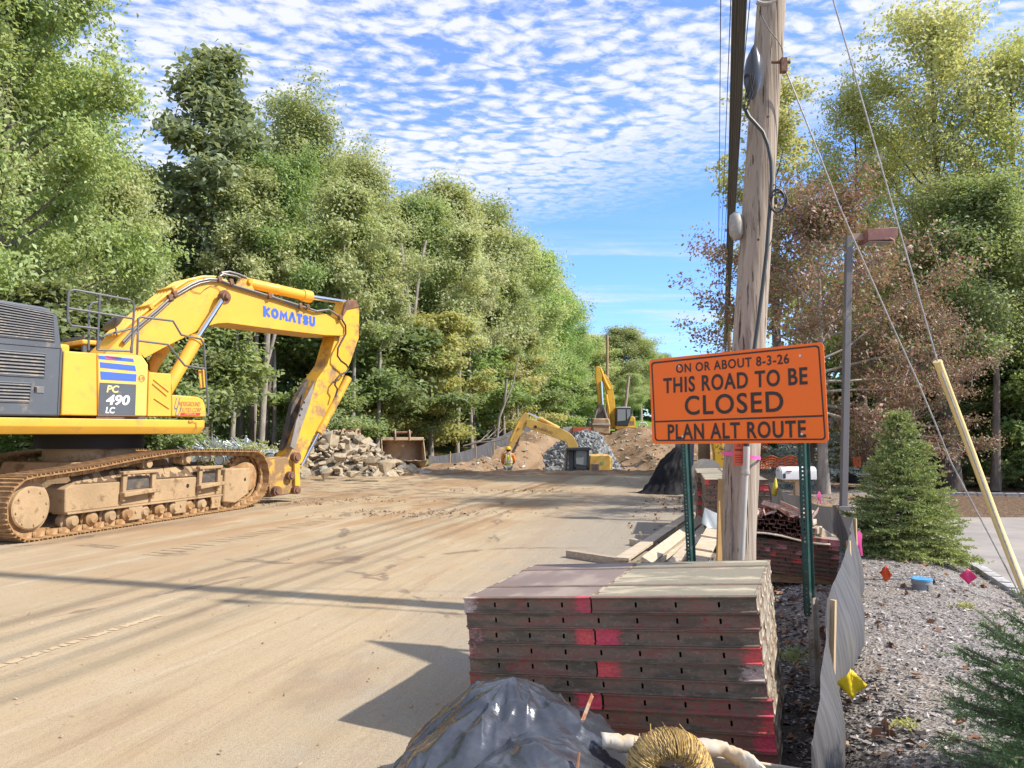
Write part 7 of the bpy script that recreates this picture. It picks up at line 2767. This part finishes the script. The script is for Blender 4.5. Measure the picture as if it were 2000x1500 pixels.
# pit excavator
Y0 = 39.0
o0 = at_y(1150, 915, Y0); o0.z = terrain(o0.x, Y0)
pe = thing('excavator', 'older faded yellow excavator sunk in the pit, only cab and boom showing', 'excavator', o0); pe['o'] = tuple(o0)
zp = o0.z
far_track(pe, o0.x - 2.0, o0.x + 2.0, zp, .85, Y0 - 1.1, Y0 - .55, M_TRACK)
far_track(pe, o0.x - 2.0, o0.x + 2.0, zp, .85, Y0 + .75, Y0 + 1.3, M_TRACK)
m = MB(); m.box((0, .1, .85), (2.0, 1.6, .7)); m.build('carbody', M_DUSTY, pe)
m = MB(); m.box((.35, .1, 1.3), (3.4, 2.5, .30)); m.build('deck', M_YELF, pe, bevel=.03)
bd = far_part(pe, 'engine_housing', [(1151, 896), (1153, 890), (1190, 888), (1193, 893), (1193, 940), (1151, 940)], Y0 - 1.1, 2.3, M_YELF, .05)
far_part(pe, 'grille', [(1155, 906), (1171, 906), (1171, 922), (1155, 922)], Y0 - 1.12, .03, M_WEARG, .004, bd)
for k in range(5):
    far_part(pe, 'grille_bar', [(1156 + 3 * k, 906.5), (1157 + 3 * k, 906.5), (1157 + 3 * k, 921.5), (1156 + 3 * k, 921.5)], Y0 - 1.14, .02, M_RUST, 0, bd)
far_part(pe, 'sticker', [(1174, 901.5), (1179.5, 901.5), (1179.5, 907.5), (1174, 907.5)], Y0 - 1.11, .01, pmat('sticker_green', (.16, .42, .22), .5), 0, bd)
far_part(pe, 'sticker', [(1174, 918), (1178, 918), (1178, 923), (1174, 923)], Y0 - 1.11, .01, M_RED, 0, bd)
far_part(pe, 'counterweight', [(1190, 890), (1196, 893), (1196, 938), (1190, 938)], Y0 - 1.0, 2.1, M_YELF, .04)
cbx = Y0 - 1.15
cab_ = far_part(pe, 'cab', [(1104, 918), (1107, 880), (1110, 880), (1109, 917), (1120, 917), (1121, 912), (1151, 914), (1151, 940), (1103, 940)], cbx, 1.05, M_CABD, .01)
far_part(pe, 'cab_roof', [(1107, 880), (1109, 875), (1152, 873), (1156, 875), (1151, 881)], cbx - .05, 1.15, M_CABD, .03, cab_)
for a, b_ in (((1121, 881), (1125, 917)), ((1146, 881), (1151, 917))):
    far_part(pe, 'cab_post', [(a[0], a[1]), (b_[0], a[1]), (b_[0], b_[1]), (a[0], b_[1])], cbx, 1.05, M_CABD, .01, cab_)
far_part(pe, 'window', [(1110, 881), (1121, 881), (1121, 916), (1110, 916)], cbx + .5, .02, M_GLASSF, 0, cab_)
far_part(pe, 'window', [(1125, 881), (1146, 881), (1146, 910), (1125, 910)], cbx + .04, .02, M_GLASSF, 0, cab_)
far_part(pe, 'door_panel', [(1125, 906), (1146, 909), (1146, 916), (1125, 916)], cbx + .01, .05, M_CABD, .005, cab_)
far_tube(pe, 'exhaust', [(1163, 893), (1163, 880)], Y0 + .3, .035, M_RUST, None, 8)
bm_ = far_part(pe, 'boom', [(1027, 832), (1029, 820), (1036, 818), (1060, 826), (1096, 837), (1112, 845), (1121, 854), (1128, 868), (1131, 905), (1113, 905), (1110, 876), (1107, 864), (1092, 858), (1040, 839)], Y0 - .05, .55, M_YELF, .015)
q_ = [at_y(1048, 838, Y0 - .06), at_y(1079, 848, Y0 - .06), at_y(1048, 833, Y0 - .06)]
lettering("UNDERGROUND", q_[0] - o0, q_[1] - o0, q_[2] - o0, M_SIGNBLK, bm_, bold=.0, shear=.2)
far_part(pe, 'emblem', [(1044, 830), (1049, 832), (1047.5, 837), (1043, 835)], Y0 - .07, .01, M_SIGNBLK, 0, bm_)
far_part(pe, 'stick', [(1022, 809), (1026, 805), (1031, 808), (1032, 815), (1028, 832), (1004, 869), (993, 886), (986, 886), (1000, 846), (1008, 828)], Y0, .42, M_YELF, .012)
far_tube(pe, 'arm_cylinder', [(1054, 817), (1092, 837)], Y0 + .2, .10, M_YELF)
far_tube(pe, 'rod', [(1031, 807), (1056, 818)], Y0 + .2, .05, M_CHROME)
far_tube(pe, 'bucket_cylinder', [(1012, 826), (1000, 852), (996, 862)], Y0 - .06, .07, M_YELF)
far_tube(pe, 'rod', [(997, 860), (984, 887)], Y0 - .06, .04, M_CHROME)
far_part(pe, 'wear_plate', [(1016, 850), (1012, 868), (1003, 886), (994, 898), (998, 884), (1008, 866)], Y0 + .15, .2, M_WEAR, .006)
far_part(pe, 'bucket', [(980, 884), (996, 885), (1000, 898), (996, 914), (985, 916), (978, 902)], Y0 - .4, 1.1, M_BUCK, .03)
far_tube(pe, 'pin', [(1028, 826), (1028.01, 826.01)], Y0, .1, M_RUST)
m = MB(); c_ = at_y(1014, 831, Y0) - o0; m.cyl(c_ + Vector((0, -.04, 0)), c_ + Vector((0, .5, 0)), .16, 16); m.build('pivot', M_YELF, pe)
# hill excavator
Y1 = 66.0
o1 = at_y(1222, 858, Y1); o1.z = terrain(o1.x, Y1)
he = thing('excavator', 'bright yellow excavator on the dirt bank with its boom raised upright', 'excavator', o1); he['o'] = tuple(o1)
zt1 = at_y(1222, 841, Y1).z
far_track(he, o1.x - 1.0, at_y(1245, 850, Y1).x, o1.z, .95, Y1 - 1.6, Y1 - 1.0, M_TRACK)
far_track(he, o1.x - 2.0, o1.x + .4, o1.z, .95, Y1 + .9, Y1 + 1.5, M_TRACK)
far_part(he, 'turntable', [(1206, 838), (1232, 838), (1232, 848), (1206, 848)], Y1 - .8, 1.6, M_DUSTY)
far_part(he, 'deck', [(1203, 831), (1241, 834), (1241, 839), (1203, 838)], Y1 - 1.3, 2.6, M_YELN, .03)
hb = far_part(he, 'engine_housing', [(1228, 814), (1237, 813), (1241, 817), (1241, 834), (1226, 834), (1226, 820)], Y1 - 1.2, 2.4, M_YELN, .05)
for k in range(3):
    far_part(he, 'vent', [(1231 + 3 * k, 822), (1232.5 + 3 * k, 822), (1232.5 + 3 * k, 830), (1231 + 3 * k, 830)], Y1 - 1.22, .02, M_SLAT, 0, hb)
hc = far_part(he, 'cab', [(1204, 798), (1205, 796), (1231, 796), (1233, 799), (1233, 812), (1227, 832), (1204, 832)], Y1 - 1.35, 1.1, M_CABD, .04)
far_part(he, 'window', [(1206, 799), (1222, 799), (1222, 821), (1206, 823)], Y1 - 1.37, .02, M_GLASSF, 0, hc)
far_part(he, 'window', [(1224, 799), (1231, 799), (1231, 811), (1225, 820)], Y1 - 1.37, .02, M_GLASSF, 0, hc)
far_part(he, 'cab_roof', [(1204, 797), (1206, 794.5), (1231, 794.5), (1233, 797)], Y1 - 1.4, 1.2, pmat('cab_roof_grey', (.42, .42, .41), .5), .02, hc)
far_part(he, 'boom', [(1175, 740), (1177, 731), (1183, 731), (1190, 742), (1197, 758), (1201, 785), (1203, 834), (1195, 834), (1191, 795), (1187, 770), (1181, 752)], Y1 - .3, .6, M_YELN, .02)
far_part(he, 'stick', [(1164, 720), (1165, 715), (1170, 715), (1172, 724), (1175, 733), (1175, 765), (1178, 792), (1169, 792), (1167, 765), (1164, 740)], Y1 - 1.2, .5, M_YELN, .02)
far_tube(he, 'arm_cylinder', [(1172, 718), (1182, 745), (1190, 760)], Y1 - .35, .12, M_YELN)
far_tube(he, 'boom_cylinder', [(1192, 838), (1189, 800), (1184, 770)], Y1 - .45, .11, M_YELN)
far_tube(he, 'bucket_cylinder', [(1174, 745), (1176, 780), (1177, 800)], Y1 - 1.3, .10, M_CHROME)
lk_ = far_part(he, 'coupler', [(1168, 790), (1179, 790), (1182, 806), (1184, 818), (1166, 818), (1164, 806)], Y1 - 1.4, .7, M_WEAR, .03)
far_tube(he, 'link', [(1166, 800), (1161, 818)], Y1 - 1.5, .08, M_WEARG); far_tube(he, 'link', [(1180, 798), (1185, 816)], Y1 - 1.5, .08, M_WEARG)
bk_ = far_part(he, 'bucket', [(1158, 817), (1190, 817), (1192, 826), (1192, 846), (1188, 849), (1160, 845), (1157, 838), (1157, 824)], Y1 - 1.8, 1.2, M_BUCK, .12)
far_part(he, 'bucket_lip', [(1157, 827), (1192, 828), (1192, 831), (1157, 830)], Y1 - 1.86, .1, M_TOOTH, .01, bk_)
far_part(he, 'step', [(1226, 850), (1242, 850), (1242, 861), (1226, 861)], Y1 - 1.7, .12, M_YELN, .03)

# ---- worker
WP = at_y(993, 872, 32.4)
WZ = WP.z - 1.76
wk = thing('person', 'person seen from behind in an orange shirt, lime safety vest and yellow hard hat', 'person', (WP.x, 32.4, WZ))


def skin(name, verts, edges, radii, mat, parent, root=0, sub=2):
    me = bpy.data.meshes.new(name); me.from_pydata([tuple(v) for v in verts], edges, []); me.update()
    o = link(name, me, mat, parent)
    md = o.modifiers.new('skin', 'SKIN'); md.use_smooth_shade = True
    for i, r_ in enumerate(radii):
        sv = me.skin_vertices[0].data[i]; sv.radius = (r_, r_) if not hasattr(r_, '__len__') else r_; sv.use_root = (i == root)
    sd = o.modifiers.new('sub', 'SUBSURF'); sd.levels = sd.render_levels = sub
    return o


M_SKIN = pmat('skin', (0.42, 0.24, 0.16), .6)
# whole body as one continuous figure (mostly clothed)
V_ = [(0, 0, .95), (0, 0, 1.12), (0, -.01, 1.32), (0, 0, 1.46), (0, .01, 1.54), (0, .015, 1.63), (0, .01, 1.70),
      (.18, 0, 1.42), (.26, .03, 1.17), (.20, .22, 1.02), (.16, .30, 1.0), (-.18, 0, 1.42), (-.26, .03, 1.17), (-.20, .22, 1.02), (-.16, .30, 1.0),
      (.10, 0, .88), (.12, .02, .50), (.13, -.02, .10), (.14, .12, .04), (-.10, 0, .88), (-.12, .02, .50), (-.13, -.02, .10), (-.14, .12, .04)]
E_ = [(0, 1), (1, 2), (2, 3), (3, 4), (4, 5), (5, 6), (3, 7), (7, 8), (8, 9), (9, 10), (3, 11), (11, 12), (12, 13), (13, 14), (0, 15), (15, 16), (16, 17), (17, 18), (0, 19), (19, 20), (20, 21), (21, 22)]
RR = [(.15, .11), (.14, .10), (.16, .11), (.13, .09), .052, (.085, .10), (.07, .08), .06, .045, .036, .035, .06, .045, .036, .035, .085, .06, .045, .045, .085, .06, .045, .045]
skin('body', V_, E_, RR, M_SKIN, wk)
for s_ in (1, -1):
    V2 = [(.16 * s_, .30, 1.0), (.15 * s_, .36, .995)]; E2 = [(0, 1)]; R2 = [.034, .03]
    for k, (dx, L) in enumerate(((-.03, .075), (-.01, .085), (.01, .08), (.03, .065))):
        a = len(V2); V2 += [((.15 + dx) * s_, .38, .995), ((.15 + dx) * s_, .38 + L * .6, .985), ((.15 + dx) * s_, .38 + L, .96)]
        E2 += [(1, a), (a, a + 1), (a + 1, a + 2)]; R2 += [.011, .010, .008]
    a = len(V2); V2 += [(.115 * s_, .35, .99), (.10 * s_, .39, .98)]; E2 += [(0, a), (a, a + 1)]; R2 += [.013, .010]
    skin('hand', V2, E2, R2, M_SKIN, wk, sub=1)
shirt_i = [0, 1, 2, 3, 7, 8, 9, 11, 12, 13]
mp_ = {v: i for i, v in enumerate(shirt_i)}
M_OSH = pmat('orange_shirt', (.75, .22, .04), .9, var=.12, vscale=9)
skin('shirt', [V_[i] for i in shirt_i], [(mp_[a], mp_[b_]) for a, b_ in E_ if a in mp_ and b_ in mp_], [(.165, .125), (.155, .115), (.178, .128), (.148, .105), .075, .062, .05, .075, .062, .05], M_OSH, wk)
tr_i = [0, 15, 16, 17, 19, 20, 21]
mp_ = {v: i for i, v in enumerate(tr_i)}
skin('trousers', [V_[i] for i in tr_i], [(mp_[a], mp_[b_]) for a, b_ in E_ if a in mp_ and b_ in mp_], [(.17, .13), .105, .08, .07, .105, .08, .07], pmat('grey_trousers', (.20, .20, .19), .9, var=.1), wk)
M_LIME = pmat('lime_vest', (.55, .68, .03), .8)
vst = skin('vest', [(0, 0, .93), (0, 0, 1.12), (0, -.01, 1.32), (0, 0, 1.44)], [(0, 1), (1, 2), (2, 3)], [(.178, .140), (.172, .132), (.186, .142), (.135, .115)], M_LIME, wk)
M_REFL = pmat('reflective_band', (.62, .50, .34), .5)
for nm_, zc, rx, ry in (('band', 1.09, .184, .143), ('band', 1.18, .186, .146)):
    m = MB(); m.sheet([[Vector((rx * math.cos(a * .2618), ry * math.sin(a * .2618), zc - .025)), Vector((rx * math.cos(a * .2618), ry * math.sin(a * .2618), zc + .025))] for a in range(25)]); m.build(nm_, M_REFL, vst, smooth=80)
for sx in (-.09, .09):
    m = MB(); m.sheet([[Vector((sx - .022, -.145, 1.10)), Vector((sx + .022, -.145, 1.10))], [Vector((sx - .022, -.155, 1.30)), Vector((sx + .022, -.155, 1.30))], [Vector((sx - .022, -.10, 1.45)), Vector((sx + .022, -.10, 1.45))]]); m.build('band', M_REFL, vst, smooth=80)
hh_ = MB(); hh_.lathe([(0, .152), (.012, .150), (.016, .125), (.06, .118), (.10, .095), (.125, .055), (.133, .0)], (0, .01, 1.635), (0, 0, 1), 22)
hh_.box((0, .13, 1.643), (.18, .10, .012))
hh_.build('hard_hat', pmat('hat_yellow', (.80, .50, .02), .35), wk, smooth=60)
hr = MB(); hr.lathe([(0, .075), (.05, .092), (.09, .09)], (0, -.005, 1.56), (0, 0, 1), 16); hr.build('hair', pmat('hair_dark', (.03, .02, .015), .7), wk, smooth=60)
for s_ in (1, -1):
    m = MB(); m.box((.135 * s_, .05, .05), (.10, .28, .10)); m.build('boot', pmat('boot_brown', (.12, .07, .04), .8), wk, bevel=.03)

# ---- tarp-covered mound on the road edge
TP = at_z(1307, 966, 0)
tarp = thing('covered_mound', 'black tarpaulin draped over an upright load at the right road edge', 'tarpaulin', TP + Vector((0, .45, 0)))
pk = at_y(1332, 872, TP.y + .45) - tarp.location
m = MB()
rows = []
for i in range(30):
    f = i / 29
    ring_ = []
    for k in range(97):
        a = 2 * math.pi * k / 96
        fold = 1 + (.10 * math.sin(a * 5 + 1.8 * math.sin(a * 2) + 1.2 * f) + .16 * (1 - abs(math.sin(a * 3.5 + 2 * f))) + .05 * math.sin(a * 17 + 5 * f)) * f ** .6
        rad = (.05 + .46 * f ** .7 + .20 * max(0, f - .86) / .14) * fold
        c_ = pk * (1 - f) ** 1.0
        x = pk.x * (1 - f) + rad * math.cos(a) * 1.02; y = pk.y * (1 - f) + rad * math.sin(a) * .8
        z = pk.z * (1 - f ** 1.6) * (1 - .02 * math.sin(a * 5)) + .01
        if f > .9: z = max(.008, z * .6)
        dn_ = NZ.ridged_multi_fractal((math.cos(a) * 1.3, math.sin(a) * 1.3, f * 1.6), 1.0, 2.0, 4, .9, 2.0) - 1.0
        sc_n = .07 * min(1, f * 2)
        ring_.append(Vector((x + math.cos(a) * dn_ * sc_n, y + math.sin(a) * dn_ * sc_n, max(.006, z + (.05 * dn_ if .1 < f < .85 else 0)))))
    rows.append(ring_)
m.sheet(rows)
M_TARP = pmat('black_tarp', (.012, .012, .014), .75, spec=.25, var=.3, vscale=4, bump=.25, bscale=9, dirt=(.05, .045, .04), dirt_amt=.06)
m.build('tarp', M_TARP, tarp, smooth=70)

# ---- mailbox
MB0 = at_y(1555, 985, 14.8); MB0.z = terrain(MB0.x, 14.8)
mbx = thing('mailbox', 'large white mailbox on a wooden post between the pole and the maple', 'mailbox', MB0)
M_MWHT = pmat('mailbox_white', (.70, .69, .66), .5, var=.05, dirt=(.45, .4, .33), dirt_amt=.15)
a, b_ = at_y(1522, 936, 14.8) - MB0, at_y(1590, 936, 14.8) - MB0
top_ = at_y(1522, 911, 14.8).z - MB0.z
m = MB()
sec = [(-.14, a.z), (.14, a.z), (.14, a.z + (top_ - a.z) * .62)] + [(.14 * math.cos(R(t)), a.z + (top_ - a.z) * (.62 + .38 * math.sin(R(t)))) for t in range(20, 161, 20)] + [(-.14, a.z + (top_ - a.z) * .62)]
m.prism([Vector((a.x, y, z)) for y, z in sec], (b_.x - a.x, 0, 0))
box_ = m.build('box', M_MWHT, mbx, bevel=.006)
m = MB(); m.prism([Vector((a.x - .004, y * .92, a.z + (z - a.z) * .94 + .004)) for y, z in sec], (-.018, 0, 0)); dr = m.build('door', M_MWHT, mbx, bevel=.004)
m = MB(); m.box((a.x - .03, 0, a.z + .17), (.02, .05, .02)); m.build('handle', M_GALV, dr)
m = MB(); m.box((a.x + .05, -.146, a.z + .07), (.05, .006, .09)); m.build('number_plate', M_CABD, box_)
m = MB(); m.box((a.x + .14, -.147, a.z + .16), (.10, .008, .022)); m.build('flag', M_RED, mbx)
m = MB(); m.box(((a.x + b_.x) / 2, 0, a.z / 2 - .03), (.11, .11, a.z + .02)); m.build('post', M_STAKE, mbx, bevel=.006)
m = MB(); m.box(((a.x + b_.x) / 2 - .02, 0, a.z - .025), (.5, .10, .045)); m.build('arm', M_STAKE, mbx, bevel=.004)
yb = thing('yellow_bag', 'yellow bag hanging on a stake left of the white mailbox', 'bag', at_y(1514, 948, 13.9))
m = MB(); m.lathe([(-.20, .02), (-.16, .05), (0, .045), (.10, .02), (.14, .004)], (0, 0, 0), (.1, 0, 1), 9); m.build('bag', pmat('bag_yellow', (.68, .52, .05), .5), yb, smooth=70)

# ---- lamp post
LPp = at_y(1644, 1008, 13.3); LPp.z = terrain(LPp.x, 13.3)
lp = thing('lamp_post', 'square grey lamp post with a box-shaped lamp head beside the maple', 'lamp post', LPp)
ltop = at_y(1658, 462, 13.3) - LPp
lb0 = at_y(1647, 990, 13.3) - LPp
M_LPOST = pmat('lamp_grey', (.15, .138, .134), .5, var=.06, dirt=(.30, .26, .22), dirt_amt=.12)
m = MB()
hw = .054
m.v = []
for P_ in (lb0 + Vector((0, 0, -.04)), ltop):
    m.v += [P_ + Vector(v) for v in ((-hw, -hw, 0), (hw, -hw, 0), (hw, hw, 0), (-hw, hw, 0))]
m.f = [(0, 1, 2, 3), (4, 5, 6, 7)] + [(i, (i + 1) % 4, 4 + (i + 1) % 4, 4 + i) for i in range(4)]
m.build('pole', M_LPOST, lp, bevel=.008)
m = MB(); m.box(lb0 + Vector((0, 0, -.02)), (.27, .27, .08)); m.build('base_cover', M_LPOST, lp, bevel=.008)
m = MB(); m.cyl((lb0.x, lb0.y, -.1), lb0 + Vector((0, 0, -.06)), .19, 24); m.build('concrete_base', M_CRUST, lp, bevel=.01)
h0 = at_y(1660, 463, 13.3) - LPp; h1 = at_y(1685, 463, 13.3) - LPp; h2 = at_y(1743, 462, 13.3) - LPp
m = MB(); m.box((h0 + h1) / 2, ((h1 - h0).length, .07, .12)); m.build('bracket', pmat('bracket_tan', (.34, .22, .16), .6), lp)
m = MB(); m.prism([Vector((h1.x, -.19, h1.z - .11)), Vector((h1.x, -.19, h1.z + .10)), Vector((h2.x, -.19, h2.z + .12)), Vector((h2.x, -.19, h2.z - .04)), Vector((h2.x - .04, -.19, h2.z - .10))], (0, .38, 0))
hd = m.build('lamp_head', pmat('lamp_rust', (.21, .085, .07), .55, var=.2, vscale=4, dirt=(.34, .16, .10), dirt_amt=.3, dscale=5), lp, bevel=.01)
m = MB(); m.box(((h1.x + h2.x) / 2 - .02, 0, h1.z - .115), ((h2.x - h1.x) * .8, .30, .012)); m.build('lens', M_GLASSF, hd)

# ---- odds and ends behind the sign
def slab(name, label, cat, pts, Y, th, mat, bevel=.01, group=None, zb=None):
    P_ = [at_y(a, b_, Y) for a, b_ in pts]
    o_ = Vector((sum(p.x for p in P_) / len(P_), Y, min(p.z for p in P_)))
    t = thing(name, label, cat, o_, 0, group)
    m = MB(); m.prism([p - o_ for p in P_], (0, th, 0)); m.build({'wooden_post': 'timber', 'steel_box': 'shell', 'road_barrier': 'block', 'loader_arm': 'beam'}.get(name, 'body'), mat, t, bevel=bevel)
    return t


slab('wooden_post', 'left of two rough wooden posts behind the sign', 'post', [(1366, 860), (1377, 860), (1379, 925), (1366, 925)], 21.5, .16, M_WOODD, group='wooden posts behind the sign')
slab('wooden_post', 'right of two rough wooden posts behind the sign', 'post', [(1379, 862), (1387, 862), (1388, 925), (1379, 925)], 21.8, .13, M_WOODD, group='wooden posts behind the sign')
slab('loader_arm', 'yellow steel loader arm standing behind the sign and pole', 'machine part', [(1391, 855), (1410, 855), (1414, 880), (1412, 925), (1398, 925), (1396, 885)], 20.5, .25, M_YELN)
slab('steel_box', 'blue grey steel box behind the black tarpaulin', 'steel box', [(1336, 866), (1356, 866), (1354, 930), (1333, 930)], 22, 1.2, pmat('bluegrey', (.16, .19, .25), .6, var=.1))
dr_ = thing('cable_drum', 'pale wooden cable drum half hidden behind the far panel stack', 'cable drum', at_y(1385, 925, 15.6))
m = MB(); c_ = Vector((0, 0, .02)); m.cyl(c_ + Vector((0, 0, 0)), c_ + Vector((0, .05, 0)), .27, 28); m.cyl(c_ + Vector((0, .35, 0)), c_ + Vector((0, .4, 0)), .27, 28); m.cyl(c_ + Vector((0, .05, 0)), c_ + Vector((0, .35, 0)), .15, 20)
m.build('drum', pmat('drum_wood', (.52, .45, .34), .8, var=.1), dr_)
# orange safety net and black pipe behind the mailbox
M_NET = pmat('orange_net', (.62, .13, .04), .7, var=.1)
nt = thing('safety_net', 'slumped orange plastic safety net behind the mailbox', 'safety net', at_y(1515, 905, 17.5))
m = MB()
for k in range(14):
    a = at_y(1478 + k * 6, 892 + 3 * math.sin(k), 17.5) - nt.location; b_ = at_y(1478 + k * 6, 914, 17.5) - nt.location
    m.tube([a, b_], .012, 4)
for k in range(5):
    m.tube([at_y(1478 + j * 6, 893 + k * 5 + 3 * math.sin(j), 17.5) - nt.location for j in range(14)], .014, 4)
m.build('mesh', M_NET, nt)
slab('road_barrier', 'orange-red barrier plate at the right edge of the maple trunk', 'barrier', [(1664, 893), (1682, 891), (1682, 912), (1668, 912)], 20, .08, M_NET, group='orange barrier pieces')
slab('road_barrier', 'red and white bag of net seen right of the pole under the sign', 'barrier', [(1480, 862), (1500, 862), (1502, 880), (1482, 880)], 24, .4, pmat('red_bag', (.65, .10, .05), .7, var=.2), group='orange barrier pieces')
bt = thing('black_pipe_stack', 'low dark plastic sheet mound behind the small spruce', 'plastic sheet', at_y(1678, 930, 17.8))
m = MB(); m.lathe([(0, .5), (.12, .46), (.26, .30), (.30, .05)], (0, 0, -.15), (0, 0, 1), 18); m.build('sheet', M_TARP, bt, smooth=70)
# barriers and gate at the far end
slab('road_barrier', 'long red-orange barrier across the far end of the road', 'barrier', [(1119, 834), (1158, 834), (1158, 850), (1119, 850)], 72, .6, pmat('barrier_red', (.50, .11, .06), .7, var=.1, vscale=1), group='barriers closing the far road')
slab('road_barrier', 'short grey barrier left of the red-orange one', 'barrier', [(1099, 834), (1118, 834), (1118, 848), (1099, 848)], 72.5, .6, pmat('barrier_grey', (.45, .46, .46), .8, var=.1, vscale=1), group='barriers closing the far road')
slab('road_barrier', 'grey netting barrier left of the orange sign', 'barrier', [(1245, 838), (1290, 838), (1290, 866), (1245, 866)], 72, .12, pmat('barrier_net', (.40, .33, .29), .8, var=.15, vscale=2), group='barriers closing the far road')
gt = thing('bike_gate', 'white arched tube gate on the grass left of the orange sign', 'gate', at_y(1256, 838, 76))
m = MB()
pts = [at_y(1248, 842, 76), at_y(1248, 830, 76), at_y(1251, 826, 76), at_y(1256, 825, 76), at_y(1261, 826, 76), at_y(1264, 830, 76), at_y(1264, 842, 76)]
m.tube([p - gt.location for p in pts], .06, 8)
for xx in (1252, 1256, 1260): m.tube([at_y(xx, 826, 76) - gt.location, at_y(xx, 842, 76) - gt.location], .03, 6)
m.tube([at_y(1248, 834, 76) - gt.location, at_y(1264, 834, 76) - gt.location], .04, 6)
m.build('tube_frame', pmat('gate_white', (.6, .6, .58), .6), gt)
rb2 = slab('steel_box', 'rusty trench plate with an orange leg behind the pit excavator boom', 'trench plate', [(1042, 846), (1076, 846), (1084, 862), (1044, 864)], 52, .5, pmat('rust_plate', (.20, .09, .055), .8, var=.2, vscale=2))
m = MB(); m.tube([at_y(1062, 848, 51.9) - rb2.location, at_y(1083, 864, 51.8) - rb2.location], .09, 6); m.build('leg', M_NET, rb2)
# far poles
for px, py, Y, r_, lean, lb in ((1186, 655, 70, .12, 0, 'thin brown utility pole behind the upright boom'), (1228, 735, 69, .13, -14, 'short leaning grey pole behind the hill excavator cab'), (1424, 569, 45, .13, 1, 'far utility pole just left of the near pole')):
    tp__ = at_y(px, py, Y); bt_ = at_y(px + lean, 845, Y); bt_.z = terrain(bt_.x, Y) - .1
    t = thing('utility_pole', lb, 'utility pole', bt_)
    m = MB(); m.tube([Vector((0, 0, 0)), tp__ - bt_], [r_ * 1.15, r_], 12); m.build('shaft', pmat('far_pole_wood', (.36, .24, .14), .9, var=.15, streak=(4, 4, .4)) if px != 1228 else M_POLE, t)
    if px == 1424:
        m = MB(); c_ = at_y(1405, 576, Y) - bt_; e_ = at_y(1426, 573, Y) - bt_; m.tube([c_, e_], .035, 6); m.build('bracket_arm', M_GALV, t)
        for k in range(3):
            m = MB(); q_ = c_ + Vector((.1 * k - .1, 0, -.1 - .25 * k)); m.lathe([(0, .03), (.05, .09), (.1, .05), (.15, .09), (.2, .03)], q_, (0, 0, 1), 10); m.build('insulator', M_CABLE, t)
# silt fence along the left bank
def pxs(px, Y): return ((px - 1000) / FPX * Y, Y)
silt('long grey silt fence running up the left bank behind the worker', [pxs(838, 34.5), pxs(880, 37.5), pxs(930, 41), pxs(965, 44.5), pxs(998, 49), pxs(1022, 54), pxs(1046, 60)],
     [.45, .7, .8, .85, .85, .85, .85], .06, [(*pxs(880, 37.45), .9, 0, 0), (*pxs(930, 40.95), .95, 0, 0), (*pxs(965, 44.4), .95, 0, 0), (*pxs(998, 48.9), .95, 0, 0), (*pxs(1022, 53.9), .95, 0, 0)], bulge=[.06] * 6, even=True)
# grass tufts on the left bank by the fence
rg = np.random.default_rng(77)
cs = []
for k in range(260):
    Y = 31 + 16 * rg.random(); x = (838 - 1000) / FPX * 34 + .27 * (Y - 34) - .4 - 2.6 * rg.random()
    cs.append((x, Y, terrain(x, Y) + .10))
me = leaves_mesh('grass_tufts', cs, [.22] * len(cs), 26, .16, rg, flat=.4, up=.1, wide=.25)
o = link('grass_tufts', me, MATS['yellow_leaves'])
tag(o, 'rough yellow-green grass on the bank behind the silt fence', 'grass', kind='stuff')
# dead branches and roots beside the fence
for k, (px, py, Y) in enumerate(((960, 862, 46), (975, 858, 47), (945, 868, 44))):
    t = thing('dead_branch', ['grey dead branch on the bank, left one of three', 'grey dead branch on the bank, middle one of three', 'grey dead branch on the bank, lowest one of three'][k], 'branch', at_y(px, py, Y))
    m = MB(); m.tube([(-1.2, 0, -.1), (-.3, .1, .12), (.7, -.1, .2), (1.6, .1, .45)], [.06, .05, .04, .02], 6); m.tube([(-.3, .1, .12), (.2, .4, .6), (.5, .5, .9)], [.04, .03, .01], 5)
    m.build('branch', M_BARK_PALE, t, smooth=60)

# stones and clods over the dug bank
def bank_area(rg):
    y = 31.5 + 27 * rg.random(); x = -3 + 15 * rg.random() + .1 * (y - 31)
    return x, y
_b = bedz
def bedz(x, y): return terrain(x, y)
chips('bank_stones', 'pale stones and clods lying over the dug earth bank', 'stones', 2600, bank_area, .085, chip_mat('bank_stone', (.24, .16, .10), (.42, .33, .23), (.50, .46, .38)), 25, tall=.8)
bedz = _b
